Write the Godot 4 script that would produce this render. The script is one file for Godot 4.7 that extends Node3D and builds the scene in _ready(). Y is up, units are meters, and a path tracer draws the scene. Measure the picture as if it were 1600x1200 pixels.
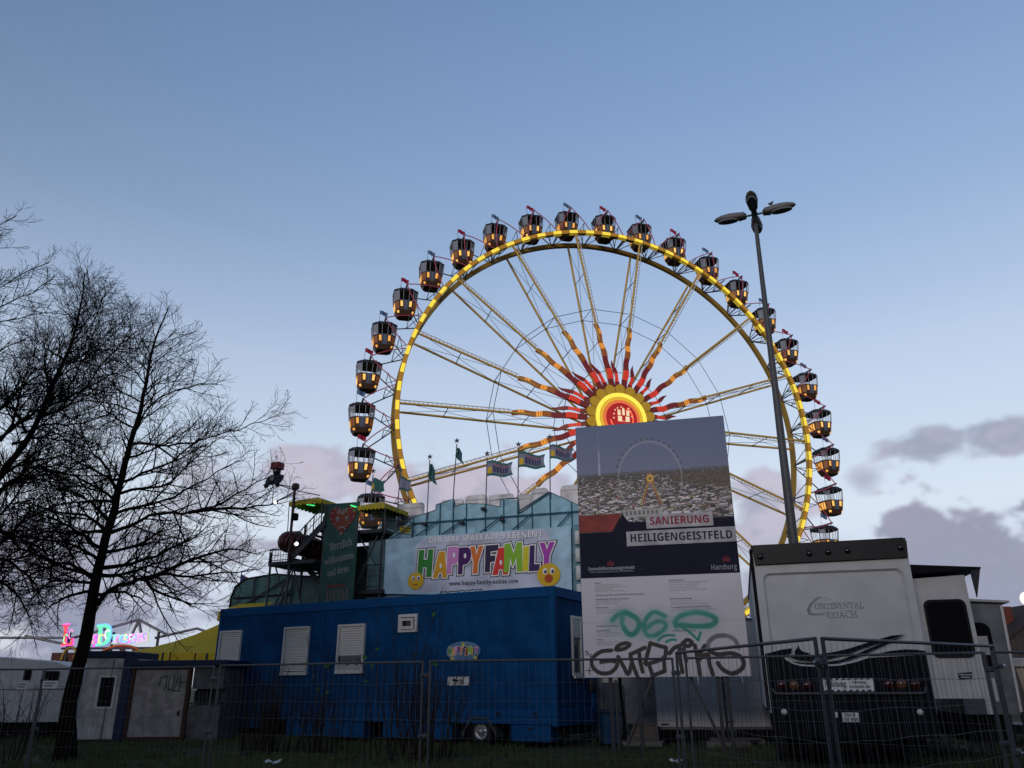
extends Node3D
# A funfair at dusk behind a construction fence: ferris wheel, fun house, trailers, bare trees.

var rng := RandomNumberGenerator.new()
var M := {}
var counts := {}
var grain: NoiseTexture2D
var blotch: NoiseTexture2D
var fine: NoiseTexture2D
var soft: NoiseTexture2D
const CLOUDS := [[-3.9, 13.3, 7.0, 2.6, 0.92, 0.8], [-14.6, 13.9, 3.6, 1.8, 0.80, 0.60], [-11.0, 14.5, 2.8, 1.3, 0.70, 0.70], [2.8, 13.5, 2.8, 1.8, 0.80, 0.80], [17.8, 11.5, 2.9, 2.2, 0.80, 0.50], [-24.1, 8.4, 10.8, 2.9, 0.85, 0.30], [-30.4, 4.9, 5.7, 2.3, 0.80, 0.35], [29.0, 14.5, 2.7, 1.0, 0.8, 0.0], [24.6, 12.7, 1.2, 0.7, 0.60, 0.15], [29.8, 6.2, 4.2, 3.9, 0.98, 0.1], [35.0, 8.2, 2.8, 2.8, 0.98, 0.1], [25.5, 4.0, 5.5, 3.2, 0.97, 0.1], [-17.2, 18.0, 1.0, 0.4, 0.35, 0.20], [-20.2, 12.9, 3.9, 1.7, 0.70, 0.40], [-7.5, 9.9, 9.3, 2.7, 0.80, 0.70]]
const EYE := Vector3(0, 1.5, 0)

func V(x, y, z) -> Vector3:
	return Vector3(x, y, z)

func _ready() -> void:
	rng.seed = 4711
	setup_view()
	setup_materials()
	build_ground()
	build_wheel()
	build_gondolas()
	build_container()
	build_funhouse()
	build_tower()
	build_billboard()
	build_motorhome()
	build_yard()
	build_left_side()
	build_street_lamp()
	build_far_right()
	build_trees()
	build_shrubs()
	build_fence()
	build_shade_houses()
	build_grass()

# ------------------------------------------------------------------ camera, sky, light
func setup_view() -> void:
	var cam := Camera3D.new()
	cam.name = "camera"
	cam.fov = 52.19
	cam.near = 0.1
	cam.far = 600.0
	add_child(cam)
	cam.position = EYE
	cam.rotation_degrees = Vector3(21.0, 0, -0.4)
	cam.current = true
	var env := Environment.new()
	env.background_mode = Environment.BG_SKY
	env.tonemap_mode = Environment.TONE_MAPPER_LINEAR
	env.tonemap_exposure = 1.0
	env.sdfgi_enabled = true
	env.ssao_enabled = true
	env.ssil_enabled = true
	var sky := Sky.new()
	var psm := PanoramaSkyMaterial.new()
	psm.panorama = make_sky()
	psm.energy_multiplier = 1.0
	sky.sky_material = psm
	env.sky = sky
	env.background_energy_multiplier = 1.0
	var we := WorldEnvironment.new()
	we.name = "world_environment"
	we.environment = env
	add_child(we)
	var sun := DirectionalLight3D.new()
	sun.name = "dusk_sun"
	sun.light_energy = 0.45
	sun.light_angular_distance = 24.0
	sun.light_color = Color(1.0, 0.94, 0.9)
	sun.shadow_enabled = true
	add_child(sun)
	sun.rotation_degrees = Vector3(-12, -24, 0)

func srgb(r, g, b) -> Color:
	return Color(r / 255.0, g / 255.0, b / 255.0).srgb_to_linear()

func fbm(n: FastNoiseLite, x: float, y: float) -> float:
	return n.get_noise_2d(x, y)

# the clear sky is a little brighter on the side of the afterglow, evenly all the way up
func side_glow(az: float, el: float) -> float:
	var d := 1.0 - cos(deg_to_rad(az - 25.0))
	return 1.0 - minf(0.38, 0.55 * d) * clampf((el - 8.0) / 25.0, 0.0, 1.0)

func make_sky() -> ImageTexture:
	var W := 2048
	var H := 1024
	var im := Image.create(W, H, false, Image.FORMAT_RGBF)
	var stops := [[-90.0, srgb(30, 32, 36)], [-3.0, srgb(60, 64, 76)], [0.0, srgb(194, 204, 223)], [5.0, srgb(208, 219, 237)], [11.0, srgb(217, 229, 243)], [14.0, srgb(209, 223, 241)], [17.0, srgb(200, 217, 239)], [21.5, srgb(189, 207, 233)], [25.0, srgb(173, 195, 227)], [31.0, srgb(151, 178, 215)], [39.0, srgb(131, 161, 203)], [47.0, srgb(116, 147, 190)], [65.0, srgb(97, 128, 174)], [90.0, srgb(86, 116, 162)]]
	var n1 := FastNoiseLite.new()
	n1.seed = 11
	n1.noise_type = FastNoiseLite.TYPE_SIMPLEX_SMOOTH
	n1.fractal_type = FastNoiseLite.FRACTAL_FBM
	n1.fractal_octaves = 5
	n1.frequency = 0.055
	var n2 := FastNoiseLite.new()
	n2.seed = 5
	n2.noise_type = FastNoiseLite.TYPE_SIMPLEX_SMOOTH
	n2.fractal_type = FastNoiseLite.FRACTAL_FBM
	n2.fractal_octaves = 6
	n2.fractal_gain = 0.6
	n2.frequency = 0.16
	# clouds: azimuth, elevation, half width, half height (degrees), thickness, pinkness
	var view := CLOUDS
	var all := []
	var shifts := [0.0, 62.0, 121.0, 181.0, 243.0, 300.0]
	for k in 6:
		for c in view:
			var a: float = c[0] * (-1.0 if k % 2 == 1 else 1.0) + shifts[k]
			all.append([wrapf(a, -180.0, 180.0), c[1], c[2], c[3], c[4], c[5]])
	var body := srgb(146, 151, 172)
	var pink := srgb(196, 187, 204)
	var dark := srgb(104, 113, 142)
	var bright := srgb(222, 224, 232)
	for y in H:
		var el := 90.0 - (y + 0.5) * 180.0 / H
		var base: Color = stops[0][1]
		for i in stops.size() - 1:
			if el >= stops[i][0] and el <= stops[i + 1][0]:
				var t: float = (el - stops[i][0]) / (stops[i + 1][0] - stops[i][0])
				base = stops[i][1].lerp(stops[i + 1][1], t)
		if el > 26.0 or el < -1.0:
			if el < -1.0:
				im.fill_rect(Rect2i(0, y, W, 1), base)
			else:
				for x in range(0, W, 8):
					im.fill_rect(Rect2i(x, y, 8, 1), base * side_glow((x + 4.0) * 360.0 / W, el))
			continue
		var row := []
		for c in all:
			if absf(el - c[1]) < c[3] * 2.2:
				row.append(c)
		var ce := el * 1.9
		for x in W:
			var az := wrapf((x + 0.5) * 360.0 / W, -180.0, 180.0)
			# two copies of the noise blended so that the sky closes behind the camera
			var ax := az
			var nz := fbm(n1, ax, ce * 1.3 + 40.0)
			if az > 150.0:
				nz = lerpf(nz, fbm(n1, ax - 360.0, ce * 1.3 + 40.0), (az - 150.0) / 30.0)
			var col := base
			var m := fbm(n2, ax + 300.0, ce + 9.0)
			if az > 150.0:
				m = lerpf(m, fbm(n2, ax - 60.0, ce + 9.0), (az - 150.0) / 30.0)
			# low bank, then single clouds
			var dens := clampf((8.5 - el + nz * 10.0 + m * 3.0) / 5.0, 0.0, 1.0) * 0.85
			var pinkness := 0.3
			var holes := 1.0
			for c in row:
				var da: float = absf(wrapf(az - c[0], -180.0, 180.0)) / (c[2] * 1.2)
				if da > 2.0:
					continue
				var de: float = (el - c[1]) / (c[3] * 1.35)
				if de < 0.0:
					de *= 0.7
				var q: float = 1.0 - sqrt(da * da + de * de) + nz * 0.75 + m * 0.85
				var soft_edge: float = 0.28 if c[4] > 0.94 else (0.5 if c[4] > 0.78 else 0.9)
				var s: float = smoothstep(0.0, soft_edge, q) * c[4]
				if s > dens:
					dens = s
					pinkness = c[5]
					holes = 0.15 if c[4] > 0.94 else 0.7
			if dens > 0.01:
				var cc := body.lerp(pink, clampf(pinkness + m * 1.1 + nz * 0.4, 0.0, 1.0))
				cc = cc.lerp(dark, clampf((9.5 - el) / 9.0 + m * 1.1 - 0.15, 0.0, 0.9))
				var gap := clampf((-m * 1.3 - nz * 0.9) * 1.9 - 0.1, 0.0, 0.85) * clampf((11.0 - el) / 5.0, 0.0, 1.0)
				cc = cc.lerp(bright, gap * holes)
				col = base.lerp(cc, dens)
			im.set_pixel(x, y, col * side_glow(az, el))
	return ImageTexture.create_from_image(im)

# ------------------------------------------------------------------ materials
func noise_tex(freq: float, lo: float, hi: float, oct := 4, sd := 1) -> NoiseTexture2D:
	var t := NoiseTexture2D.new()
	t.width = 512
	t.height = 512
	t.seamless = true
	var n := FastNoiseLite.new()
	n.seed = sd
	n.noise_type = FastNoiseLite.TYPE_SIMPLEX_SMOOTH
	n.fractal_octaves = oct
	n.frequency = freq
	t.noise = n
	var g := Gradient.new()
	g.set_color(0, Color(lo, lo, lo))
	g.set_color(1, Color(hi, hi, hi))
	t.color_ramp = g
	return t

# r, g, b are linear base colours
func mat(key: String, r: float, g: float, b: float, rough := 0.6, metal := 0.0, tex = null, scale := 0.4) -> StandardMaterial3D:
	if M.has(key):
		return M[key]
	var m := StandardMaterial3D.new()
	m.resource_name = key
	m.albedo_color = Color(r, g, b).linear_to_srgb()
	m.roughness = rough
	m.metallic = metal
	m.metallic_specular = 0.3 if rough > 0.2 else 0.5
	if tex:
		m.albedo_texture = tex
		m.uv1_triplanar = true
		m.uv1_world_triplanar = true
		m.uv1_scale = Vector3(scale, scale, scale)
	M[key] = m
	return m

func glow(key: String, r: float, g: float, b: float, e: float, base := 0.6) -> StandardMaterial3D:
	if M.has(key):
		return M[key]
	var m := StandardMaterial3D.new()
	m.resource_name = key
	var c := Color(r, g, b).linear_to_srgb()
	m.albedo_color = Color(r * base, g * base, b * base).linear_to_srgb()
	m.roughness = 0.5
	m.emission_enabled = true
	m.emission = c
	m.emission_energy_multiplier = e
	M[key] = m
	return m

func pane(key: String, r: float, g: float, b: float, alpha: float) -> StandardMaterial3D:
	if M.has(key):
		return M[key]
	var m := StandardMaterial3D.new()
	m.resource_name = key
	var c := Color(r, g, b).linear_to_srgb()
	m.albedo_color = Color(c.r, c.g, c.b, alpha)
	m.roughness = 0.05
	m.transparency = BaseMaterial3D.TRANSPARENCY_ALPHA
	M[key] = m
	return m

func setup_materials() -> void:
	grain = noise_tex(0.03, 0.72, 1.0, 5, 3)
	blotch = noise_tex(0.008, 0.7, 1.0, 5, 7)
	soft = noise_tex(0.012, 0.9, 1.0, 5, 13)
	fine = noise_tex(0.09, 0.8, 1.0, 3, 9)
	mat("white_paint", 0.55, 0.555, 0.565, 0.5, 0.0, soft, 0.3)
	mat("white_trim", 0.5, 0.5, 0.5, 0.5)
	mat("dull_white", 0.5, 0.5, 0.5, 0.6, 0.0, blotch, 0.35)
	mat("black_gloss", 0.007, 0.008, 0.011, 0.5).metallic_specular = 0.15
	mat("black_matt", 0.01, 0.01, 0.011, 0.8).metallic_specular = 0.1
	mat("rubber", 0.015, 0.015, 0.016, 0.85)
	mat("dark_glass", 0.006, 0.007, 0.009, 0.06)
	mat("blue_paint", 0.006, 0.072, 0.215, 0.65, 0.0, blotch, 0.35).metallic_specular = 0.15
	mat("blue_trim", 0.006, 0.066, 0.2, 0.65, 0.0, soft, 0.6).metallic_specular = 0.15
	mat("galvanised", 0.11, 0.115, 0.125, 0.5, 0.3, grain, 1.2)
	mat("steel", 0.22, 0.23, 0.25, 0.5, 0.5, grain, 1.0)
	mat("chrome", 0.55, 0.55, 0.56, 0.15, 1.0)
	mat("dark_steel", 0.045, 0.05, 0.06, 0.55, 0.3, grain, 1.0)
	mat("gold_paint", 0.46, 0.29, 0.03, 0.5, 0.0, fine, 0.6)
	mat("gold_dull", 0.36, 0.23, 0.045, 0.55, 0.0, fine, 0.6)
	mat("gold_tube", 0.66, 0.42, 0.1, 0.55, 0.0, fine, 0.6)
	mat("cable", 0.06, 0.06, 0.07, 0.6, 0.3)
	mat("bark", 0.013, 0.011, 0.01, 1.0, 0.0, grain, 2.0).metallic_specular = 0.05
	mat("twig", 0.011, 0.009, 0.008, 1.0).metallic_specular = 0.05

# ------------------------------------------------------------------ scene helpers
func numbered(called: String) -> String:
	var n: int = counts.get(called, -1) + 1
	counts[called] = n
	return called if n == 0 else "%s_%03d" % [called, n]

func tag(o: Node, label: String, category: String, group := "") -> void:
	o.set_meta("label", label)
	o.set_meta("category", category)
	if group:
		o.set_meta("group", group)

func thing(called: String, label: String, category: String, at := Vector3.ZERO, turn := 0.0, group := "") -> Node3D:
	var o := Node3D.new()
	o.name = numbered(called)
	add_child(o, true)
	o.position = at
	o.rotation.y = turn
	tag(o, label, category, group)
	return o

func begin() -> SurfaceTool:
	var s := SurfaceTool.new()
	s.begin(Mesh.PRIMITIVE_TRIANGLES)
	s.set_smooth_group(-1)
	return s

func mesh_of(s: SurfaceTool) -> ArrayMesh:
	s.generate_normals()
	return s.commit()

func put(s: SurfaceTool, called: String, m: Material, parent: Node) -> MeshInstance3D:
	return inst(mesh_of(s), called, m, parent)

func inst(mesh: Mesh, called: String, m: Material, parent: Node) -> MeshInstance3D:
	var o := MeshInstance3D.new()
	o.mesh = mesh
	o.material_override = m
	o.name = called if parent != self else numbered(called)
	parent.add_child(o, true)
	return o

# a b c d counter-clockwise seen from outside
func quad(s: SurfaceTool, a: Vector3, b: Vector3, c: Vector3, d: Vector3) -> void:
	s.add_vertex(a)
	s.add_vertex(c)
	s.add_vertex(b)
	s.add_vertex(a)
	s.add_vertex(d)
	s.add_vertex(c)

func box(s: SurfaceTool, lo: Vector3, hi: Vector3, xf := Transform3D.IDENTITY) -> void:
	var p := []
	for i in 8:
		p.append(xf * Vector3(hi.x if i & 1 else lo.x, hi.y if i & 2 else lo.y, hi.z if i & 4 else lo.z))
	quad(s, p[4], p[5], p[7], p[6])
	quad(s, p[1], p[0], p[2], p[3])
	quad(s, p[5], p[1], p[3], p[7])
	quad(s, p[0], p[4], p[6], p[2])
	quad(s, p[6], p[7], p[3], p[2])
	quad(s, p[0], p[1], p[5], p[4])

# a box with bevelled edges
func soft_box(s: SurfaceTool, lo: Vector3, hi: Vector3, b: float, xf := Transform3D.IDENTITY) -> void:
	var prof := PackedVector2Array()
	var c := (lo + hi) * 0.5
	var h := (hi - lo) * 0.5
	for q in [[h.x, h.y - b], [h.x - b, h.y], [-h.x + b, h.y], [-h.x, h.y - b], [-h.x, -h.y + b], [-h.x + b, -h.y], [h.x - b, -h.y], [h.x, -h.y + b]]:
		prof.append(Vector2(q[0], q[1]))
	var small := PackedVector2Array()
	for q in prof:
		small.append(Vector2(q.x - signf(q.x) * b, q.y - signf(q.y) * b))
	var rings := [[small, -h.z], [prof, -h.z + b], [prof, h.z - b], [small, h.z]]
	for r in 3:
		for i in 8:
			var j := (i + 1) % 8
			var a0: Vector2 = rings[r][0][i]
			var a1: Vector2 = rings[r][0][j]
			var b0: Vector2 = rings[r + 1][0][i]
			var b1: Vector2 = rings[r + 1][0][j]
			quad(s, xf * (c + V(a0.x, a0.y, rings[r][1])), xf * (c + V(a1.x, a1.y, rings[r][1])), xf * (c + V(b1.x, b1.y, rings[r + 1][1])), xf * (c + V(b0.x, b0.y, rings[r + 1][1])))
	for e in [[0, -1], [3, 1]]:
		var pts: PackedVector2Array = rings[e[0]][0]
		for i in range(1, 7):
			var t := [pts[0], pts[i], pts[i + 1]]
			if e[1] > 0:
				t = [pts[0], pts[i + 1], pts[i]]
			for v in t:
				s.add_vertex(xf * (c + V(v.x, v.y, rings[e[0]][1])))

func frame_of(a: Vector3, b: Vector3) -> Basis:
	var d := (b - a).normalized()
	var up := Vector3.UP if absf(d.y) < 0.95 else Vector3.RIGHT
	var x := up.cross(d).normalized()
	return Basis(x, d.cross(x), d)

func bar(s: SurfaceTool, a: Vector3, b: Vector3, w: float, h: float) -> void:
	box(s, V(-w / 2, -h / 2, 0), V(w / 2, h / 2, a.distance_to(b)), Transform3D(frame_of(a, b), a))

func tube(s: SurfaceTool, a: Vector3, b: Vector3, r: float, n := 6, r2 := -1.0) -> void:
	path_tube(s, [a, b], [r, r if r2 < 0.0 else r2], n)

func path_tube(s: SurfaceTool, pts: Array, radii: Array, n := 6, closed := false) -> void:
	var rings := []
	var cnt := pts.size()
	var bs := Basis()
	for i in cnt:
		var d: Vector3 = pts[mini(i + 1, cnt - 1)] - pts[maxi(i - 1, 0)]
		if closed:
			d = pts[(i + 1) % cnt] - pts[(i - 1 + cnt) % cnt]
		d = d.normalized()
		if i == 0:
			bs = frame_of(Vector3.ZERO, d)
		else:
			var x: Vector3 = (bs.x - d * bs.x.dot(d)).normalized()
			bs = Basis(x, d.cross(x), d)
		var ring := []
		var r: float = radii[mini(i, radii.size() - 1)]
		for k in n:
			var t := TAU * k / n
			ring.append(pts[i] + (bs.x * cos(t) + bs.y * sin(t)) * r)
		rings.append(ring)
	s.set_smooth_group(1)
	for i in (cnt if closed else cnt - 1):
		var r0: Array = rings[i]
		var r1: Array = rings[(i + 1) % cnt]
		for k in n:
			var j := (k + 1) % n
			quad(s, r0[k], r0[j], r1[j], r1[k])
	s.set_smooth_group(-1)
	if not closed:
		for k in range(1, n - 1):
			s.add_vertex(rings[0][0])
			s.add_vertex(rings[0][k])
			s.add_vertex(rings[0][k + 1])
			s.add_vertex(rings[cnt - 1][0])
			s.add_vertex(rings[cnt - 1][k + 1])
			s.add_vertex(rings[cnt - 1][k])

# extruded outline: counter-clockwise in x, y; front at z1
func slab(s: SurfaceTool, pts: PackedVector2Array, z0: float, z1: float, xf := Transform3D.IDENTITY) -> void:
	if Geometry2D.is_polygon_clockwise(pts):
		pts.reverse()
	var idx := Geometry2D.triangulate_polygon(pts)
	for i in range(0, idx.size(), 3):
		var a := pts[idx[i]]
		var b := pts[idx[i + 1]]
		var c := pts[idx[i + 2]]
		if (b - a).cross(c - a) < 0.0:
			var t := b
			b = c
			c = t
		for q in [a, c, b]:
			s.add_vertex(xf * V(q.x, q.y, z1))
		for q in [a, b, c]:
			s.add_vertex(xf * V(q.x, q.y, z0))
	for i in pts.size():
		var a := pts[i]
		var b := pts[(i + 1) % pts.size()]
		quad(s, xf * V(a.x, a.y, z0), xf * V(b.x, b.y, z0), xf * V(b.x, b.y, z1), xf * V(a.x, a.y, z1))

func P2(flat: Array) -> PackedVector2Array:
	var o := PackedVector2Array()
	for i in range(0, flat.size(), 2):
		o.append(Vector2(flat[i], flat[i + 1]))
	return o

func oval(cx: float, cy: float, rx: float, ry: float, n := 24) -> PackedVector2Array:
	var o := PackedVector2Array()
	for i in n:
		o.append(Vector2(cx + rx * cos(TAU * i / n), cy + ry * sin(TAU * i / n)))
	return o

func round_rect(x0: float, y0: float, x1: float, y1: float, r: float, k := 5) -> PackedVector2Array:
	var o := PackedVector2Array()
	for c in [[x1 - r, y1 - r, 0.0], [x0 + r, y1 - r, 90.0], [x0 + r, y0 + r, 180.0], [x1 - r, y0 + r, 270.0]]:
		for i in k + 1:
			var t := deg_to_rad(c[2] + 90.0 * i / k)
			o.append(Vector2(c[0] + r * cos(t), c[1] + r * sin(t)))
	return o

func lathe(s: SurfaceTool, prof: Array, n := 16, xf := Transform3D.IDENTITY) -> void:
	s.set_smooth_group(1)
	for i in prof.size() - 1:
		var p: Vector2 = prof[i]
		var q: Vector2 = prof[i + 1]
		for k in n:
			var a := TAU * k / n
			var b := TAU * (k + 1) / n
			quad(s, xf * V(p.x * cos(a), p.y, -p.x * sin(a)), xf * V(p.x * cos(b), p.y, -p.x * sin(b)), xf * V(q.x * cos(b), q.y, -q.x * sin(b)), xf * V(q.x * cos(a), q.y, -q.x * sin(a)))
	s.set_smooth_group(-1)

# lettering that stands on a surface facing +z; fits into width w (0: as it comes)
func write(parent: Node, called: String, words: String, at: Vector3, height: float, w: float, m: Material, bold := true, serif := false, tilt := 0.0, depth := 0.006) -> MeshInstance3D:
	var t := TextMesh.new()
	var f := SystemFont.new()
	f.font_names = PackedStringArray(["Droid Serif" if serif else "Droid Sans"])
	f.font_weight = 700 if bold else 400
	t.font = f
	t.text = words
	t.font_size = 48
	t.pixel_size = height / 34.0
	t.depth = depth
	t.curve_step = 4.0
	t.horizontal_alignment = HORIZONTAL_ALIGNMENT_LEFT
	t.vertical_alignment = VERTICAL_ALIGNMENT_BOTTOM
	var o := inst(t, called, m, parent)
	var bb := t.get_aabb()
	var k := 1.0
	if w > 0.0 and bb.size.x > 0.001:
		k = w / bb.size.x
	var bs := Basis(V(0, 0, 1), deg_to_rad(tilt)).scaled_local(V(k, 1, 1))
	var low := bb.position
	o.transform = Transform3D(bs, at - bs * V(low.x, 0, 0))
	o.position.y -= font_floor(t, height)
	return o

func font_floor(t: TextMesh, height: float) -> float:
	# put the base line at the given point: measured with a letter that has no descender
	if not counts.has("floor_ratio"):
		var q := TextMesh.new()
		q.font = t.font
		q.text = "H"
		q.font_size = 48
		q.pixel_size = 1.0
		q.vertical_alignment = VERTICAL_ALIGNMENT_BOTTOM
		counts["floor_ratio"] = q.get_aabb().position.y
	return counts["floor_ratio"] * height / 34.0

# ------------------------------------------------------------------ ground
func build_ground() -> void:
	var s := begin()
	s.set_smooth_group(1)
	var xs := [-400.0, -150.0, -60.0]
	for i in 61:
		xs.append(-30.0 + i)
	xs.append_array([60.0, 150.0, 400.0])
	var zs := [60.0, 20.0, 0.0]
	for i in 51:
		zs.append(-4.0 - i * 0.8)
	zs.append_array([-70.0, -150.0, -450.0])
	var n := FastNoiseLite.new()
	n.seed = 2
	n.frequency = 0.12
	var hh := func(x: float, z: float) -> float:
		return (n.get_noise_2d(x, z) * 0.05 - 0.01) if absf(x) < 31.0 and z > -45.0 else -0.03
	for i in xs.size() - 1:
		for j in zs.size() - 1:
			var x0: float = xs[i]
			var x1: float = xs[i + 1]
			var z0: float = zs[j]
			var z1: float = zs[j + 1]
			quad(s, V(x0, hh.call(x0, z0), z0), V(x1, hh.call(x1, z0), z0), V(x1, hh.call(x1, z1), z1), V(x0, hh.call(x0, z1), z1))
	var t := NoiseTexture2D.new()
	t.width = 1024
	t.height = 1024
	t.seamless = true
	var nn := FastNoiseLite.new()
	nn.seed = 21
	nn.frequency = 0.012
	nn.fractal_octaves = 6
	t.noise = nn
	var g := Gradient.new()
	g.offsets = PackedFloat32Array([0.0, 0.4, 0.55, 1.0])
	g.colors = PackedColorArray([Color(0.05, 0.036, 0.024).linear_to_srgb(), Color(0.04, 0.036, 0.02).linear_to_srgb(), Color(0.026, 0.04, 0.014).linear_to_srgb(), Color(0.035, 0.06, 0.018).linear_to_srgb()])
	t.color_ramp = g
	var m := mat("turf", 1, 1, 1, 0.95, 0.0, t, 0.09)
	put(s, "ground", m, self).set_meta("kind", "structure")

# ------------------------------------------------------------------ ferris wheel
const HUB := Vector3(11.425, 29.398, -87.053)
const WHEEL_TURN := 0.26
const RIM := 25.0
const HALF := 1.62
const PHASE := 8.9

func polar(deg: float, r: float, z: float) -> Vector3:
	return V(r * cos(deg_to_rad(deg)), r * sin(deg_to_rad(deg)), z)

# ring of rectangular section
func ring_section(s: SurfaceTool, r0: float, r1: float, z0: float, z1: float, a0: float, a1: float, n: int, caps := false) -> void:
	for i in n:
		var a := a0 + (a1 - a0) * i / n
		var b := a0 + (a1 - a0) * (i + 1) / n
		quad(s, polar(a, r0, z1), polar(a, r1, z1), polar(b, r1, z1), polar(b, r0, z1))
		quad(s, polar(a, r0, z0), polar(b, r0, z0), polar(b, r1, z0), polar(a, r1, z0))
		quad(s, polar(a, r1, z0), polar(b, r1, z0), polar(b, r1, z1), polar(a, r1, z1))
		quad(s, polar(a, r0, z0), polar(a, r0, z1), polar(b, r0, z1), polar(b, r0, z0))
	if caps:
		for e in [[a0, 1], [a1, -1]]:
			var q := [polar(e[0], r0, z0), polar(e[0], r1, z0), polar(e[0], r1, z1), polar(e[0], r0, z1)]
			if e[1] < 0:
				q.reverse()
			quad(s, q[0], q[1], q[2], q[3])

func bulbs(key: String, r: float, g: float, b: float, e: float, cols: int, rows: int, dim := 0.25) -> StandardMaterial3D:
	if M.has(key):
		return M[key]
	var m := glow(key, r, g, b, e)
	var im := Image.create(cols * 8, rows * 8, false, Image.FORMAT_RGB8)
	for y in rows * 8:
		for x in cols * 8:
			var d := Vector2(x % 8 - 3.5, y % 8 - 3.5).length()
			var v := lerpf(1.0, dim, smoothstep(1.6, 3.9, d))
			im.set_pixel(x, y, Color(v, v, v))
	m.emission_texture = ImageTexture.create_from_image(im)
	m.emission_operator = BaseMaterial3D.EMISSION_OP_MULTIPLY
	return m

# flat strip with uv, facing +z, between two polar curves
func uv_arc(s: SurfaceTool, r0: float, r1: float, z: float, a0: float, a1: float, n: int, us: float, vs: float) -> void:
	for i in n:
		var a := a0 + (a1 - a0) * i / n
		var b := a0 + (a1 - a0) * (i + 1) / n
		var q := [[a, r0, 0.0], [a, r1, 1.0], [b, r1, 1.0], [a, r0, 0.0], [b, r1, 1.0], [b, r0, 0.0]]
		for e in [q[0], q[2], q[1], q[3], q[5], q[4]]:
			s.set_uv(Vector2((e[0] - a0) / (a1 - a0) * us, e[2] * vs))
			s.add_vertex(polar(e[0], e[1], z))

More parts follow.
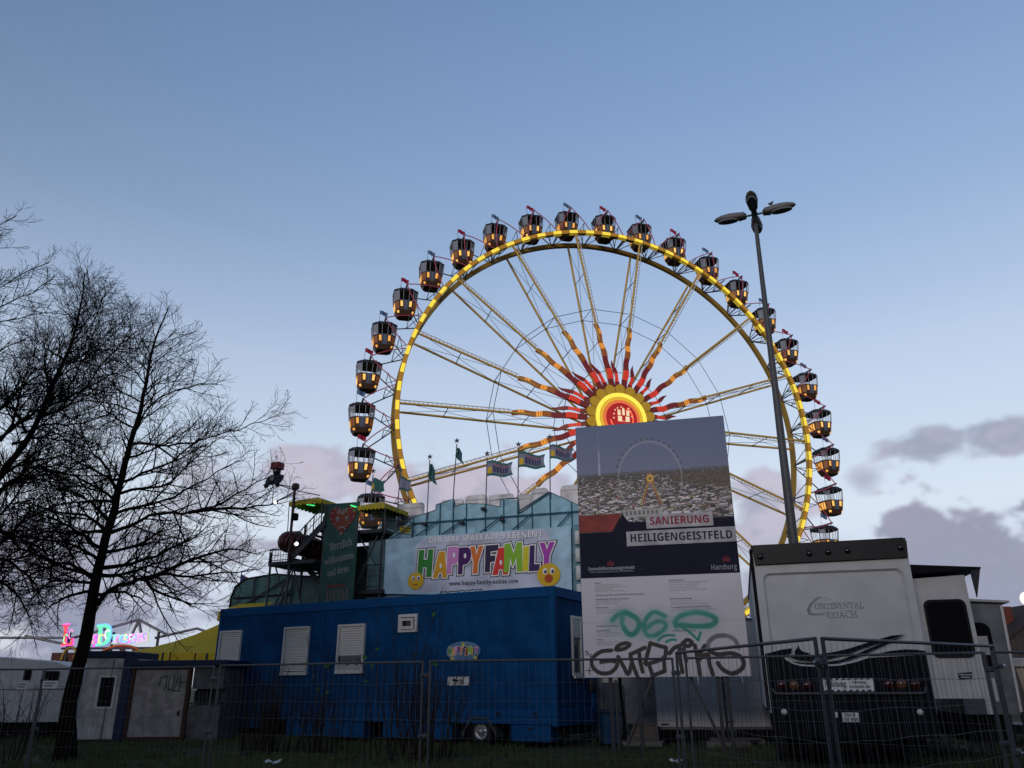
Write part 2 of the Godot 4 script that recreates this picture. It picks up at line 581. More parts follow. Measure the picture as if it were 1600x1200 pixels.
func build_wheel() -> void:
	var w := thing("ferris_wheel", "giant golden ferris wheel with glowing yellow rim lights and sun shaped hub", "ferris wheel", V(HUB.x, 0, HUB.z), WHEEL_TURN)
	var hub_h := HUB.y
	var core := V(0, hub_h, 0)
	# rims
	var s := begin()
	ring_section(s, RIM - 0.27, RIM + 0.24, HALF - 0.26, HALF + 0.26, 0, 360, 144)
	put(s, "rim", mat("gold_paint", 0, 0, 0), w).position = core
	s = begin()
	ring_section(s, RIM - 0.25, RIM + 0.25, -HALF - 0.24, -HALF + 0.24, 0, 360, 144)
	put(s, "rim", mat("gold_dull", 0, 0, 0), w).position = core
	# strips of rim lights: one lit strip on the face and inner edge of the front rim every five degrees
	s = begin()
	uv_arc(s, RIM - 0.22, RIM + 0.2, HALF + 0.27, -1.25, 1.25, 3, 4, 1)
	ring_section(s, RIM - 0.29, RIM - 0.273, HALF - 0.2, HALF + 0.2, -1.25, 1.25, 3)
	s.generate_normals()
	var strip := s.commit()
	var lit := bulbs("rim_lights", 1.0, 0.74, 0.06, 1.65, 4, 4, 0.42)
	var warm := bulbs("rim_lights_dim", 1.0, 0.45, 0.02, 0.12, 4, 4, 0.2)
	s = begin()
	uv_arc(s, RIM - 0.2, RIM + 0.18, HALF + 0.265, -1.1, 1.1, 2, 3, 1)
	s.generate_normals()
	var strip_dim := s.commit()
	for k in 72:
		var o := inst(strip, "light_strip", lit, w)
		o.transform = Transform3D(Basis(V(0, 0, 1), deg_to_rad(PHASE + 0.9 + k * 5.0)), core)
		o = inst(strip_dim, "unlit_strip", warm, w)
		o.transform = Transform3D(Basis(V(0, 0, 1), deg_to_rad(PHASE + 3.4 + k * 5.0)), core)
	# cross ties and zigzag lattice between the rims
	s = begin()
	for k in 36:
		var a := PHASE + k * 10.0
		tube(s, polar(a + 5, RIM, -HALF), polar(a + 5, RIM, HALF), 0.09, 5)
		tube(s, polar(a + 1.2, RIM - 0.1, HALF), polar(a + 5, RIM, -HALF), 0.06, 4)
		tube(s, polar(a + 8.8, RIM - 0.1, HALF), polar(a + 5, RIM, -HALF), 0.06, 4)
	put(s, "rim_lattice", mat("steel", 0, 0, 0), w).position = core
	# hangers: pink front pair, grey rear pair with small lattice
	var pinkm := glow("hanger_tube_lights", 0.5, 0.07, 0.12, 0.08, 0.6)
	var pole := 28.6
	s = begin()
	for sgn in [-1.0, 1.0]:
		var pts := []
		for i in 5:
			var t := i / 4.0
			var p: Vector3 = polar(sgn * 4.6, RIM + 0.3, HALF).lerp(polar(0, pole, HALF), t)
			pts.append(p + polar(sgn * 6.0, 0.28 * sin(PI * t), 0))
		path_tube(s, pts, [0.06], 5)
	var hang_front := mesh_of(s)
	s = begin()
	for sgn in [-1.0, 1.0]:
		var a := polar(sgn * 4.6, RIM + 0.2, -HALF)
		var b := polar(0, pole, -HALF)
		tube(s, a, b, 0.075, 5)
		var m := polar(sgn * 3.4, RIM + 0.9, 0)
		tube(s, polar(sgn * 4.4, RIM + 0.3, HALF), a.lerp(b, 0.33), 0.045, 4)
		tube(s, a, polar(sgn * 4.6, RIM + 0.3, HALF).lerp(polar(0, pole, HALF), 0.33), 0.045, 4)
		tube(s, a.lerp(b, 0.33), polar(sgn * 4.6, RIM + 0.3, HALF).lerp(polar(0, pole, HALF), 0.33), 0.045, 4)
	tube(s, polar(0, pole, -HALF - 0.1), polar(0, pole, HALF + 0.1), 0.11, 6)
	var hang_rear := mesh_of(s)
	for k in 36:
		var bs := Transform3D(Basis(V(0, 0, 1), deg_to_rad(PHASE + k * 10.0)), core)
		inst(hang_front, "hanger", pinkm, w).transform = bs
		inst(hang_rear, "hanger_frame", mat("steel", 0, 0, 0), w).transform = bs
	# spokes
	var spoke := make_spoke()
	for k in 18:
		var o: Node3D = spoke if k == 0 else spoke.duplicate()
		o.name = "spoke"
		w.add_child(o, true)
		o.transform = Transform3D(Basis(V(0, 0, 1), deg_to_rad(PHASE + 10.0 + k * 20.0)), core)
	# short flames between the spokes
	var flame := make_flame()
	for k in 18:
		var o: Node3D = flame if k == 0 else flame.duplicate()
		o.name = "flame_ray"
		w.add_child(o, true)
		o.transform = Transform3D(Basis(V(0, 0, 1), deg_to_rad(PHASE + k * 20.0)), core)
	# cable rings from spoke to spoke
	for e in [[14.45, HALF], [14.45, -HALF], [6.4, 1.7], [6.4, -1.7]]:
		s = begin()
		var pts := []
		for k in 18:
			pts.append(polar(PHASE + 10.0 + k * 20.0, e[0], e[1]))
		path_tube(s, pts, [0.04], 4, true)
		put(s, "cable_ring", mat("cable", 0, 0, 0), w).position = core
	# axle and drum
	s = begin()
	lathe(s, [Vector2(0, -3.2), Vector2(1.3, -3.2), Vector2(1.3, -2.2), Vector2(0.9, -2.0), Vector2(0.9, 2.0), Vector2(1.5, 2.2), Vector2(1.5, 3.1), Vector2(0, 3.1)], 20, Transform3D(Basis(V(1, 0, 0), PI / 2), core))
	put(s, "axle", mat("gold_dull", 0, 0, 0), w)
	# sun disc
	var outline := PackedVector2Array()
	for k in 18:
		for e in [[-9.0, 3.6], [-6.5, 3.95], [-3.0, 4.15], [0.0, 4.22], [3.0, 4.15], [6.5, 3.95]]:
			var p := polar(PHASE + k * 20.0 + e[0], e[1], 0)
			outline.append(Vector2(p.x, p.y))
	s = begin()
	slab(s, outline, 3.0, 3.3)
	put(s, "petal_disc", mat("petal_gold", 0.36, 0.22, 0.015, 0.45, 0.0, fine, 0.8), w).position = core
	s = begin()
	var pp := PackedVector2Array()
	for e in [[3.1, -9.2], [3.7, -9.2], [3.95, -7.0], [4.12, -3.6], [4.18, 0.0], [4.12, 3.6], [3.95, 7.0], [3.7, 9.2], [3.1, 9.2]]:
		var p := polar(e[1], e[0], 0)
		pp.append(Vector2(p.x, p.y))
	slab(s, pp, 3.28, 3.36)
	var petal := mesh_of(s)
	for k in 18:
		inst(petal, "petal", glow("petal_added_glow", 0.62, 0.36, 0.012, 0.22, 0.6), w).transform = Transform3D(Basis(V(0, 0, 1), deg_to_rad(PHASE + k * 20.0)), core)  # faint emission added to make the gold petals look brighter
	var rings := [["glowing_ring", 2.62, 3.08, bulbs("ring_yellow", 1.0, 0.76, 0.08, 1.7, 4, 4, 0.55), 3.4, 60.0, 3.0], ["golden_ring", 2.22, 2.6, bulbs("ring_gold", 1.0, 0.6, 0.03, 1.0, 4, 4, 0.4), 3.42, 40.0, 2.0], ["orange_ring", 1.86, 2.2, bulbs("ring_orange", 1.0, 0.22, 0.06, 0.95, 4, 4, 0.5), 3.44, 40.0, 2.0]]
	for e in rings:
		s = begin()
		uv_arc(s, e[1], e[2], e[4], 0.0, 360.0, 60, e[5], e[6])
		ring_section(s, e[1], e[2], 3.25, e[4] - 0.004, 0.0, 360.0, 60)
		s.generate_normals()
		inst(s.commit(), e[0], e[3], w).position = core
	s = begin()
	slab(s, oval(0, 0, 1.84, 1.84, 48), 3.25, 3.46)
	var red := put(s, "red_disc", glow("sign_red", 0.5, 0.008, 0.01, 0.45, 0.5), w)
	red.position = core
	s = begin()
	ring_section(s, 1.3, 1.44, 3.462, 3.5, -170, 60, 40, true)
	put(s, "scroll", glow("sign_orange", 1.0, 0.16, 0.06, 0.85), red)
	# the castle: wall with gate, two towers and a taller middle one
	var castle := glow("sign_white", 1.0, 0.8, 0.5, 0.62, 0.5)
	for e in [[P2([-0.7, -0.66, 0.7, -0.66, 0.7, -0.05, 0.22, -0.05, 0.22, -0.62, -0.22, -0.62, -0.22, -0.05, -0.7, -0.05]), "castle_wall"], [P2([-0.7, 0.05, -0.36, 0.05, -0.36, 0.72, -0.48, 0.72, -0.48, 0.58, -0.58, 0.58, -0.58, 0.72, -0.7, 0.72]), "castle_tower"], [P2([0.36, 0.05, 0.7, 0.05, 0.7, 0.72, 0.58, 0.72, 0.58, 0.58, 0.48, 0.58, 0.48, 0.72, 0.36, 0.72]), "castle_tower"], [P2([-0.15, 0.1, 0.15, 0.1, 0.15, 0.7, 0.09, 0.92, 0.0, 1.0, -0.09, 0.92, -0.15, 0.7]), "castle_tower"]]:
		s = begin()
		slab(s, e[0], 3.464, 3.5)
		put(s, e[1], castle, red).position = V(0.24, 0.3, 0)
	for e in [[-0.75, 0.95], [-0.45, 1.2], [0.0, 1.35], [1.1, 0.9], [-0.9, 0.5], [1.25, 0.3], [-0.95, 0.0], [0.9, 1.25]]:
		s = begin()
		slab(s, oval(e[0], e[1], 0.085, 0.085, 8), 3.464, 3.5)
		put(s, "light_dot", castle, red)
	# supporting legs
	for zz in [-2.7, 2.7]:
		for sx in [-1.0, 1.0]:
			s = begin()
			bar(s, V(sx * 0.4, hub_h - 0.6, zz), V(sx * 7.0, 0.3, zz * 1.9), 0.7, 0.7)
			put(s, "leg", mat("gold_dull", 0, 0, 0), w)
	s = begin()
	for zz in [-1.0, 1.0]:
		tube(s, V(-5.2, 8.2, zz * 4.5), V(5.2, 8.2, zz * 4.5), 0.2, 6)
		tube(s, V(-3.3, 16, zz * 3.8), V(3.3, 16, zz * 3.8), 0.2, 6)
	box(s, V(-9, -0.05, -6.5), V(9, 0.5, 6.5))
	put(s, "base_frame", mat("steel", 0, 0, 0), w)
	var l := OmniLight3D.new()
	l.name = "hub_glow"
	l.light_color = Color(1.0, 0.62, 0.2)
	l.light_energy = 0.8
	l.light_size = 1.5
	l.omni_range = 60.0
	l.omni_attenuation = 2.0
	l.shadow_enabled = true
	w.add_child(l)
	l.position = core + V(0, 0, 5.2)

# one spoke along +x: front beam with wavy light board, rear beam, struts and cables between them
func make_spoke() -> MeshInstance3D:
	var s := begin()
	var f0 := V(1.2, 0, 2.45)
	var f1 := V(RIM - 0.3, 0, HALF)
	tube(s, f0 + V(0, 0.1, 0), f1 + V(0, 0.1, 0), 0.13, 6)
	var root := MeshInstance3D.new()
	root.mesh = mesh_of(s)
	root.material_override = mat("gold_tube", 0, 0, 0)
	s = begin()
	for i in 24:
		var a := f0.lerp(f1, 0.49 + i * 0.021)
		tube(s, a + V(0, -0.02, 0), a + V(0.26, -0.26, 0), 0.04, 3)
	tube(s, f0.lerp(f1, 0.48) + V(0, -0.27, 0), f1 + V(0, -0.27, 0), 0.05, 4)
	put(s, "bulb_lattice", mat("bulb_white", 0.55, 0.5, 0.42, 0.5), root)
	s = begin()
	var r0 := V(1.0, 0, -2.3)
	var r1 := V(RIM - 0.3, 0, -HALF)
	tube(s, r0, r1, 0.135, 6)
	put(s, "rear_beam", mat("gold_tube", 0, 0, 0), root)
	s = begin()
	for x in [10.2, 14.45, 19.4]:
		var t0: float = (x - f0.x) / (f1.x - f0.x)
		var t1: float = (x - r0.x) / (r1.x - r0.x)
		tube(s, f0.lerp(f1, t0), r0.lerp(r1, t1), 0.05, 4)
	put(s, "strut", mat("dark_steel", 0, 0, 0), root)
	s = begin()
	for e in [[24.4, 14.45], [14.45, 6.0]]:
		tube(s, V(e[0], 0, HALF), V(e[1], 0, -HALF - 0.3), 0.03, 3)
		tube(s, V(e[0], 0, -HALF), V(e[1], 0, HALF + 0.3), 0.03, 3)
	put(s, "bracing_cable", mat("cable", 0, 0, 0), root)
	# wavy board from r 3.9 to 12.3, cut into bands
	var bands := [[3.9, 5.0, "board_dark_red"], [5.0, 6.35, "board_lit_red"], [6.35, 8.0, "board_maroon"], [8.0, 9.0, "board_brown"], [9.0, 9.75, "board_lit_orange"], [9.75, 11.0, "board_brown"], [11.0, 11.75, "board_lit_orange"], [11.75, 12.4, "board_brown"]]
	for b in bands:
		s = begin()
		wavy(s, b[0], b[1], 3.9, 12.4, 0.33, 0.3, 3.05, 1.95)
		put(s, "light_band" if "lit" in b[2] else "wave_board", board(b[2]), root)
	return root

func board(k: String) -> StandardMaterial3D:
	match k:
		"board_dark_red": return bulbs(k, 0.3, 0.02, 0.012, 0.12, 4, 4, 0.3)
		"board_lit_red": return bulbs(k, 0.9, 0.05, 0.015, 0.7, 4, 4, 0.4)
		"board_maroon": return bulbs(k, 0.34, 0.02, 0.016, 0.12, 4, 4, 0.3)
		"board_lit_orange": return bulbs(k, 1.0, 0.38, 0.04, 1.0, 4, 4, 0.3)
	return bulbs(k, 0.55, 0.16, 0.015, 0.2, 4, 4, 0.3)

# piece of a wavy board along +x, standing in the wheel plane, half width h0 tapering to h1
func wavy(s: SurfaceTool, x0: float, x1: float, xa: float, xb: float, h0: float, h1: float, za: float, zb: float) -> void:
	var n := maxi(2, int((x1 - x0) / 0.2))
	for i in n:
		var q := []
		for k in 2:
			var x := x0 + (x1 - x0) * (i + k) / n
			var t := (x - xa) / (xb - xa)
			var h := lerpf(h0, h1, t)
			var c := 0.075 * sin((x - 3.9) * 2.35)
			if h1 < 0.1:
				h = h0 * minf(1.0, pow(maxf(0.02, 1.0 - t) * 2.6, 0.9)) * (0.8 + 0.2 * sin(t * 9.0 + 1.2))
				c += 0.22 * t * t
			var z := lerpf(za, zb, t)
			q.append([x, c - h, c + h, z])
		var uv := [[0, 1, 0.0], [1, 1, 0.0], [1, 2, 1.0], [0, 1, 0.0], [1, 2, 1.0], [0, 2, 1.0]]
		for e in [0, 2, 1, 3, 5, 4]:
			var c: Array = uv[e]
			var p: Array = q[c[0]]
			s.set_uv(Vector2(p[0] * 0.9, c[2]))
			s.add_vertex(V(p[0], p[c[1]], p[3]))
		for e in [2, 0, 1, 5, 3, 4]:
			var c: Array = uv[e]
			var p: Array = q[c[0]]
			s.set_uv(Vector2(0.5, 0.02))
			s.add_vertex(V(p[0], p[c[1]], p[3] - 0.12))
		for side in [1, 2]:
			s.set_uv(Vector2(0.5, 0.02))
			quad(s, V(q[0][0], q[0][side], q[0][3] - 0.12), V(q[1][0], q[1][side], q[1][3] - 0.12), V(q[1][0], q[1][side], q[1][3]), V(q[0][0], q[0][side], q[0][3]))

func make_flame() -> MeshInstance3D:
	var s := begin()
	wavy(s, 3.9, 4.7, 3.9, 7.9, 0.29, 0.02, 3.02, 1.6)
	var root := MeshInstance3D.new()
	root.mesh = mesh_of(s)
	root.material_override = board("board_dark_red")
	s = begin()
	wavy(s, 4.7, 6.0, 3.9, 7.9, 0.29, 0.02, 3.02, 1.6)
	put(s, "light_band", board("board_lit_red"), root)
	s = begin()
	wavy(s, 6.0, 7.8, 3.9, 7.9, 0.29, 0.02, 3.02, 1.6)
	put(s, "flame_tip", board("board_maroon"), root)
	return root

# ------------------------------------------------------------------ gondolas
func octagon(y: float, r: float) -> Array:
	var o := []
	var c := r * 0.62
	for p in [[r, -c], [r, c], [c, r], [-c, r], [-r, c], [-r, -c], [-c, -r], [c, -r]]:
		o.append(V(p[0], y, -p[1]))
	return o

func band(s: SurfaceTool, a: Array, b: Array, pick := []) -> void:
	for i in 8:
		if pick and not i in pick:
			continue
		var j := (i + 1) % 8
		quad(s, a[i], a[j], b[j], b[i])

func lid(s: SurfaceTool, a: Array, up: bool) -> void:
	for i in range(1, 7):
		s.add_vertex(a[0])
		s.add_vertex(a[i + 1] if up else a[i])
		s.add_vertex(a[i] if up else a[i + 1])

func face_panel(s: SurfaceTool, a0: Vector3, a1: Vector3, b1: Vector3, b0: Vector3, u0: float, u1: float, v0: float, v1: float, out: float, thick := 0.04) -> void:
	var n := (a1 - a0).cross(b0 - a0).normalized()
	var f := func(u: float, v: float) -> Vector3:
		return a0.lerp(a1, u).lerp(b0.lerp(b1, u), v)
	var q := [f.call(u0, v0), f.call(u1, v0), f.call(u1, v1), f.call(u0, v1)]
	var g := []
	for p in q:
		g.append(p + n * out)
	quad(s, g[0], g[1], g[2], g[3])
	for i in 4:
		var j := (i + 1) % 4
		quad(s, q[i] + n * (out - thick), q[j] + n * (out - thick), g[j], g[i])

func make_gondola(red_flag: bool) -> Node3D:
	var g := Node3D.new()
	var dark := mat("gondola_roof", 0.04, 0.045, 0.06, 0.5, 0.0, fine, 0.9)
	var roof0 := octagon(-0.66, 1.34)
	var roof1 := octagon(-0.52, 1.4)
	var roof2 := octagon(-0.16, 0.95)
	var roof3 := octagon(-0.04, 0.35)
	var s := begin()
	band(s, roof0, roof1)
	band(s, roof1, roof2)
	band(s, roof2, roof3)
	lid(s, roof3, true)
	lid(s, roof0, false)
	put(s, "roof", dark, g)
	# roof ribs
	s = begin()
	for i in 8:
		tube(s, roof1[i], roof2[i], 0.035, 4)
	put(s, "roof_trim", mat("gondola_frame", 0.22, 0.23, 0.27, 0.45, 0.3), g)
	var sill := octagon(-1.86, 1.24)
	var belt := octagon(-3.0, 1.08)
	var keel := octagon(-3.5, 0.82)
	s = begin()
	for i in 8:
		tube(s, roof0[i], sill[i], 0.045, 4)
		tube(s, sill[i], sill[(i + 1) % 8], 0.045, 4)
		if i % 2 == 0:
			for q in [0.3, 0.7]:
				tube(s, roof0[i].lerp(roof0[(i + 1) % 8], q), sill[i].lerp(sill[(i + 1) % 8], q), 0.035, 4)
	put(s, "window_frame", mat("gondola_frame", 0, 0, 0), g)
	# hung tinted upper panes under the roof edge on the corner sides
	for i in [1, 3, 5, 7]:
		s = begin()
		face_panel(s, sill[i], sill[(i + 1) % 8], roof0[(i + 1) % 8], roof0[i], 0.1, 0.9, 0.04, 0.96, 0.0, 0.02)
		put(s, "corner_pane", pane("gondola_glass", 0.45, 0.5, 0.58, 0.4), g)
	# tub
	s = begin()
	band(s, belt, sill)
	put(s, "tub", mat("gondola_wood", 0.085, 0.045, 0.028, 0.5, 0.0, fine, 0.9), g)
	s = begin()
	band(s, keel, belt)
	lid(s, keel, false)
	put(s, "underside", mat("gondola_wood", 0, 0, 0), g)
	# faces: 0 right, 2 front(-z...), 4 left, 6 back: doors on +z and -z, lit panels elsewhere
	var lamp := glow("gondola_lamp_%d" % int(red_flag), 1.0, 0.54 if red_flag else 0.47, 0.12 if red_flag else 0.08, 0.9 if red_flag else 0.62, 0.7)
	var lamp2 := glow("gondola_panel", 1.0, 0.42, 0.07, 0.22, 0.4)
	var corner := glow("gondola_corner", 0.6, 0.2, 0.05, 0.1, 0.3)
	for i in 8:
		var j := (i + 1) % 8
		var a0: Vector3 = belt[i]
		var a1: Vector3 = belt[j]
		var b0: Vector3 = sill[i]
		var b1: Vector3 = sill[j]
		if i == 2 or i == 6:
			s = begin()
			face_panel(s, a0, a1, b1, b0, 0.3, 0.7, 0.02, 1.02, 0.03)
			var d := put(s, "door", mat("gondola_door", 0.11, 0.13, 0.18, 0.4, 0.0, fine, 0.9), g)
			s = begin()
			face_panel(s, a0, a1, b1, b0, 0.48, 0.52, 0.3, 1.0, 0.05, 0.03)
			put(s, "door_bar", mat("gondola_frame", 0, 0, 0), d)
			for e in [[0.07, 0.25], [0.75, 0.93]]:
				s = begin()
				face_panel(s, a0, a1, b1, b0, e[0], e[1], 0.36, 0.9, 0.03)
				put(s, "lit_window", lamp, g)
		elif i == 0 or i == 4:
			s = begin()
			face_panel(s, a0, a1, b1, b0, 0.06, 0.94, 0.1, 0.9, 0.02)
			put(s, "lit_panel", lamp2, g)
			for e in [[0.1, 0.26], [0.42, 0.58], [0.74, 0.9]]:
				s = begin()
				face_panel(s, a0, a1, b1, b0, e[0], e[1], 0.18, 0.82, 0.04)
				put(s, "lit_window", lamp, g)
		else:
			s = begin()
			face_panel(s, a0, a1, b1, b0, 0.12, 0.88, 0.15, 0.88, 0.02)
			put(s, "corner_panel", corner, g)
		if i % 2 == 1:
			s = begin()
			var c0: Vector3 = keel[i]
			var c1: Vector3 = keel[j]
			face_panel(s, c0, c1, a1, a0, 0.25, 0.75, 0.45, 0.92, 0.02)
			put(s, "lower_lamp", lamp, g)
	# seat ring inside and a middle table post
	s = begin()
	var floor0 := octagon(-2.98, 1.0)
	lid(s, floor0, true)
	box(s, V(-0.85, -2.98, -0.85), V(-0.45, -2.5, 0.85))
	box(s, V(0.45, -2.98, -0.85), V(0.85, -2.5, 0.85))
	put(s, "bench", mat("gondola_wood", 0, 0, 0), g)
	# flag on the roof
	s = begin()
	tube(s, V(-0.6, -0.2, 0.5), V(-0.6, 1.35, 0.5), 0.022, 4)
	put(s, "flag_staff", mat("cable", 0, 0, 0), g)
	s = begin()
	var rows := []
	for i in 6:
		var t := i / 5.0
		rows.append([V(-0.6 + 0.9 * t, 1.35 - 0.2 * t, 0.5 + 0.12 * sin(t * 6.0)), V(-0.6 + 0.85 * t, 0.86 - 0.24 * t, 0.5 + 0.12 * sin(t * 6.0 + 0.4))])
	for i in 5:
		quad(s, rows[i][1], rows[i + 1][1], rows[i + 1][0], rows[i][0])
		quad(s, rows[i][0] - V(0, 0, 0.012), rows[i + 1][0] - V(0, 0, 0.012), rows[i + 1][1] - V(0, 0, 0.012), rows[i][1] - V(0, 0, 0.012))
	put(s, "flag", mat("flag_red", 0.3, 0.02, 0.05, 0.8) if red_flag else mat("flag_blue", 0.09, 0.15, 0.26, 0.8), g)
	s = begin()
	for z in [-1.0, 1.0]:
		bar(s, V(0, 0.02, z * HALF), V(0, -0.1, z * 0.3), 0.12, 0.08)
		tube(s, V(0, 0.02, z * HALF * 0.93), V(0, -0.45, z * 1.35), 0.05, 4)
	put(s, "suspension", mat("dark_steel", 0, 0, 0), g)
	return g

func build_gondolas() -> void:
	var proto := {true: make_gondola(true), false: make_gondola(false)}
	var used := {true: false, false: false}
	var bs := Basis(V(0, 1, 0), WHEEL_TURN)
	for k in range(-3, 20):
		var deg := PHASE + k * 10.0
		var p := polar(deg, 28.6, 0)
		if HUB.y + p.y < 3.0:
			continue
		var red := posmod(k, 2) == 0
		var o: Node3D = proto[red]
		if used[red]:
			o = proto[red].duplicate()
		used[red] = true
		o.name = numbered("gondola")
		add_child(o, true)
		o.transform = Transform3D(bs * Basis(V(0, 0, 1), 0.035 * sin(k * 2.7)), HUB + bs * p)
		var nth: Array = ["", "first", "second", "third", "fourth", "fifth", "sixth", "seventh", "eighth", "ninth", "tenth", "eleventh", "twelfth"]
		var step := k - 8
		var place: String = "hanging at the very top of the wheel" if step == 0 else "%s %s from the wheel's top" % [nth[absi(step)], "anticlockwise" if step > 0 else "clockwise"]
		tag(o, "amber lit gondola with %s flag, %s" % ["red" if red else "blue", place], "gondola", "gondolas round the ferris wheel")
	for deg in range(-21, 200, 10):
		var p := HUB + bs * polar(deg, 28.6, 0) + V(0, -2.1, 0)
		var l := OmniLight3D.new()
		l.name = numbered("gondola_light")
		l.light_color = Color(1.0, 0.72, 0.36)
		l.light_energy = 0.12
		l.light_size = 0.15
		l.omni_range = 20.0
		l.omni_attenuation = 2.0
		l.shadow_enabled = true
		add_child(l)
		l.position = p

# ------------------------------------------------------------------ blue site container on a wheeled chassis
# local frame: x along the long side to the right, y up, z towards the viewer; the front face lies at z = 0
func build_container() -> void:
	var L := 12.6
	var H := 3.97
	var D := 2.5
	var c := thing("container_trailer", "long blue corrugated site container on wheels with white roller shutters", "trailer", V(-9.94, 0, -27.6), deg_to_rad(-28.966))
	var blue := mat("blue_paint", 0, 0, 0)
	var trim := mat("blue_trim", 0, 0, 0)
	var s := begin()
	corrugated(s, 0.12, L - 0.12, 0.86, H - 0.26, 0.0, 0.105)
	put(s, "front_wall", blue, c)
	s = begin()
	box(s, V(0.06, 0.8, -D + 0.05), V(L - 0.06, 0.84, -0.06))
	box(s, V(0.05, 0.84, -D + 0.02), V(L - 0.05, H - 0.2, -D + 0.06))
	box(s, V(0.04, 0.84, -D + 0.06), V(0.08, H - 0.2, -0.06))
	put(s, "rear_wall", blue, c)
	s = begin()
	box(s, V(0.03, H - 0.06, -D + 0.03), V(L - 0.03, H - 0.02, -0.03))
	put(s, "roof", trim, c)
	# frame: corner posts, top and bottom rails
	for x in [0.0, L - 0.14]:
		for z in [[-0.13, 0.035], [-D, -D + 0.16]]:
			s = begin()
			soft_box(s, V(x, 0.5, z[0]), V(x + 0.14, H, z[1]), 0.02)
			put(s, "corner_post", trim, c)
	s = begin()
	soft_box(s, V(0.14, H - 0.27, -0.1), V(L - 0.14, H - 0.003, 0.03), 0.012)
	put(s, "top_rail", trim, c)
	s = begin()
	soft_box(s, V(0.14, 0.55, -0.1), V(L - 0.14, 0.9, 0.03), 0.012)
	put(s, "bottom_rail", trim, c)
	s = begin()
	box(s, V(0.14, 0.725, 0.03), V(L - 0.14, 0.74, 0.042))
	put(s, "rail_seam", trim, c)
	for x in [L - 0.13, 0.0]:
		for y in [[H - 0.27, H - 0.004], [0.5, 0.9]]:
			s = begin()
			soft_box(s, V(x, y[0], -D + 0.16), V(x + 0.13, y[1], -0.13), 0.012)
			put(s, "end_rail", trim, c)
	for x in [4.55, 8.85]:
		s = begin()
		soft_box(s, V(x, 0.9, -0.03), V(x + 0.07, H - 0.27, 0.012), 0.004)
		put(s, "panel_joint", trim, c)
	# lashing hooks on the bottom rail
	for x in [8.0, 9.6, 10.9, 12.0]:
		s = begin()
		ring(s, V(x, 0.78, 0.05), 0.055, 0.016)
		put(s, "lashing_ring", mat("dark_steel", 0, 0, 0), c)
	# end wall with a real window opening
	var xw := L - 0.05
	var z0 := -1.72
	var z1 := -1.08
	var ya := 1.72
	var yb := 3.28
	s = begin()
	corrugated_end(s, xw, -D + 0.16, z0, 0.9, H - 0.27)
	corrugated_end(s, xw, z1, -0.13, 0.9, H - 0.27)
	corrugated_end(s, xw, z0, z1, 0.9, ya)
	corrugated_end(s, xw, z0, z1, yb, H - 0.27)
	put(s, "end_wall", blue, c)
	s = begin()
	for e in [[ya, ya + 0.08, z0, z1], [yb - 0.08, yb, z0, z1], [ya + 0.08, yb - 0.08, z0, z0 + 0.07], [ya + 0.08, yb - 0.08, z1 - 0.07, z1]]:
		box(s, V(xw - 0.06, e[0], e[2]), V(xw + 0.05, e[1], e[3]))
	var wf := put(s, "end_window", mat("white_trim", 0, 0, 0), c)
	s = begin()
	box(s, V(xw - 0.02, ya + 0.08, z0 + 0.07), V(xw - 0.012, yb - 0.08, z1 - 0.07))
	put(s, "pane", pane("window_glass", 0.06, 0.07, 0.08, 0.35), wf)
	for i in 9:
		s = begin()
		soft_box(s, V(xw + 0.0, yb - 0.13 - i * 0.055, z0 + 0.07), V(xw + 0.03, yb - 0.08 - i * 0.055, z1 - 0.07), 0.008)
		put(s, "shutter_slat", mat("white_trim", 0, 0, 0), wf)
	s = begin()
	soft_box(s, V(xw + 0.05, ya - 0.07, z0 - 0.04), V(xw + 0.12, ya, z1 + 0.04), 0.01)
	put(s, "window_sill", mat("white_trim", 0, 0, 0), wf)
	s = begin()
	tube(s, V(xw - 1.1, 2.55, -1.95), V(xw - 1.1, 2.55, -1.5), 0.03, 6)
	put(s, "ceiling_tube", glow("office_tube", 1.0, 0.95, 0.85, 1.4), c)
	s = begin()
	soft_box(s, V(xw + 0.0, 1.35, -2.36), V(xw + 0.14, 1.62, -2.1), 0.02)
	put(s, "meter_box", mat("dark_steel", 0, 0, 0), c)
	# shuttered windows
	for e in [[0.15, 1.15, 1.93, 3.25, 1.93], [3.05, 4.1, 1.92, 3.26, 1.92], [5.27, 6.3, 1.94, 3.25, 2.34]]:
		shutter_window(c, e[0], e[1], e[2], e[3], e[4])
	# small bathroom window with tilted sash
	s = begin()
	for q in [[7.52, 2.95, 7.60, 3.45], [8.11, 2.95, 8.19, 3.45], [7.6, 2.95, 8.11, 3.03], [7.6, 3.37, 8.11, 3.45]]:
		box(s, V(q[0], q[1], -0.03), V(q[2], q[3], 0.05))
	var sw := put(s, "small_window", mat("white_trim", 0, 0, 0), c)
	s = begin()
	for q in [[7.62, 3.05, 7.70, 3.36], [8.02, 3.05, 8.10, 3.36], [7.7, 3.05, 8.02, 3.13], [7.7, 3.28, 8.02, 3.36]]:
		box(s, V(q[0], q[1], 0.02), V(q[2], q[3], 0.09), Transform3D(Basis(V(1, 0, 0), 0.09), V(0, 0, -0.27)))
	put(s, "sash", mat("white_trim", 0, 0, 0), sw)
	s = begin()
	box(s, V(7.61, 3.04, 0.004), V(8.1, 3.36, 0.012))
	put(s, "pane", mat("dark_glass", 0, 0, 0), sw)
	# oval sticker and tyre pressure sticker
	s = begin()
	slab(s, oval(9.77, 2.38, 0.56, 0.26, 32), 0.014, 0.02)
	var ov := put(s, "oval_sticker", mat("sticker_blue", 0.12, 0.24, 0.42, 0.5, 0.0, fine, 1.0), c)
	happy_letters(ov, V(9.28, 2.27, 0.021), 0.98, 0.24, 0.004)
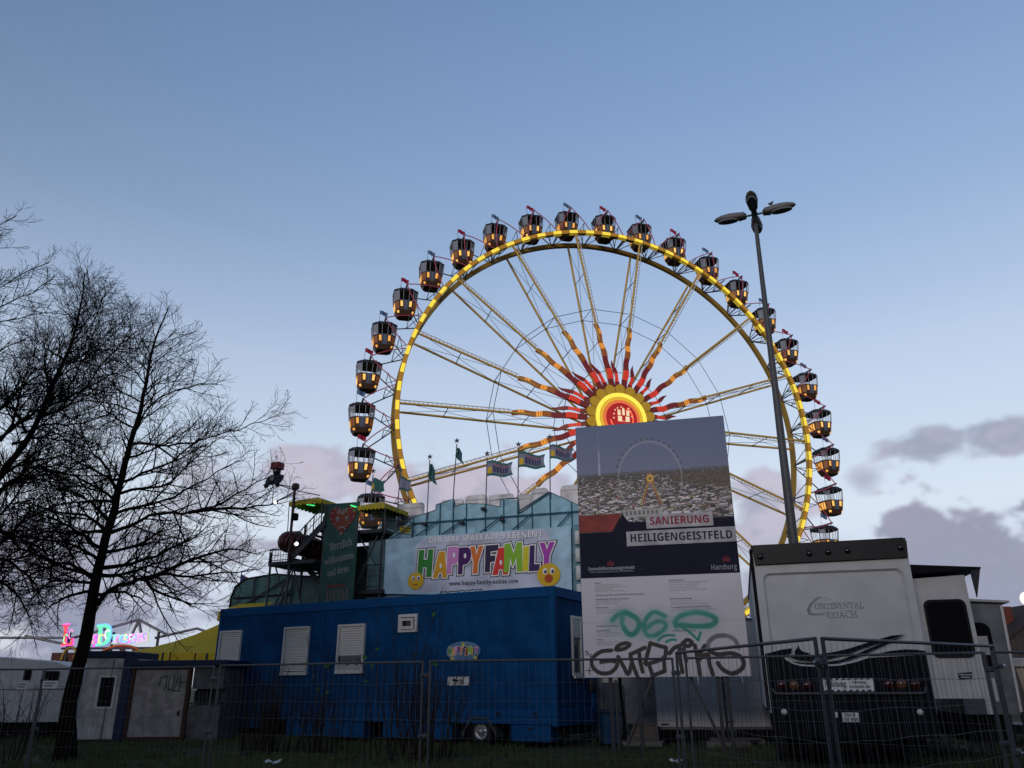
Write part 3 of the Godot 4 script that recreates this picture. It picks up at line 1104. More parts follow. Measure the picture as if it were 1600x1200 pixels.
	for q in [[9.42, 2.2], [10.17, 2.2], [9.77, 2.56]]:
		s = begin()
		slab(s, oval(q[0], q[1], 0.06, 0.05, 10), 0.02, 0.026)
		put(s, "yellow_dot", mat("sticker_yellow", 0.45, 0.42, 0.08, 0.6), ov)
	s = begin()
	slab(s, P2([9.28, 1.5, 9.98, 1.5, 9.98, 1.72, 9.28, 1.72]), 0.014, 0.02)
	var st := put(s, "white_sticker", mat("white_paint", 0, 0, 0), c)
	s = begin()
	slab(s, P2([9.42, 1.65, 9.55, 1.66, 9.6, 1.64, 9.72, 1.66, 9.6, 1.61, 9.66, 1.6, 9.47, 1.6]), 0.02, 0.024)
	ring(s, V(9.76, 1.59, 0.024), 0.04, 0.014)
	put(s, "sticker_print", mat("black_matt", 0, 0, 0), st)
	# storage boxes under the floor
	for q in [[3.44, 6.42, 0.12], [7.1, 9.42, 0.14], [11.25, 12.4, 0.14], [0.5, 2.2, 0.3]]:
		s = begin()
		soft_box(s, V(q[0], q[2], -0.5), V(q[1], 0.548, 0.0), 0.02)
		var bx := put(s, "storage_box", trim, c)
		s = begin()
		soft_box(s, V((q[0] + q[1]) / 2 - 0.07, 0.44, 0.0), V((q[0] + q[1]) / 2 + 0.07, 0.48, 0.03), 0.008)
		put(s, "box_latch", mat("dark_steel", 0, 0, 0), bx)
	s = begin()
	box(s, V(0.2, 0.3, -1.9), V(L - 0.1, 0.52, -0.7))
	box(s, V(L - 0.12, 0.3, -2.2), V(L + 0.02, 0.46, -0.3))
	box(s, V(0.3, 0.1, -0.75), V(9.6, 0.54, -0.7))  # dark skirt added so the gap under the floor reads dark
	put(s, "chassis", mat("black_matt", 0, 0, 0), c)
	# wheels
	for x in [10.33]:
		for z in [-0.14, -2.3]:
			wheel_at(c, V(x, 0.36, z), 0.36, 0.22)
		s = begin()
		var arch := []
		for q in [[9.83, 0.22], [9.86, 0.36], [10.08, 0.69], [10.58, 0.69], [10.82, 0.36], [10.86, 0.22]]:
			arch.append(V(q[0], q[1], 0))
		for i in 5:
			box(s, V(-0.02, -0.02, 0), V(0.02, 0.02, arch[i].distance_to(arch[i + 1])), Transform3D(frame_of(arch[i], arch[i + 1]), arch[i] + V(0, 0, 0.06)))
			quad(s, arch[i] + V(0, 0, 0.05), arch[i + 1] + V(0, 0, 0.05), arch[i + 1] + V(0, 0, -0.3), arch[i] + V(0, 0, -0.3))
		put(s, "mudguard", mat("galvanised", 0, 0, 0), c)
	# cable litter and leaves lying along the roof edge
	s = begin()
	var pts := []
	for i in 30:
		pts.append(V(8.9 + i * 0.05, H + 0.02 + 0.04 * absf(sin(i * 1.3)), -0.06 + 0.05 * sin(i * 0.9)))
	path_tube(s, pts, [0.014], 4)
	put(s, "roof_cable", mat("rubber", 0, 0, 0), c)

func ring(s: SurfaceTool, at: Vector3, r: float, t: float) -> void:
	var pts := []
	for i in 14:
		pts.append(at + V(cos(TAU * i / 14) * r, sin(TAU * i / 14) * r, 0))
	path_tube(s, pts, [t], 4, true)

func corrugated(s: SurfaceTool, x0: float, x1: float, y0: float, y1: float, z: float, pitch: float) -> void:
	var x := x0
	while x < x1 - 0.01:
		var p := [x, x + pitch * 0.55, x + pitch * 0.66, x + pitch * 0.89, x + pitch]
		var d := [0.0, 0.0, -0.012, -0.012, 0.0]
		for i in 4:
			var a: float = minf(p[i], x1)
			var b: float = minf(p[i + 1], x1)
			quad(s, V(a, y0, z + d[i]), V(b, y0, z + d[i + 1]), V(b, y1, z + d[i + 1]), V(a, y1, z + d[i]))
		x += pitch

func corrugated_end(s: SurfaceTool, x: float, z0: float, z1: float, y0: float, y1: float) -> void:
	var n := maxi(1, int(round((z1 - z0) / 0.12)))
	var pitch := (z1 - z0) / n
	for k in n:
		var b := z1 - k * pitch
		var p := [b, b - pitch * 0.55, b - pitch * 0.66, b - pitch * 0.89, b - pitch]
		var d := [0.0, 0.0, -0.03, -0.03, 0.0]
		for i in 4:
			quad(s, V(x + d[i], y0, p[i]), V(x + d[i + 1], y0, p[i + 1]), V(x + d[i + 1], y1, p[i + 1]), V(x + d[i], y1, p[i]))

func shutter_window(c: Node, x0: float, x1: float, y0: float, y1: float, closed_to: float) -> void:
	var white := mat("white_trim", 0, 0, 0)
	var s := begin()
	for q in [[x0, y0, x0 + 0.06, y1], [x1 - 0.06, y0, x1, y1], [x0 + 0.06, y1 - 0.06, x1 - 0.06, y1]]:
		box(s, V(q[0], q[1], -0.03), V(q[2], q[3], 0.075))
	var w := put(s, "shutter_window", white, c)
	s = begin()
	soft_box(s, V(x0 - 0.02, y0 - 0.1, -0.03), V(x1 + 0.02, y0, 0.08), 0.01)
	put(s, "window_sill", white, w)
	var y := y1 - 0.06
	var lay := mat("shutter", 0.72, 0.71, 0.69, 0.6, 0.0, fine, 1.0)
	s = begin()
	soft_box(s, V(0, 0, 0), V(x1 - x0 - 0.12, 0.064, 0.028), 0.012)
	var slat := mesh_of(s)
	while y - 0.07 > closed_to:
		y -= 0.07
		inst(slat, "shutter_slat", lay, w).position = V(x0 + 0.06, y, 0.006)
	if closed_to > y0 + 0.1:
		s = begin()
		box(s, V(x0 + 0.06, y0, 0.003), V(x1 - 0.06, y, 0.008))
		put(s, "pane", mat("dark_glass", 0, 0, 0), w)
		s = begin()
		var pts := P2([x0 + 0.06, y0, x1 - 0.06, y0, x1 - 0.06, y0 + 0.2, x1 - 0.3, y0 + 0.13, x1 - 0.42, y0 + 0.26, x1 - 0.6, y0 + 0.12, x0 + 0.25, y0 + 0.24, x0 + 0.06, y0 + 0.16])
		slab(s, pts, 0.009, 0.014)
		put(s, "folded_curtain", mat("dull_white", 0, 0, 0), w)

func wheel_at(parent: Node, at: Vector3, r: float, wdt: float) -> void:
	var xf := Transform3D(Basis(V(1, 0, 0), PI / 2), at)
	var s := begin()
	lathe(s, [Vector2(r * 0.55, -wdt / 2), Vector2(r * 0.93, -wdt / 2), Vector2(r, -wdt * 0.35), Vector2(r, wdt * 0.35), Vector2(r * 0.93, wdt / 2), Vector2(r * 0.55, wdt / 2)], 28, xf)
	var t := put(s, "wheel", mat("rubber", 0, 0, 0), parent)
	s = begin()
	lathe(s, [Vector2(r * 0.62, -wdt * 0.45), Vector2(r * 0.62, wdt * 0.48), Vector2(r * 0.55, wdt * 0.48), Vector2(r * 0.5, wdt * 0.2), Vector2(r * 0.2, wdt * 0.3), Vector2(r * 0.17, wdt * 0.62), Vector2(0.0, wdt * 0.66)], 24, xf)
	put(s, "rim", mat("wheel_silver", 0.4, 0.4, 0.42, 0.35, 0.5), t)
	s = begin()
	for i in 8:
		var a := TAU * i / 8
		tube(s, at + V(cos(a) * r * 0.33, sin(a) * r * 0.33, wdt * 0.2), at + V(cos(a) * r * 0.33, sin(a) * r * 0.33, wdt * 0.42), 0.018, 6)
	put(s, "wheel_nut", mat("chrome", 0, 0, 0), t)

# the eleven coloured block letters; fits a box of the given width and height
func happy_letters(parent: Node, at: Vector3, width: float, height: float, depth: float) -> void:
	# x0, y0, x1, y1 of each letter in facade units, colour
	var spec := [["H", 1.54, 5.55, 2.22, 6.64, [0.03, 0.2, 0.035]], ["A", 2.27, 5.49, 2.9, 6.52, [0.6, 0.3, 0.02]], ["P", 2.84, 5.62, 3.42, 6.68, [0.55, 0.22, 0.5]], ["P", 3.34, 5.58, 3.9, 6.62, [0.06, 0.012, 0.11]], ["Y", 3.84, 5.57, 4.4, 6.63, [0.62, 0.16, 0.03]], ["F", 4.5, 5.6, 5.05, 6.63, [0.03, 0.02, 0.06]], ["A", 4.86, 5.47, 5.52, 6.5, [0.6, 0.035, 0.04]], ["M", 5.3, 5.55, 6.1, 6.66, [0.2, 0.42, 0.03]], ["I", 6.1, 5.55, 6.34, 6.48, [0.55, 0.5, 0.03]], ["L", 6.37, 5.53, 6.8, 6.5, [0.035, 0.02, 0.1]], ["Y", 6.76, 5.72, 7.38, 6.58, [0.33, 0.05, 0.36]]]
	var kx := width / (7.38 - 1.54)
	var ky := height / (6.68 - 5.47)
	for k in spec.size():
		var e: Array = spec[k]
		var pts := PackedVector2Array()
		for p in glyph(e[0]):
			var q := Vector2(lerpf(e[1], e[3], p.x) - 1.54, lerpf(e[2], e[4], p.y) - 5.47)
			q.x += (q.y - 0.5) * 0.06
			pts.append(Vector2(q.x * kx, q.y * ky))
		var o := 0.045 * ky
		var z := depth * 0.3 * k / 11.0
		var xf := Transform3D(Basis(), at)
		for lay in [[o * 1.7, 0.0, "letter_shadow", mat("print_dark", 0.02, 0.02, 0.04, 0.6)], [o, depth * 0.4, "letter_outline", mat("print_white", 0.7, 0.7, 0.7, 0.6)]]:
			for poly in Geometry2D.offset_polygon(pts, lay[0], Geometry2D.JOIN_MITER):
				if Geometry2D.is_polygon_clockwise(poly):
					continue
				var s := begin()
				slab(s, poly, lay[1] + z, lay[1] + depth * 0.3 + z, xf)
				put(s, lay[2], lay[3], parent)
		var s := begin()
		slab(s, pts, depth * 0.8 + z, depth * 1.2 + z, xf)
		var lt := put(s, "letter", mat("letter_%d" % k, e[5][0], e[5][1], e[5][2], 0.55), parent)
		if e[0] == "A" or e[0] == "P":
			var hx := 0.5 if e[0] == "A" else 0.56
			var hy := 0.45 if e[0] == "A" else 0.68
			var c := Vector2((lerpf(e[1], e[3], hx) - 1.54) * kx, (lerpf(e[2], e[4], hy) - 5.47) * ky)
			s = begin()
			slab(s, oval(c.x, c.y, 0.055 * kx, 0.1 * ky, 12), depth * 1.2 + z, depth * 1.5 + z, xf)
			put(s, "letter_eye", mat("print_white", 0, 0, 0), lt)

func glyph(ch: String) -> PackedVector2Array:
	match ch:
		"H": return P2([0.02, 0, 0.36, 0, 0.36, 0.36, 0.62, 0.36, 0.62, 0, 0.98, 0, 0.96, 1, 0.62, 1, 0.62, 0.64, 0.36, 0.64, 0.36, 1, 0, 1])
		"A": return P2([0, 0, 0.34, 0, 0.4, 0.2, 0.62, 0.2, 0.67, 0, 1, 0, 0.7, 1, 0.3, 1])
		"P": return P2([0.05, 0, 0.4, 0, 0.4, 0.34, 0.72, 0.36, 0.95, 0.5, 1, 0.72, 0.9, 0.92, 0.66, 1, 0, 1])
		"Y": return P2([0.32, 0, 0.68, 0, 0.68, 0.4, 1, 1, 0.66, 1, 0.5, 0.66, 0.34, 1, 0, 1, 0.32, 0.4])
		"F": return P2([0.05, 0, 0.45, 0, 0.43, 0.36, 0.78, 0.38, 0.8, 0.6, 0.42, 0.6, 0.42, 0.76, 0.98, 0.78, 1, 1, 0, 1])
		"M": return P2([0.04, 0, 0.3, 0, 0.33, 0.5, 0.5, 0.16, 0.67, 0.5, 0.72, 0, 1, 0, 0.92, 1, 0.66, 1, 0.5, 0.62, 0.3, 1, 0, 0.96])
		"I": return P2([0, 0, 1, 0, 1, 1, 0, 1])
	return P2([0, 0, 1, 0, 1, 0.26, 0.48, 0.26, 0.46, 1, 0, 1])

# ------------------------------------------------------------------ fun house: facade, banner, flags
const FH := Vector3(-5.2, 0, -33.0)
const FH_TURN := -21.907

func build_funhouse() -> void:
	var f := thing("fun_house", "pale blue fun house facade with stepped skyline top and bracing tubes", "fun house", FH, deg_to_rad(FH_TURN))
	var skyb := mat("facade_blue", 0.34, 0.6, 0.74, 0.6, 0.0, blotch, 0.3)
	# skyline boards, one per bay between the posts
	var cuts := [0.0, 1.16, 1.78, 2.39, 2.99, 3.59, 4.43, 5.23, 5.83, 6.44, 7.19, 8.07, 9.4, 10.6, 11.8]
	var tops := [[0.0, 7.3], [1.16, 8.08], [1.76, 8.2], [2.17, 8.29], [2.18, 8.51], [2.97, 8.67], [3.03, 8.37], [3.4, 8.43], [3.72, 8.42], [4.43, 8.34], [5.07, 8.17], [5.08, 8.48], [5.82, 8.47], [5.86, 7.84], [7.2, 8.57], [8.35, 7.95], [9.4, 8.1], [10.6, 8.5], [11.8, 7.8]]
	for i in cuts.size() - 1:
		var a: float = cuts[i] + 0.004
		var b: float = cuts[i + 1] - 0.004
		var pts := PackedVector2Array([Vector2(a, 0.3), Vector2(b, 0.3)])
		var up := PackedVector2Array()
		up.append(Vector2(a, top_at(tops, a)))
		for t in tops:
			if t[0] > a + 0.01 and t[0] < b - 0.01:
				up.append(Vector2(t[0], t[1]))
		up.append(Vector2(b, top_at(tops, b)))
		up.reverse()
		pts.append_array(up)
		var s := begin()
		slab(s, pts, -0.08, 0.0 if i % 2 == 0 else 0.008)
		put(s, "skyline_board", skyb, f)
	var s := begin()
	# edge strip along the skyline
	for i in tops.size() - 1:
		var a := V(tops[i][0], tops[i][1], -0.03)
		var b := V(tops[i + 1][0], tops[i + 1][1], -0.03)
		if a.distance_to(b) > 0.02:
			bar(s, a, b, 0.12, 0.02)
	put(s, "edge_strip", mat("teal_tube", 0.025, 0.1, 0.14, 0.5, 0.2), f)
	# tubes in front of the boards
	var tubes := mat("teal_tube", 0, 0, 0)
	for x in [1.16, 1.78, 2.39, 2.99, 3.59, 4.43, 5.23, 5.83, 6.44, 7.19, 8.07, 9.4]:
		s = begin()
		tube(s, V(x, 7.0, 0.06), V(x, top_at(tops, x) - 0.03, 0.06), 0.022, 6)
		put(s, "upright_tube", tubes, f)
	s = begin()
	tube(s, V(1.1, 7.79, 0.11), V(9.4, 7.68, 0.11), 0.028, 6)
	put(s, "rail_tube", tubes, f)
	for e in [[0.1, 7.16, 1.2, 7.78], [1.2, 7.16, 2.35, 7.8], [2.4, 7.15, 3.6, 7.8], [4.2, 7.15, 5.2, 7.78], [5.6, 7.15, 6.45, 7.76], [5.86, 7.86, 7.2, 8.55], [7.5, 7.15, 8.1, 7.72]]:
		s = begin()
		tube(s, V(e[0], e[1], 0.15), V(e[2], e[3], 0.15), 0.028, 6)
		put(s, "brace_tube", tubes, f)
	for e in [[3.45, 7.62], [4.4, 8.1], [5.2, 7.6], [1.75, 7.7]]:
		s = begin()
		soft_box(s, V(e[0] - 0.1, e[1] - 0.05, 0.1), V(e[0] + 0.1, e[1] + 0.07, 0.26), 0.02)
		put(s, "spotlight", mat("dark_steel", 0, 0, 0), f)
	# corrugated left end
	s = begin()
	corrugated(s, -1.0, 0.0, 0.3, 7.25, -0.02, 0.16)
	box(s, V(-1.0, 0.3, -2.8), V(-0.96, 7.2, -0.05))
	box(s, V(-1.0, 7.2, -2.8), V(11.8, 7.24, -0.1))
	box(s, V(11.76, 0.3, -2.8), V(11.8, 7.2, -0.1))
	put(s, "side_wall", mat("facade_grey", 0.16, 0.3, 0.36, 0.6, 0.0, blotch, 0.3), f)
	s = begin()
	box(s, V(0.5, 7.45, -0.02), V(1.0, 7.72, 0.03))
	put(s, "yellow_board", mat("tarp_yellow", 0.48, 0.36, 0.02, 0.7, 0.0, fine, 0.7), f)
	s = begin()
	soft_box(s, V(8.15, 4.0, -0.05), V(8.6, 7.15, 0.3), 0.03)
	put(s, "banner_post", mat("facade_grey", 0, 0, 0), f)
	for y in [4.7, 5.35, 6.0, 6.65]:
		s = begin()
		lathe(s, [Vector2(0, -0.26), Vector2(0.1, -0.26), Vector2(0.1, 0.24), Vector2(0, 0.26)], 12, Transform3D(Basis(), V(8.35, y, 0.36)))
		put(s, "lamp_tube", mat("white_paint", 0, 0, 0), f)
	# pale boards behind with white outlines
	var shapes := [[-0.54, 8.3, 0.77, 9.05, 0.14], [1.6, 8.3, 2.68, 9.04, 0.14], [2.77, 8.2, 3.8, 9.14, 0.2], [3.86, 8.2, 5.0, 9.06, 0.12], [5.24, 8.0, 5.82, 8.98, 0.1], [5.82, 8.0, 6.55, 9.16, 0.16], [7.1, 8.0, 8.3, 9.16, 0.22], [8.5, 8.0, 9.9, 9.0, 0.22], [-0.54, 7.4, 2.2, 8.5, 0.05]]
	for i in shapes.size():
		var e: Array = shapes[i]
		s = begin()
		slab(s, round_rect(e[0], e[1] - 0.4, e[2], e[3], e[4]), -1.6 - 0.02 * (i % 2), -1.5 - 0.02 * (i % 2))
		var b := put(s, "cloud_board", mat("pale_board", 0.8, 0.78, 0.8, 0.6, 0.0, blotch, 0.3), f)
		s = begin()
		var y1: float = e[3] - 0.2
		bar(s, V(e[0] + 0.06, y1, -1.49), V(e[2] - 0.06, y1, -1.49), 0.035, 0.035)
		bar(s, V(e[0] + 0.06, e[1] - 0.3, -1.49), V(e[0] + 0.06, y1, -1.49), 0.035, 0.035)
		bar(s, V(e[2] - 0.06, e[1] - 0.3, -1.49), V(e[2] - 0.06, y1, -1.49), 0.035, 0.035)
		put(s, "light_line", mat("white_trim", 0, 0, 0), b)
	# the banner
	var bn := thing("advertising_banner", "wide pale blue banner with bold multicoloured letters and two yellow smileys", "banner", FH, deg_to_rad(FH_TURN))
	s = begin()
	slab(s, P2([-0.02, 5.0, 8.02, 4.5, 8.06, 7.13, 4.0, 7.17, 1.3, 7.22, 1.25, 7.16, -0.02, 7.2]), 0.2, 0.22)
	put(s, "banner_sheet", mat("banner_sheet", 0.45, 0.68, 0.84, 0.6, 0.0, blotch, 0.22), bn)
	s = begin()
	slab(s, P2([1.4, 5.0, 7.2, 4.85, 7.2, 6.95, 6.9, 7.1, 2.0, 7.16, 1.4, 6.85]), 0.221, 0.226)
	put(s, "pale_field", mat("banner_pale", 0.6, 0.66, 0.82, 0.6, 0.0, blotch, 0.2), bn)
	happy_letters(bn, V(1.54, 5.47, 0.228), 5.84, 1.21, 0.02)
	write(bn, "slogan_shadow", "DER IRRE SPASS AUF 5 EBENEN !", V(2.0, 6.885, 0.232), 0.245, 4.9, mat("slogan_grey", 0.09, 0.1, 0.14, 0.6), true, false, -1.0)
	write(bn, "slogan", "DER IRRE SPASS AUF 5 EBENEN !", V(2.012, 6.9, 0.239), 0.225, 4.87, mat("slogan_pale", 0.7, 0.7, 0.74, 0.6), true, false, -1.0)
	write(bn, "web_address", "www.happy-family-online.com", V(2.96, 5.17, 0.232), 0.15, 2.93, mat("print_dark", 0, 0, 0), true, false, -0.9)
	for e in [[1.48, 5.43, 0.36, false], [7.14, 5.36, 0.46, true]]:
		s = begin()
		slab(s, oval(e[0], e[1], e[2], e[2] * 0.93, 32), 0.25, 0.262)
		var sm := put(s, "smiley", mat("smiley_yellow", 0.55, 0.36, 0.02, 0.55), bn)
		for sx in [-0.3, 0.32]:
			s = begin()
			slab(s, oval(e[0] + sx * e[2], e[1] + 0.3 * e[2], 0.2 * e[2], 0.26 * e[2], 16), 0.262, 0.268)
			put(s, "eye_white", mat("print_white", 0, 0, 0), sm)
			s = begin()
			slab(s, oval(e[0] + (sx + 0.04) * e[2], e[1] + 0.25 * e[2], 0.11 * e[2], 0.15 * e[2], 12), 0.268, 0.274)
			put(s, "pupil", mat("print_dark", 0, 0, 0), sm)
		s = begin()
		if e[3]:
			slab(s, oval(e[0], e[1] - 0.3 * e[2], 0.36 * e[2], 0.34 * e[2], 16), 0.262, 0.272)
		else:
			slab(s, P2([e[0] - 0.2, e[1] - 0.06, e[0] - 0.1, e[1] - 0.17, e[0] + 0.05, e[1] - 0.2, e[0] + 0.18, e[1] - 0.1, e[0] + 0.05, e[1] - 0.15, e[0] - 0.08, e[1] - 0.13]), 0.262, 0.268)
		put(s, "mouth", mat("mouth_red", 0.35, 0.06, 0.02, 0.6), sm)
	# flag poles
	var flags := [[-0.95, 8.0, 10.09, 0.64, 0.6, -0.25, "green", "short flag pole with star and drooping green flag above the stair tower"], [0.4, 8.4, 10.02, 0.6, 0.6, -0.3, "wrap", "flag pole with crumpled green and lilac flag in front of the wheel rim"], [1.81, 7.95, 10.43, 0.32, 0.7, -0.1, "limp", "flag pole with star and limp narrow green flag"], [3.0, 8.6, 10.99, 0.3, 0.5, -0.02, "limp2", "tallest flag pole with star and a rolled up green flag"], [4.47, 8.3, 10.27, 1.15, 0.66, -0.16, "print", "flag pole with printed blue and green flag, tattered at its lower corner"], [5.86, 8.25, 10.5, 1.16, 0.66, -0.22, "print", "flag pole with printed blue and green flag tapering to a point"], [7.22, 8.3, 10.65, 0.98, 0.6, -0.3, "print", "flag pole at the gable with printed flag beside the billboard"]]
	for e in flags:
		flag_pole(e)

func top_at(tops: Array, x: float) -> float:
	for i in tops.size() - 1:
		if x >= tops[i][0] and x <= tops[i + 1][0]:
			return lerpf(tops[i][1], tops[i + 1][1], (x - tops[i][0]) / maxf(0.001, tops[i + 1][0] - tops[i][0]))
	return tops[-1][1]

func flag_pole(e: Array) -> void:
	var t := thing("flag_pole", e[7], "flag", FH, deg_to_rad(FH_TURN), "flag poles along the fun house skyline")
	var s := begin()
	var lean: float = 0.05 if e[6] != "limp2" else 0.12
	var foot := V(e[0], e[1], 0.1)
	var top := V(e[0] + lean, e[2], 0.1)
	tube(s, foot, top, 0.022, 6)
	put(s, "pole", mat("galvanised", 0, 0, 0), t)
	# five pointed star
	var pts := PackedVector2Array()
	for i in 10:
		var r := 0.13 if i % 2 == 0 else 0.055
		pts.append(Vector2(r * sin(TAU * i / 10), r * cos(TAU * i / 10)))
	s = begin()
	slab(s, pts, -0.015, 0.015, Transform3D(Basis(V(0, 1, 0), 0.2), top + V(0, 0.15, 0)))
	put(s, "star", mat("dark_star", 0.03, 0.04, 0.07, 0.5), t)
	var green := mat("flag_green", 0.055, 0.17, 0.17, 0.8, 0.0, fine, 1.5)
	var lilac := mat("flag_lilac", 0.25, 0.26, 0.36, 0.8, 0.0, fine, 1.5)
	var n := 12
	var limp: bool = e[6].begins_with("limp")
	var zz := 0.1
	var curve := func(u: float, v: float) -> Vector3:
		var q := V(top.x + 0.02, top.y - 0.18, zz)
		var hgt: float = e[4]
		if limp:
			return q + V(e[3] * u * (0.4 + 0.6 * v) + 0.05 * sin(v * 7.0), -hgt * v - 0.25 * u * v, 0.09 * sin(u * 9.0 + v * 3.0))
		var taper := 1.0 - 0.18 * u
		return q + V(e[3] * u * (1.0 - 0.06 * sin(v * PI)), e[5] * u * e[3] - hgt * v * taper + 0.035 * sin(u * 7.0), 0.09 * sin(u * 7.5 + v * 1.1))
	var strips := [[0.0, 1.0, 0.0, 0.16, green], [0.0, 1.0, 0.16, 0.82, lilac], [0.0, 1.0, 0.82, 1.0, green]]
	if e[6] in ["limp", "limp2", "green"]:
		strips = [[0.0, 1.0, 0.0, 1.0, green]]
	for st in strips:
		s = begin()
		s.set_smooth_group(1)
		for i in n:
			for k in 3:
				var u0: float = float(i) / n
				var u1: float = float(i + 1) / n
				var v0: float = lerpf(st[2], st[3], k / 3.0)
				var v1: float = lerpf(st[2], st[3], (k + 1) / 3.0)
				quad(s, curve.call(u0, v1), curve.call(u1, v1), curve.call(u1, v0), curve.call(u0, v0))
		put(s, "flag_cloth", st[4], t)
	if e[6] == "print":
		# print on the cloth: a row of dark letters and a red line, following the waves
		for k in 6:
			s = begin()
			var u0: float = 0.26 + k * 0.105
			cloth_patch(s, curve, u0, u0 + 0.075, 0.32 + 0.03 * (k % 2), 0.74, 0.012)
			put(s, "printed_letter", mat("flag_print", 0.06, 0.05, 0.12, 0.8), t)
		s = begin()
		cloth_patch(s, curve, 0.2, 0.85, 0.2, 0.26, 0.012)
		put(s, "printed_line", mat("flag_print_red", 0.35, 0.06, 0.1, 0.8), t)
	if e[6] == "print" or e[6] == "green":
		s = begin()
		cloth_patch(s, curve, 0.04, 0.2, 0.45, 0.85, 0.012)
		put(s, "printed_face", mat("smiley_yellow", 0, 0, 0), t)

func cloth_patch(s: SurfaceTool, f: Callable, u0: float, u1: float, v0: float, v1: float, out: float) -> void:
	for i in 3:
		var a := lerpf(u0, u1, i / 3.0)
		var b := lerpf(u0, u1, (i + 1) / 3.0)
		var o := V(0, 0, out)
		quad(s, f.call(a, v1) + o, f.call(b, v1) + o, f.call(b, v0) + o, f.call(a, v0) + o)

# ------------------------------------------------------------------ stair tower with slide, banner and lamps
func build_tower() -> void:
	var turn := deg_to_rad(FH_TURN)
	var t := thing("stair_tower", "dark steel stair tower with landings and railings beside the fun house", "stair tower", FH, turn)
	var steel := mat("tower_steel", 0.055, 0.07, 0.075, 0.5, 0.3, grain, 0.9)
	var dark := mat("dark_steel", 0, 0, 0)
	# posts
	for e in [[-5.25, 0.9, 0.0, 6.9], [-4.28, 0.9, 0.0, 7.2], [-2.72, 0.75, 0.0, 8.8], [-1.12, 0.75, 0.0, 8.8], [-0.15, 0.3, 0.0, 8.6], [-5.25, -1.3, 0.0, 6.9], [-2.72, -1.3, 0.0, 9.3], [-1.12, -1.3, 0.0, 8.8], [-0.15, -1.3, 0.0, 8.6], [-4.28, -1.3, 0.0, 8.8]]:
		var s := begin()
		tube(s, V(e[0], e[2], e[1]), V(e[0], e[3], e[1]), 0.05, 6)
		put(s, "post", steel, t)
	# landings
	for e in [[-5.35, -3.0, 6.32, -1.3, 0.95], [-2.75, 0.05, 7.42, -1.3, 0.7], [-1.3, 0.05, 5.0, -1.3, 0.4], [-5.3, -2.8, 4.3, -1.3, 0.9]]:
		var s := begin()
		soft_box(s, V(e[0], e[2], e[3]), V(e[1], e[2] + 0.16, e[4]), 0.015)
		put(s, "landing", dark, t)
	# stair flights: upper to the right, lower to the left
	for e in [[-4.25, 6.48, -2.6, 7.95, 0.95, 0.05], [-2.75, 5.05, -4.25, 6.4, -0.2, -1.1]]:
		for z in [e[4], e[5]]:
			var s := begin()
			bar(s, V(e[0], e[1], z), V(e[2], e[3], z), 0.05, 0.22)
			put(s, "stringer", dark, t)
		for i in 8:
			var q := (i + 0.5) / 8.0
			var s := begin()
			box(s, V(lerpf(e[0], e[2], q) - 0.13, lerpf(e[1], e[3], q) - 0.03, e[5]), V(lerpf(e[0], e[2], q) + 0.13, lerpf(e[1], e[3], q) + 0.01, e[4]))
			put(s, "stair_tread", dark, t)
	# railings
	railing(t, V(-4.25, 6.55, 0.98), V(-2.62, 8.02, 0.98), 0.75, 13, steel)
	railing(t, V(-5.3, 6.48, 0.95), V(-4.3, 6.48, 0.95), 0.5, 8, steel)
	railing(t, V(-1.15, 7.58, 0.7), V(0.05, 7.58, 0.7), 0.95, 11, steel)
	railing(t, V(0.05, 7.58, 0.7), V(0.05, 7.58, -1.3), 0.95, 12, steel)
	railing(t, V(-1.3, 5.16, 0.4), V(-0.05, 5.16, 0.4), 1.0, 14, steel)
	railing(t, V(-4.2, 6.48, -1.28), V(-2.7, 7.58, -1.28), 1.3, 14, steel)
	railing(t, V(-1.12, 7.58, -1.28), V(0.05, 7.58, -1.28), 0.95, 11, steel)
	railing(t, V(0.1, 7.4, 0.5), V(1.25, 7.2, 0.3), 0.6, 4, steel)
	# diagonals
	for e in [[-5.2, 4.4, -4.3, 6.3], [-4.3, 4.4, -5.2, 6.3], [-4.25, 6.2, -3.6, 4.4], [-4.25, 6.2, -4.9, 4.4], [-1.1, 7.35, -0.2, 6.1], [-1.1, 5.2, -0.2, 7.3]]:
		var s := begin()
		tube(s, V(e[0], e[1], 0.6), V(e[2], e[3], 0.6), 0.035, 5)
		put(s, "brace", steel, t)
	# dark back wall under the upper landing and a wooden hut wall
	var s := begin()
	corrugated(s, -3.9, -1.0, 3.5, 7.3, -1.34, 0.16)
	put(s, "back_wall", mat("tower_wall", 0.04, 0.06, 0.06, 0.6, 0.0, blotch, 0.4), t)
	s = begin()
	box(s, V(-1.05, 6.3, -1.28), V(-0.2, 7.3, -1.2))
	put(s, "timber_board", mat("timber", 0.16, 0.055, 0.02, 0.6, 0.0, fine, 0.8), t)
	s = begin()
	slab(s, round_rect(-1.0, 7.6, -0.3, 8.55, 0.2), -1.05, -1.0)
	put(s, "teal_window", mat("facade_blue", 0, 0, 0), t)
	# green canopy tubes that light the landings
	for e in [[-4.05, 8.98, 0.4, -3.6, 8.9, 0.4], [-1.4, 8.62, 0.9, -1.12, 8.52, 0.9]]:
		s = begin()
		tube(s, V(e[0], e[1], e[2]), V(e[3], e[4], e[5]), 0.03, 6)
		put(s, "green_light_tube", glow("green_tube", 0.08, 1.0, 0.3, 0.9), t)
		var gl := OmniLight3D.new()
		gl.name = "green_light"
		gl.light_color = Color(0.35, 1.0, 0.55)
		gl.light_energy = 0.04
		gl.light_size = 0.2
		gl.omni_range = 15.0
		gl.omni_attenuation = 2.0
		gl.shadow_enabled = true
		t.add_child(gl)
		gl.position = V((e[0] + e[3]) / 2, e[1] - 0.12, e[2] + 0.05)
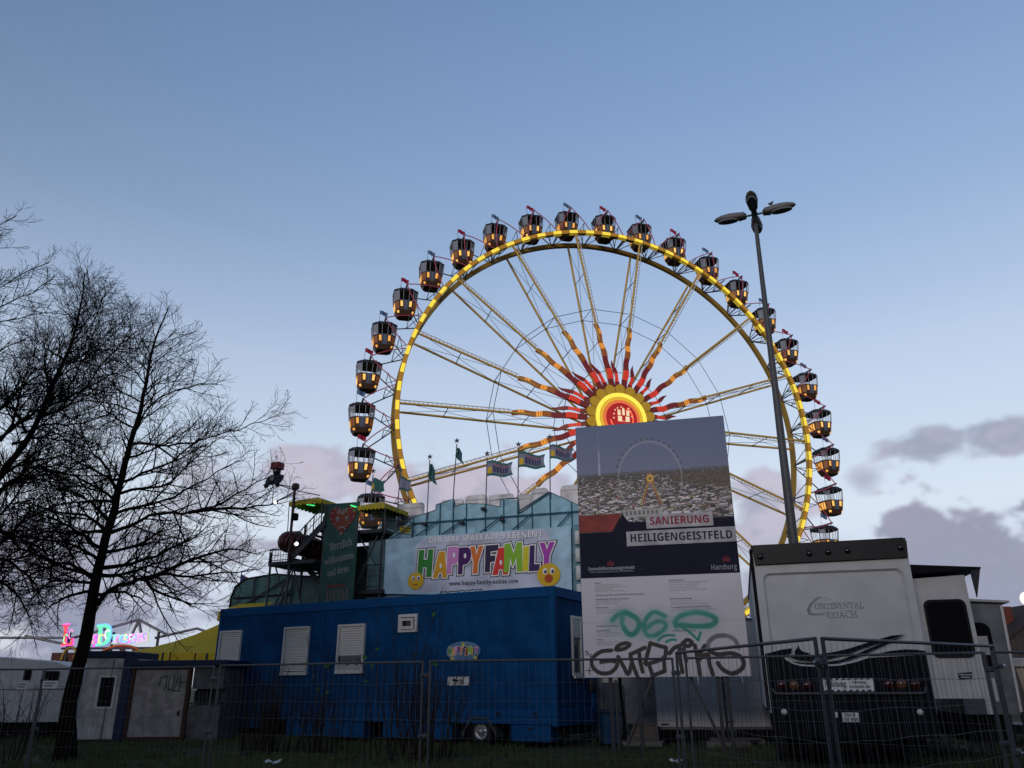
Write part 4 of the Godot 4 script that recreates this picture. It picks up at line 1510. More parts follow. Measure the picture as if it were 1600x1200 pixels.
	# canopies
	for e in [[-4.5, -2.78, 9.02, -0.9, 1.0, "yellow scalloped canopy over the spiral slide landing"], [-1.05, 0.28, 8.55, -1.0, 0.9, "yellow scalloped canopy beside the green welcome banner"]]:
		canopy(e)
	# welcome banner
	var b := thing("welcome_banner", "tall dark green banner with red gingerbread heart and white script", "banner", FH, turn)
	s = begin()
	slab(s, P2([-2.62, 4.0, -1.02, 4.0, -0.98, 8.74, -2.64, 8.78]), 0.84, 0.86)
	put(s, "banner_sheet", mat("banner_green", 0.028, 0.085, 0.075, 0.75, 0.0, blotch, 0.4), b)
	var heart := PackedVector2Array()
	for i in 40:
		var q := TAU * i / 40
		heart.append(Vector2(0.66 * pow(sin(q), 3), (0.8 * cos(q) - 0.32 * cos(2 * q) - 0.12 * cos(3 * q) - 0.05 * cos(4 * q)) * 0.72))
	s = begin()
	slab(s, heart, 0.862, 0.885, Transform3D(Basis(), V(-1.78, 8.08, 0)))
	var h := put(s, "heart", mat("heart_red", 0.16, 0.018, 0.022, 0.6, 0.0, fine, 1.0), b)
	s = begin()
	slab(s, oval(-1.78, 8.05, 0.42, 0.42, 20), 0.886, 0.892)
	put(s, "heart_middle", mat("heart_brown", 0.12, 0.03, 0.02, 0.6), h)
	for i in 18:
		var q := TAU * i / 18
		var p := Vector2(0.58 * pow(sin(q), 3), (0.8 * cos(q) - 0.32 * cos(2 * q) - 0.12 * cos(3 * q) - 0.05 * cos(4 * q)) * 0.63)
		s = begin()
		slab(s, oval(-1.78 + p.x, 8.08 + p.y, 0.045, 0.03, 8), 0.886, 0.893)
		put(s, "icing_dot", mat("script_white", 0.17, 0.18, 0.18, 0.7), h)
	for sx in [-0.24, 0.22]:
		s = begin()
		slab(s, oval(-1.78 + sx, 8.08, 0.07, 0.11, 12), 0.893, 0.9)
		put(s, "eye", mat("script_white", 0, 0, 0), h)
		s = begin()
		slab(s, oval(-1.76 + sx, 8.06, 0.03, 0.06, 10), 0.9, 0.906)
		put(s, "pupil", mat("print_dark", 0, 0, 0), h)
	s = begin()
	slab(s, P2([-1.98, 7.77, -1.85, 7.7, -1.68, 7.7, -1.52, 7.8, -1.68, 7.75, -1.85, 7.745]), 0.893, 0.9)
	put(s, "smile", mat("script_white", 0, 0, 0), h)
	write(h, "heart_lettering", "HE DU", V(-2.06, 8.3, 0.893), 0.17, 0.55, mat("script_white", 0, 0, 0), true, true, 4.0)
	var sw := mat("script_white", 0, 0, 0)
	write(b, "script_line", "Herzlich", V(-2.28, 6.78, 0.864), 0.3, 1.1, sw, true, true, 9.0)
	write(b, "script_line", "willkommen", V(-2.5, 6.2, 0.864), 0.26, 1.42, sw, true, true, 9.0)
	write(b, "script_line", "auf dem", V(-2.32, 5.72, 0.864), 0.26, 1.05, sw, true, true, 9.0)
	write(b, "script_line", "Hamburger", V(-2.3, 5.24, 0.864), 0.15, 0.9, mat("script_red", 0.16, 0.025, 0.02, 0.6), true, true, 4.0)
	write(b, "script_line", "DOM", V(-2.32, 4.72, 0.864), 0.42, 1.1, mat("script_pale", 0.1, 0.075, 0.075, 0.6), true, true, 3.0)
	# spiral slide tube
	var sl := thing("spiral_slide", "dark red spiral slide tube curling out of the tower", "slide", FH, turn)
	var pts := []
	var rad := []
	for i in 26:
		var q := i / 25.0
		var a := lerpf(-0.4, 5.2, q)
		pts.append(V(-4.35 - 0.62 * cos(a) * 1.0, 7.55 - 0.75 * q, -0.1 + 0.75 * sin(a)))
		rad.append(0.46)
	for i in 25:
		s = begin()
		path_tube(s, [pts[i], pts[i].lerp(pts[i + 1], 0.93)], [0.47, 0.44], 14)
		put(s, "tube_section", mat("slide_red", 0.085, 0.022, 0.025, 0.35, 0.0, fine, 1.0), sl)
	s = begin()
	tube(s, V(-4.35, 5.0, -0.1), V(-4.35, 8.2, -0.1), 0.06, 8)
	put(s, "centre_post", steel, sl)
	# mast with arms, seated figure and lamps
	var ms := thing("mast", "dark red mast with cross arms beside the spiral slide", "mast", FH, turn)
	s = begin()
	tube(s, V(-4.22, 6.4, 1.05), V(-4.24, 9.55, 1.05), 0.06, 8)
	put(s, "mast_pole", mat("mast_red", 0.05, 0.02, 0.025, 0.5), ms)
	for e in [[-4.24, 9.5, -5.12, 9.83], [-4.24, 9.62, -5.1, 9.84], [-4.24, 9.42, -5.15, 9.1], [-4.24, 9.5, -2.9, 9.15]]:
		s = begin()
		tube(s, V(e[0], e[1], 1.05), V(e[2], e[3], 1.05), 0.022, 5)
		put(s, "arm", dark, ms)
	s = begin()
	soft_box(s, V(-4.36, 9.52, 0.92), V(-4.06, 9.8, 1.18), 0.06)
	put(s, "mast_head", mat("mast_red", 0, 0, 0), ms)
	s = begin()
	soft_box(s, V(-4.15, 8.15, 1.0), V(-3.92, 8.45, 1.25), 0.03)
	put(s, "speaker_box", mat("black_matt", 0, 0, 0), ms)
	figure(turn)
	for e in [[-5.22, 9.06, 1.05, "bright white floodlight hanging from the mast arm"], [-3.84, 7.14, 1.1, "bright white floodlight on the lower stair railing"]]:
		var fl := thing("floodlight", e[3], "lamp", FH, turn)
		s = begin()
		soft_box(s, V(e[0] - 0.1, e[1] - 0.07, e[2] - 0.1), V(e[0] + 0.1, e[1] + 0.09, e[2] - 0.005), 0.02)
		put(s, "housing", mat("black_matt", 0, 0, 0), fl)
		s = begin()
		tube(s, V(e[0], e[1] + 0.09, e[2] - 0.05), V(e[0] + 0.05, e[1] + 0.2, e[2] - 0.05), 0.012, 4)
		put(s, "bracket", dark, fl)
		s = begin()
		slab(s, oval(0, 0, 0.085, 0.075, 12), 0, 0.01, Transform3D(Basis(), V(e[0], e[1], e[2])))
		put(s, "lens", glow("flood_lens", 1.0, 0.97, 0.92, 6.0), fl)
		var l := SpotLight3D.new()
		l.name = "floodlight_beam"
		l.light_color = Color(1.0, 0.96, 0.9)
		l.light_energy = 0.5
		l.light_size = 0.08
		l.spot_angle = 75.0
		l.spot_range = 25.0
		l.spot_attenuation = 2.0
		l.shadow_enabled = true
		fl.add_child(l)
		l.position = V(e[0], e[1], e[2] + 0.03)
		l.rotation_degrees = V(-10, 180, 0)
	# arched translucent cover to the left with bracing
	var d := thing("arched_shelter", "teal translucent arched roof with dark bracing behind the blue container", "shelter", FH, turn)
	var prof := [[-8.85, 3.6], [-8.82, 5.35], [-8.6, 5.85], [-8.1, 6.15], [-6.5, 6.28], [-4.9, 6.1], [-3.6, 6.0]]
	for i in prof.size() - 1:
		s = begin()
		quad(s, V(prof[i][0], prof[i][1], -1.0), V(prof[i][0], prof[i][1], -4.0), V(prof[i + 1][0], prof[i + 1][1], -4.0), V(prof[i + 1][0], prof[i + 1][1], -1.0))
		if i > 0:
			quad(s, V(prof[i][0], 3.6, -1.02), V(prof[i + 1][0], 3.6, -1.02), V(prof[i + 1][0], prof[i + 1][1], -1.02), V(prof[i][0], prof[i][1], -1.02))
		var sheet := mat("teal_sheet", 0.075, 0.17, 0.18, 0.4, 0.0, blotch, 0.4)
		sheet.backlight_enabled = true
		sheet.backlight = Color(0.2, 0.34, 0.35)
		put(s, "sheet", sheet, d)
	for i in prof.size() - 1:
		s = begin()
		tube(s, V(prof[i][0], prof[i][1], -0.97), V(prof[i + 1][0], prof[i + 1][1], -0.97), 0.035, 5)
		put(s, "arch_tube", dark, d)
	for e in [[-8.5, 4.7, -5.6, 6.1], [-7.5, 4.7, -7.5, 6.2], [-8.7, 5.3, -5.5, 5.35], [-5.4, 4.7, -5.4, 6.1], [-5.4, 5.6, -6.2, 4.7]]:
		s = begin()
		tube(s, V(e[0], e[1], -0.9), V(e[2], e[3], -0.9), 0.04, 5)
		put(s, "brace", dark, d)
	var ys := thing("yellow_awning", "low yellow awning roof behind the corner of the blue container", "awning", FH, turn)
	s = begin()
	quad(s, V(-8.3, 4.6, 0.3), V(-6.1, 4.62, 0.3), V(-6.0, 5.0, -0.6), V(-8.0, 4.98, -0.6))
	quad(s, V(-8.3, 4.2, 0.32), V(-6.1, 4.2, 0.32), V(-6.1, 4.62, 0.3), V(-8.3, 4.6, 0.3))
	put(s, "roof_sheet", mat("tarp_yellow", 0, 0, 0), ys)
	s = begin()
	for x in [-8.2, -6.2]:
		tube(s, V(x, 0.0, 0.2), V(x, 4.6, 0.2), 0.04, 5)
	put(s, "support_pole", dark, ys)
	# stars and stripes on a staff
	var us := thing("striped_flag", "red and white striped flag with blue corner on a thin staff", "flag", V(-15.5, 0, -45))
	s = begin()
	tube(s, V(0.1, 0, 0), V(0.2, 7.6, 0), 0.035, 5)
	put(s, "staff", mat("galvanised", 0, 0, 0), us)
	for i in 7:
		s = begin()
		var ya := 6.5 + i * 0.13
		quad(s, V(0.2, ya, 0.02), V(0.85, ya - 0.32, 0.1), V(0.88, ya - 0.19, 0.1), V(0.2, ya + 0.13, 0.02))
		put(s, "stripe", mat("flag_stripe_red", 0.3, 0.03, 0.04, 0.8) if i % 2 == 0 else mat("flag_stripe_white", 0.45, 0.45, 0.45, 0.8), us)
	s = begin()
	quad(s, V(0.2, 6.98, 0.035), V(0.5, 6.83, 0.075), V(0.5, 7.27, 0.075), V(0.2, 7.42, 0.035))
	put(s, "blue_corner", mat("flag_corner", 0.03, 0.04, 0.13, 0.8), us)

func railing(t: Node, a: Vector3, b: Vector3, h: float, n: int, m: Material) -> void:
	var s := begin()
	tube(s, a + V(0, h, 0), b + V(0, h, 0), 0.028, 5)
	tube(s, a + V(0, h * 0.12, 0), b + V(0, h * 0.12, 0), 0.02, 5)
	tube(s, a + V(0, h * 0.55, 0), b + V(0, h * 0.55, 0), 0.016, 5)
	var r := put(s, "handrail", m, t)
	for i in n:
		var p := a.lerp(b, float(i) / (n - 1))
		s = begin()
		tube(s, p, p + V(0, h, 0), 0.028 if i == 0 or i == n - 1 else 0.013, 4)
		put(s, "baluster", m, r)

func canopy(e: Array) -> void:
	var c := thing("canopy", e[5], "canopy", FH, deg_to_rad(FH_TURN), "yellow canopies on the stair tower")
	var x0: float = e[0]
	var x1: float = e[1]
	var y: float = e[2]
	var zm: float = e[4]
	var xm := x0 + (x1 - x0) * 0.45
	var tarp := mat("tarp_yellow", 0, 0, 0)
	var top := V(xm, y + 0.34, (e[3] + zm) / 2)
	var cor := [V(x0, y, zm), V(x1, y - 0.02, zm), V(x1, y, e[3]), V(x0, y, e[3])]
	for i in 4:
		var s := begin()
		var a: Vector3 = cor[i]
		var b: Vector3 = cor[(i + 1) % 4]
		s.add_vertex(a)
		s.add_vertex(top)
		s.add_vertex(b)
		s.add_vertex(a - V(0, 0.02, 0))
		s.add_vertex(b - V(0, 0.02, 0))
		s.add_vertex(top - V(0, 0.02, 0))
		var p := put(s, "roof_panel", tarp if i != 1 else tarp, c)
		# scalloped valance
		for k in 7:
			s = begin()
			var u0 := k / 7.0
			var pts := PackedVector2Array()
			var w := a.distance_to(b) / 7.0
			pts.append(Vector2(0, 0))
			for q in 7:
				pts.append(Vector2(w * q / 6.0, -0.13 - 0.07 * sin(PI * q / 6.0)))
			pts.append(Vector2(w, 0))
			var dx := (b - a).normalized()
			slab(s, pts, -0.008, 0.008, Transform3D(Basis(dx, V(0, 1, 0), dx.cross(V(0, 1, 0))), a.lerp(b, u0)))
			put(s, "scallop", tarp if k % 2 == 0 else mat("tarp_olive", 0.3, 0.26, 0.03, 0.7), p)
	var s := begin()
	for p in cor:
		tube(s, V(p.x * 0.98 + xm * 0.02, y - 1.3, p.z * 0.95), p, 0.02, 5)
	put(s, "canopy_pole", mat("galvanised", 0, 0, 0), c)

# small dark painted figure with a red box hat sitting on the mast arm
func figure(turn: float) -> void:
	var f := thing("seated_figure", "dark toy figure with a square red hat sitting on the mast arm", "figure", FH, turn)
	var K := Transform3D(Basis().scaled(Vector3.ONE * 1.3), V(-5.3, 9.86, 1.05))
	var body := mat("figure_dark", 0.02, 0.022, 0.035, 0.45)
	var o := Vector3.ZERO
	var s := begin()
	var prof := []
	for i in 11:
		var q := i / 10.0
		prof.append(Vector2(0.16 * sin(PI * clampf(q, 0.02, 0.98)) + 0.06, q * 0.34))
	prof[0] = Vector2(0.0, 0.0)
	prof[10] = Vector2(0.0, 0.35)
	lathe(s, prof, 12, Transform3D(Basis().scaled(V(1, 1.12, 1)), o))
	for sx in [-1.0, 1.0]:
		path_tube(s, [o + V(sx * 0.13, 0.3, 0), o + V(sx * 0.29, 0.24, 0.04), o + V(sx * 0.3, 0.1, 0.1), o + V(sx * 0.16, 0.08, 0.16)], [0.055, 0.06, 0.05, 0.06], 8)
		path_tube(s, [o + V(sx * 0.08, 0.05, 0.04), o + V(sx * 0.17, 0.06, 0.16), o + V(sx * 0.22, -0.06, 0.2), o + V(sx * 0.28, -0.1, 0.24)], [0.09, 0.085, 0.075, 0.08], 8)
	lathe(s, [Vector2(0, 0.33), Vector2(0.1, 0.36), Vector2(0.14, 0.43), Vector2(0.13, 0.52), Vector2(0.08, 0.57), Vector2(0, 0.58)], 12, Transform3D(Basis(), o))
	put(s, "body", body, f).transform = K
	s = begin()
	soft_box(s, o + V(-0.18, 0.52, -0.16), o + V(0.18, 0.76, 0.16), 0.02)
	put(s, "hat", mat("hat_red", 0.14, 0.02, 0.03, 0.5), f).transform = K
	s = begin()
	slab(s, oval(0, 0.18, 0.09, 0.1, 12), 0.2, 0.22, Transform3D(Basis(), o))
	put(s, "belly", mat("figure_grey", 0.14, 0.14, 0.16, 0.5), f).transform = K
	for sx in [-0.05, 0.05]:
		s = begin()
		slab(s, oval(sx, 0.46, 0.025, 0.03, 8), 0.13, 0.15, Transform3D(Basis(), o))
		put(s, "eye", mat("print_white", 0, 0, 0), f).transform = K

# ------------------------------------------------------------------ information billboard
func poster_photo() -> ImageTexture:
	# print on the board: evening sky, a crowded fairground, a wheel and a television tower
	var W := 640
	var H := 400
	var im := Image.create(W, H, false, Image.FORMAT_RGB8)
	var n := FastNoiseLite.new()
	n.seed = 8
	n.frequency = 0.06
	n.fractal_octaves = 4
	var n2 := FastNoiseLite.new()
	n2.seed = 18
	n2.noise_type = FastNoiseLite.TYPE_CELLULAR
	n2.cellular_return_type = FastNoiseLite.RETURN_CELL_VALUE
	n2.frequency = 0.05
	var hor := 205.0
	for y in H:
		for x in W:
			var c: Color
			if y < hor:
				c = Color(0.27, 0.345, 0.49).lerp(Color(0.37, 0.42, 0.53), y / hor)
			else:
				var v := 0.2 + 0.1 * n.get_noise_2d(x * 0.8, y * 2.0)
				c = Color(v, v * 0.97, v)
			im.set_pixel(x, y, c)
	# roofs and stalls, small far off and larger in front
	var pr := RandomNumberGenerator.new()
	pr.seed = 77
	for i in 4200:
		var f := pow(i / 4200.0, 0.8)
		var y := hor + 2.0 + f * (H - hor - 12.0) + pr.randf_range(-4, 4)
		var x := pr.randf_range(-10, W)
		var w := pr.randf_range(3, 9 + 34 * f)
		var h := pr.randf_range(1, 2 + 7 * f)
		var v := pr.randf_range(0.1, 0.38)
		if pr.randf() < 0.42:
			v = pr.randf_range(0.55, 0.9)
		var c := Color(v * pr.randf_range(0.92, 1.08), v * 0.97, v * pr.randf_range(0.92, 1.06))
		if pr.randf() < 0.06:
			c = Color(0.5, 0.24, 0.22)
		elif pr.randf() < 0.05:
			c = Color(0.58, 0.55, 0.3)
		var tilt := pr.randf_range(-0.35, 0.35)
		for k in int(w):
			var yy := int(y + k * tilt)
			if yy > hor:
				im.fill_rect(Rect2i(int(x) + k, yy, 1, maxi(1, int(h))), c)
	for i in 150:
		var f := pr.randf()
		var v := pr.randf_range(0.5, 0.88)
		if pr.randf() < 0.3:
			v = pr.randf_range(0.1, 0.2)
		var bx := pr.randf_range(0, W - 40)
		var by := hor + 14.0 + f * (H - hor - 40.0)
		var bw := int(6 + 34 * f * pr.randf())
		var bh := int(2 + 8 * f)
		im.fill_rect(Rect2i(int(bx), int(by), bw, bh), Color(v, v * 0.98, v))
		im.fill_rect(Rect2i(int(bx), int(by) + bh, bw, maxi(1, bh / 2)), Color(v * 0.45, v * 0.44, v * 0.46))
	# park trees on the right
	for i in 2600:
		var x := pr.randf_range(395, W)
		var q := (x - 395.0) / (W - 395.0)
		var top := 222.0 - 8.0 * q + 5.0 * sin(x * 0.11) + 4.0 * sin(x * 0.31)
		var y := top + pow(pr.randf(), 1.3) * (18.0 + 58.0 * q)
		var v := pr.randf_range(0.16, 0.34)
		im.fill_rect(Rect2i(int(x), int(y), pr.randi_range(2, 7), pr.randi_range(2, 5)), Color(v * 1.1, v * 0.97, v * 0.8))
	for i in 160:
		im.fill_rect(Rect2i(pr.randi_range(0, W - 20), int(hor) - pr.randi_range(0, 5), pr.randi_range(5, 26), 6), Color(0.3, 0.31, 0.36))
	# tower
	for y in range(22, 208):
		var half := 1 if y < 90 else (2 if y < 160 else 4)
		if (y > 88 and y < 96) or (y > 104 and y < 110):
			half = 11
		for x in range(98 - half, 98 + half + 1):
			im.set_pixel(x, y, Color(0.58, 0.62, 0.7) if y > 110 else Color(0.38, 0.42, 0.54))
	# wheel
	var cx := 312.0
	var cy := 232.0
	for k in 3600:
		var a := TAU * k / 3600
		for r in [134.0, 135.0, 131.0]:
			var p := Vector2(cx + r * cos(a), cy - r * 1.12 * sin(a))
			if p.y < 330:
				im.set_pixelv(p, Color(0.6, 0.6, 0.62))
	for k in 36:
		var a := TAU * k / 36
		if sin(a) > -0.35:
			im.fill_rect(Rect2i(int(cx + 143 * cos(a)) - 5, int(cy - 160 * sin(a)) - 4, 10, 7), Color(0.24, 0.25, 0.3))
	for k in 18:
		var a := TAU * (k + 0.5) / 18
		for r in range(20, 131):
			var p := Vector2(cx + r * cos(a), cy - r * 1.12 * sin(a))
			if p.y < 300:
				var o := im.get_pixelv(p)
				im.set_pixelv(p, o.lerp(Color(0.55, 0.3, 0.2) if r < 40 else Color(0.55, 0.55, 0.56), 0.85 if r < 44 else 0.5))
	for e in [[-1.0, Color(0.55, 0.25, 0.2)], [1.0, Color(0.55, 0.25, 0.2)], [-1.3, Color(0.6, 0.52, 0.2)], [1.3, Color(0.6, 0.52, 0.2)]]:
		for i in 110:
			im.fill_rect(Rect2i(int(cx + e[0] * i * 0.33) - 3, int(cy + i * 0.95), 6, 2), e[1])
	for y in range(-20, 21):
		for x in range(-18, 19):
			var d := Vector2(x / 18.0, y / 20.0).length()
			if d < 1.0:
				im.set_pixel(int(cx) + x, int(cy) + y, Color(0.35, 0.22, 0.1) if d < 0.3 else (Color(0.8, 0.66, 0.22) if d < 0.75 else Color(0.66, 0.4, 0.2)))
	# pale building in the foreground
	im.fill_rect(Rect2i(175, 352, 180, 30), Color(0.62, 0.62, 0.6))
	for i in 9:
		im.fill_rect(Rect2i(182 + i * 18, 357, 10, 16), Color(0.36, 0.38, 0.4))
	return ImageTexture.create_from_image(im)

func stroke(im: Image, pts: Array, r: float, c: Color, soft: float, alpha: float, k: Vector2, o: Vector2) -> void:
	var curve := Curve2D.new()
	for i in pts.size():
		var p := Vector2(pts[i][0], pts[i][1])
		var a := Vector2(pts[maxi(i - 1, 0)][0], pts[maxi(i - 1, 0)][1])
		var b := Vector2(pts[mini(i + 1, pts.size() - 1)][0], pts[mini(i + 1, pts.size() - 1)][1])
		var t := (b - a) / 6.0
		curve.add_point(p, -t, t)
	curve.bake_interval = 0.02
	var last := Vector2(-1e6, 0)
	for p in curve.get_baked_points():
		var q := Vector2((p.x - o.x) * k.x, (o.y - p.y) * k.y)
		if q.distance_to(last) < r * 0.3:
			continue
		last = q
		var R := int(ceil(r * (1.0 + soft)))
		for y in range(-R, R + 1):
			for x in range(-R, R + 1):
				var d := Vector2(x, y).length() / r
				var f := 1.0 - smoothstep(1.0 - minf(soft, 0.9), 1.0 + soft, d)
				if f <= 0.0:
					continue
				var X := int(q.x) + x
				var Y := int(q.y) + y
				if X < 0 or Y < 0 or X >= im.get_width() or Y >= im.get_height():
					continue
				im.set_pixel(X, Y, im.get_pixel(X, Y).lerp(c, f * alpha))

func text_panel() -> ImageTexture:
	# white lower panel: paper with faint dirt, and spray paint tags
	var W := 1024
	var H := 620
	var im := Image.create(W, H, false, Image.FORMAT_RGB8)
	im.fill(Color(0.74, 0.735, 0.77))
	var k := Vector2(W / 3.94, H / 2.37)
	var o := Vector2(-0.02, 4.01)
	var teal := Color(0.0, 0.5, 0.42)
	var og := [[[0.67, 2.66], [0.71, 2.95], [0.91, 3.12], [1.11, 3.13], [1.34, 2.99], [1.39, 2.83], [1.27, 2.65], [1.13, 2.63], [1.0, 2.79], [0.97, 3.0], [1.08, 3.18]], [[2.05, 3.02], [1.79, 3.14], [1.59, 3.01], [1.49, 2.77], [1.59, 2.59], [1.81, 2.61], [2.04, 2.79], [1.94, 2.92], [1.72, 2.87], [1.55, 2.75]], [[2.3, 2.76], [2.26, 2.89], [2.43, 3.04], [2.81, 3.1], [3.12, 3.02], [3.24, 2.92], [3.12, 2.8], [2.78, 2.78], [2.36, 2.82]]]
	for p in og:
		stroke(im, p, 34.0, Color(0.2, 0.6, 0.54), 0.9, 0.04, k, o)
	stroke(im, og[0].slice(1), 14.0, teal, 0.6, 0.24, k, o)
	stroke(im, og[0].slice(3, 9), 15.0, teal, 0.4, 0.3, k, o)
	stroke(im, og[1], 13.0, teal, 0.55, 0.26, k, o)
	stroke(im, og[2], 15.0, teal, 0.55, 0.26, k, o)
	stroke(im, og[2].slice(4, 9), 13.0, teal, 0.4, 0.3, k, o)
	for p in [[[2.3, 2.84], [2.56, 2.67], [2.78, 2.46]], [[2.78, 2.46], [2.85, 2.64]], [[1.82, 2.47], [1.99, 2.58], [2.23, 2.58]], [[2.01, 2.43], [2.12, 2.48], [2.25, 2.48]]]:
		stroke(im, p, 8.0, teal, 0.3, 0.5, k, o)
	var ink := Color(0.05, 0.05, 0.08)
	for p in [[[0.67, 2.26], [0.4, 2.23], [0.19, 2.07], [0.19, 1.89], [0.35, 1.75], [0.59, 1.74], [0.76, 1.86], [0.79, 1.98], [0.63, 2.02], [0.4, 1.99]], [[0.83, 2.11], [0.95, 1.88], [1.05, 1.71], [1.15, 1.98], [1.13, 2.13]], [[0.78, 2.28], [0.84, 2.36], [1.01, 2.42], [1.13, 2.39], [1.0, 2.3], [0.84, 2.27], [0.78, 2.28]], [[1.13, 2.16], [1.3, 2.23], [1.49, 2.31]], [[1.13, 2.11], [1.19, 1.88], [1.27, 1.66]], [[1.34, 2.23], [1.36, 2.0], [1.4, 1.76]], [[1.47, 1.95], [1.63, 2.41]], [[1.63, 2.41], [2.0, 2.3]], [[2.0, 2.3], [1.96, 2.1], [1.82, 2.02], [1.49, 1.92]], [[1.93, 2.07], [1.93, 1.77]], [[1.93, 1.77], [1.63, 1.67]], [[1.63, 1.67], [1.58, 1.87]], [[2.07, 2.17], [2.21, 2.3], [2.35, 2.34]], [[2.33, 2.34], [2.31, 2.07], [2.35, 1.73]], [[2.4, 2.39], [2.52, 2.47], [2.63, 2.4], [2.53, 2.33], [2.42, 2.37]], [[2.42, 2.27], [2.45, 1.99]], [[2.69, 2.34], [2.73, 1.98], [2.75, 1.67]], [[2.72, 1.98], [2.86, 2.1], [2.98, 2.12], [2.99, 1.93], [3.05, 1.67]], [[2.92, 2.33], [2.74, 2.08]]]:
		stroke(im, p, 12.0, ink, 0.18, 0.95, k, o)
	stroke(im, [[3.01, 2.21], [3.21, 2.13], [3.5, 2.15], [3.72, 2.07], [3.78, 1.92], [3.69, 1.78], [3.48, 1.7], [3.28, 1.8], [3.18, 1.95]], 12.5, ink, 0.2, 0.9, k, o)
	stroke(im, [[3.69, 2.27], [3.63, 2.45], [3.44, 2.55], [3.18, 2.53], [3.0, 2.38], [3.01, 2.21]], 13.0, Color(0.3, 0.3, 0.33), 0.5, 0.3, k, o)
	for p in [[[0.02, 2.22], [0.06, 2.26], [0.08, 2.18], [0.03, 2.16]], [[0.1, 2.2], [0.14, 2.12], [0.17, 2.18]], [[0.02, 1.8], [0.18, 1.8]], [[0.1, 1.88], [0.1, 1.72]]]:
		stroke(im, p, 3.0, ink, 0.3, 0.7, k, o)
	return ImageTexture.create_from_image(im)

func print_mat(key: String, t: Texture2D) -> StandardMaterial3D:
	var m := StandardMaterial3D.new()
	m.resource_name = key
	m.albedo_texture = t
	m.roughness = 0.55
	M[key] = m
	return m

func uv_sheet(s: SurfaceTool, x0: float, y0: float, x1: float, y1: float, z: float) -> void:
	var c := [[x0, y0, 0, 1], [x1, y0, 1, 1], [x1, y1, 1, 0], [x0, y1, 0, 0]]
	for i in [0, 2, 1, 0, 3, 2]:
		s.set_uv(Vector2(c[i][2], c[i][3]))
		s.add_vertex(V(c[i][0], c[i][1], z))

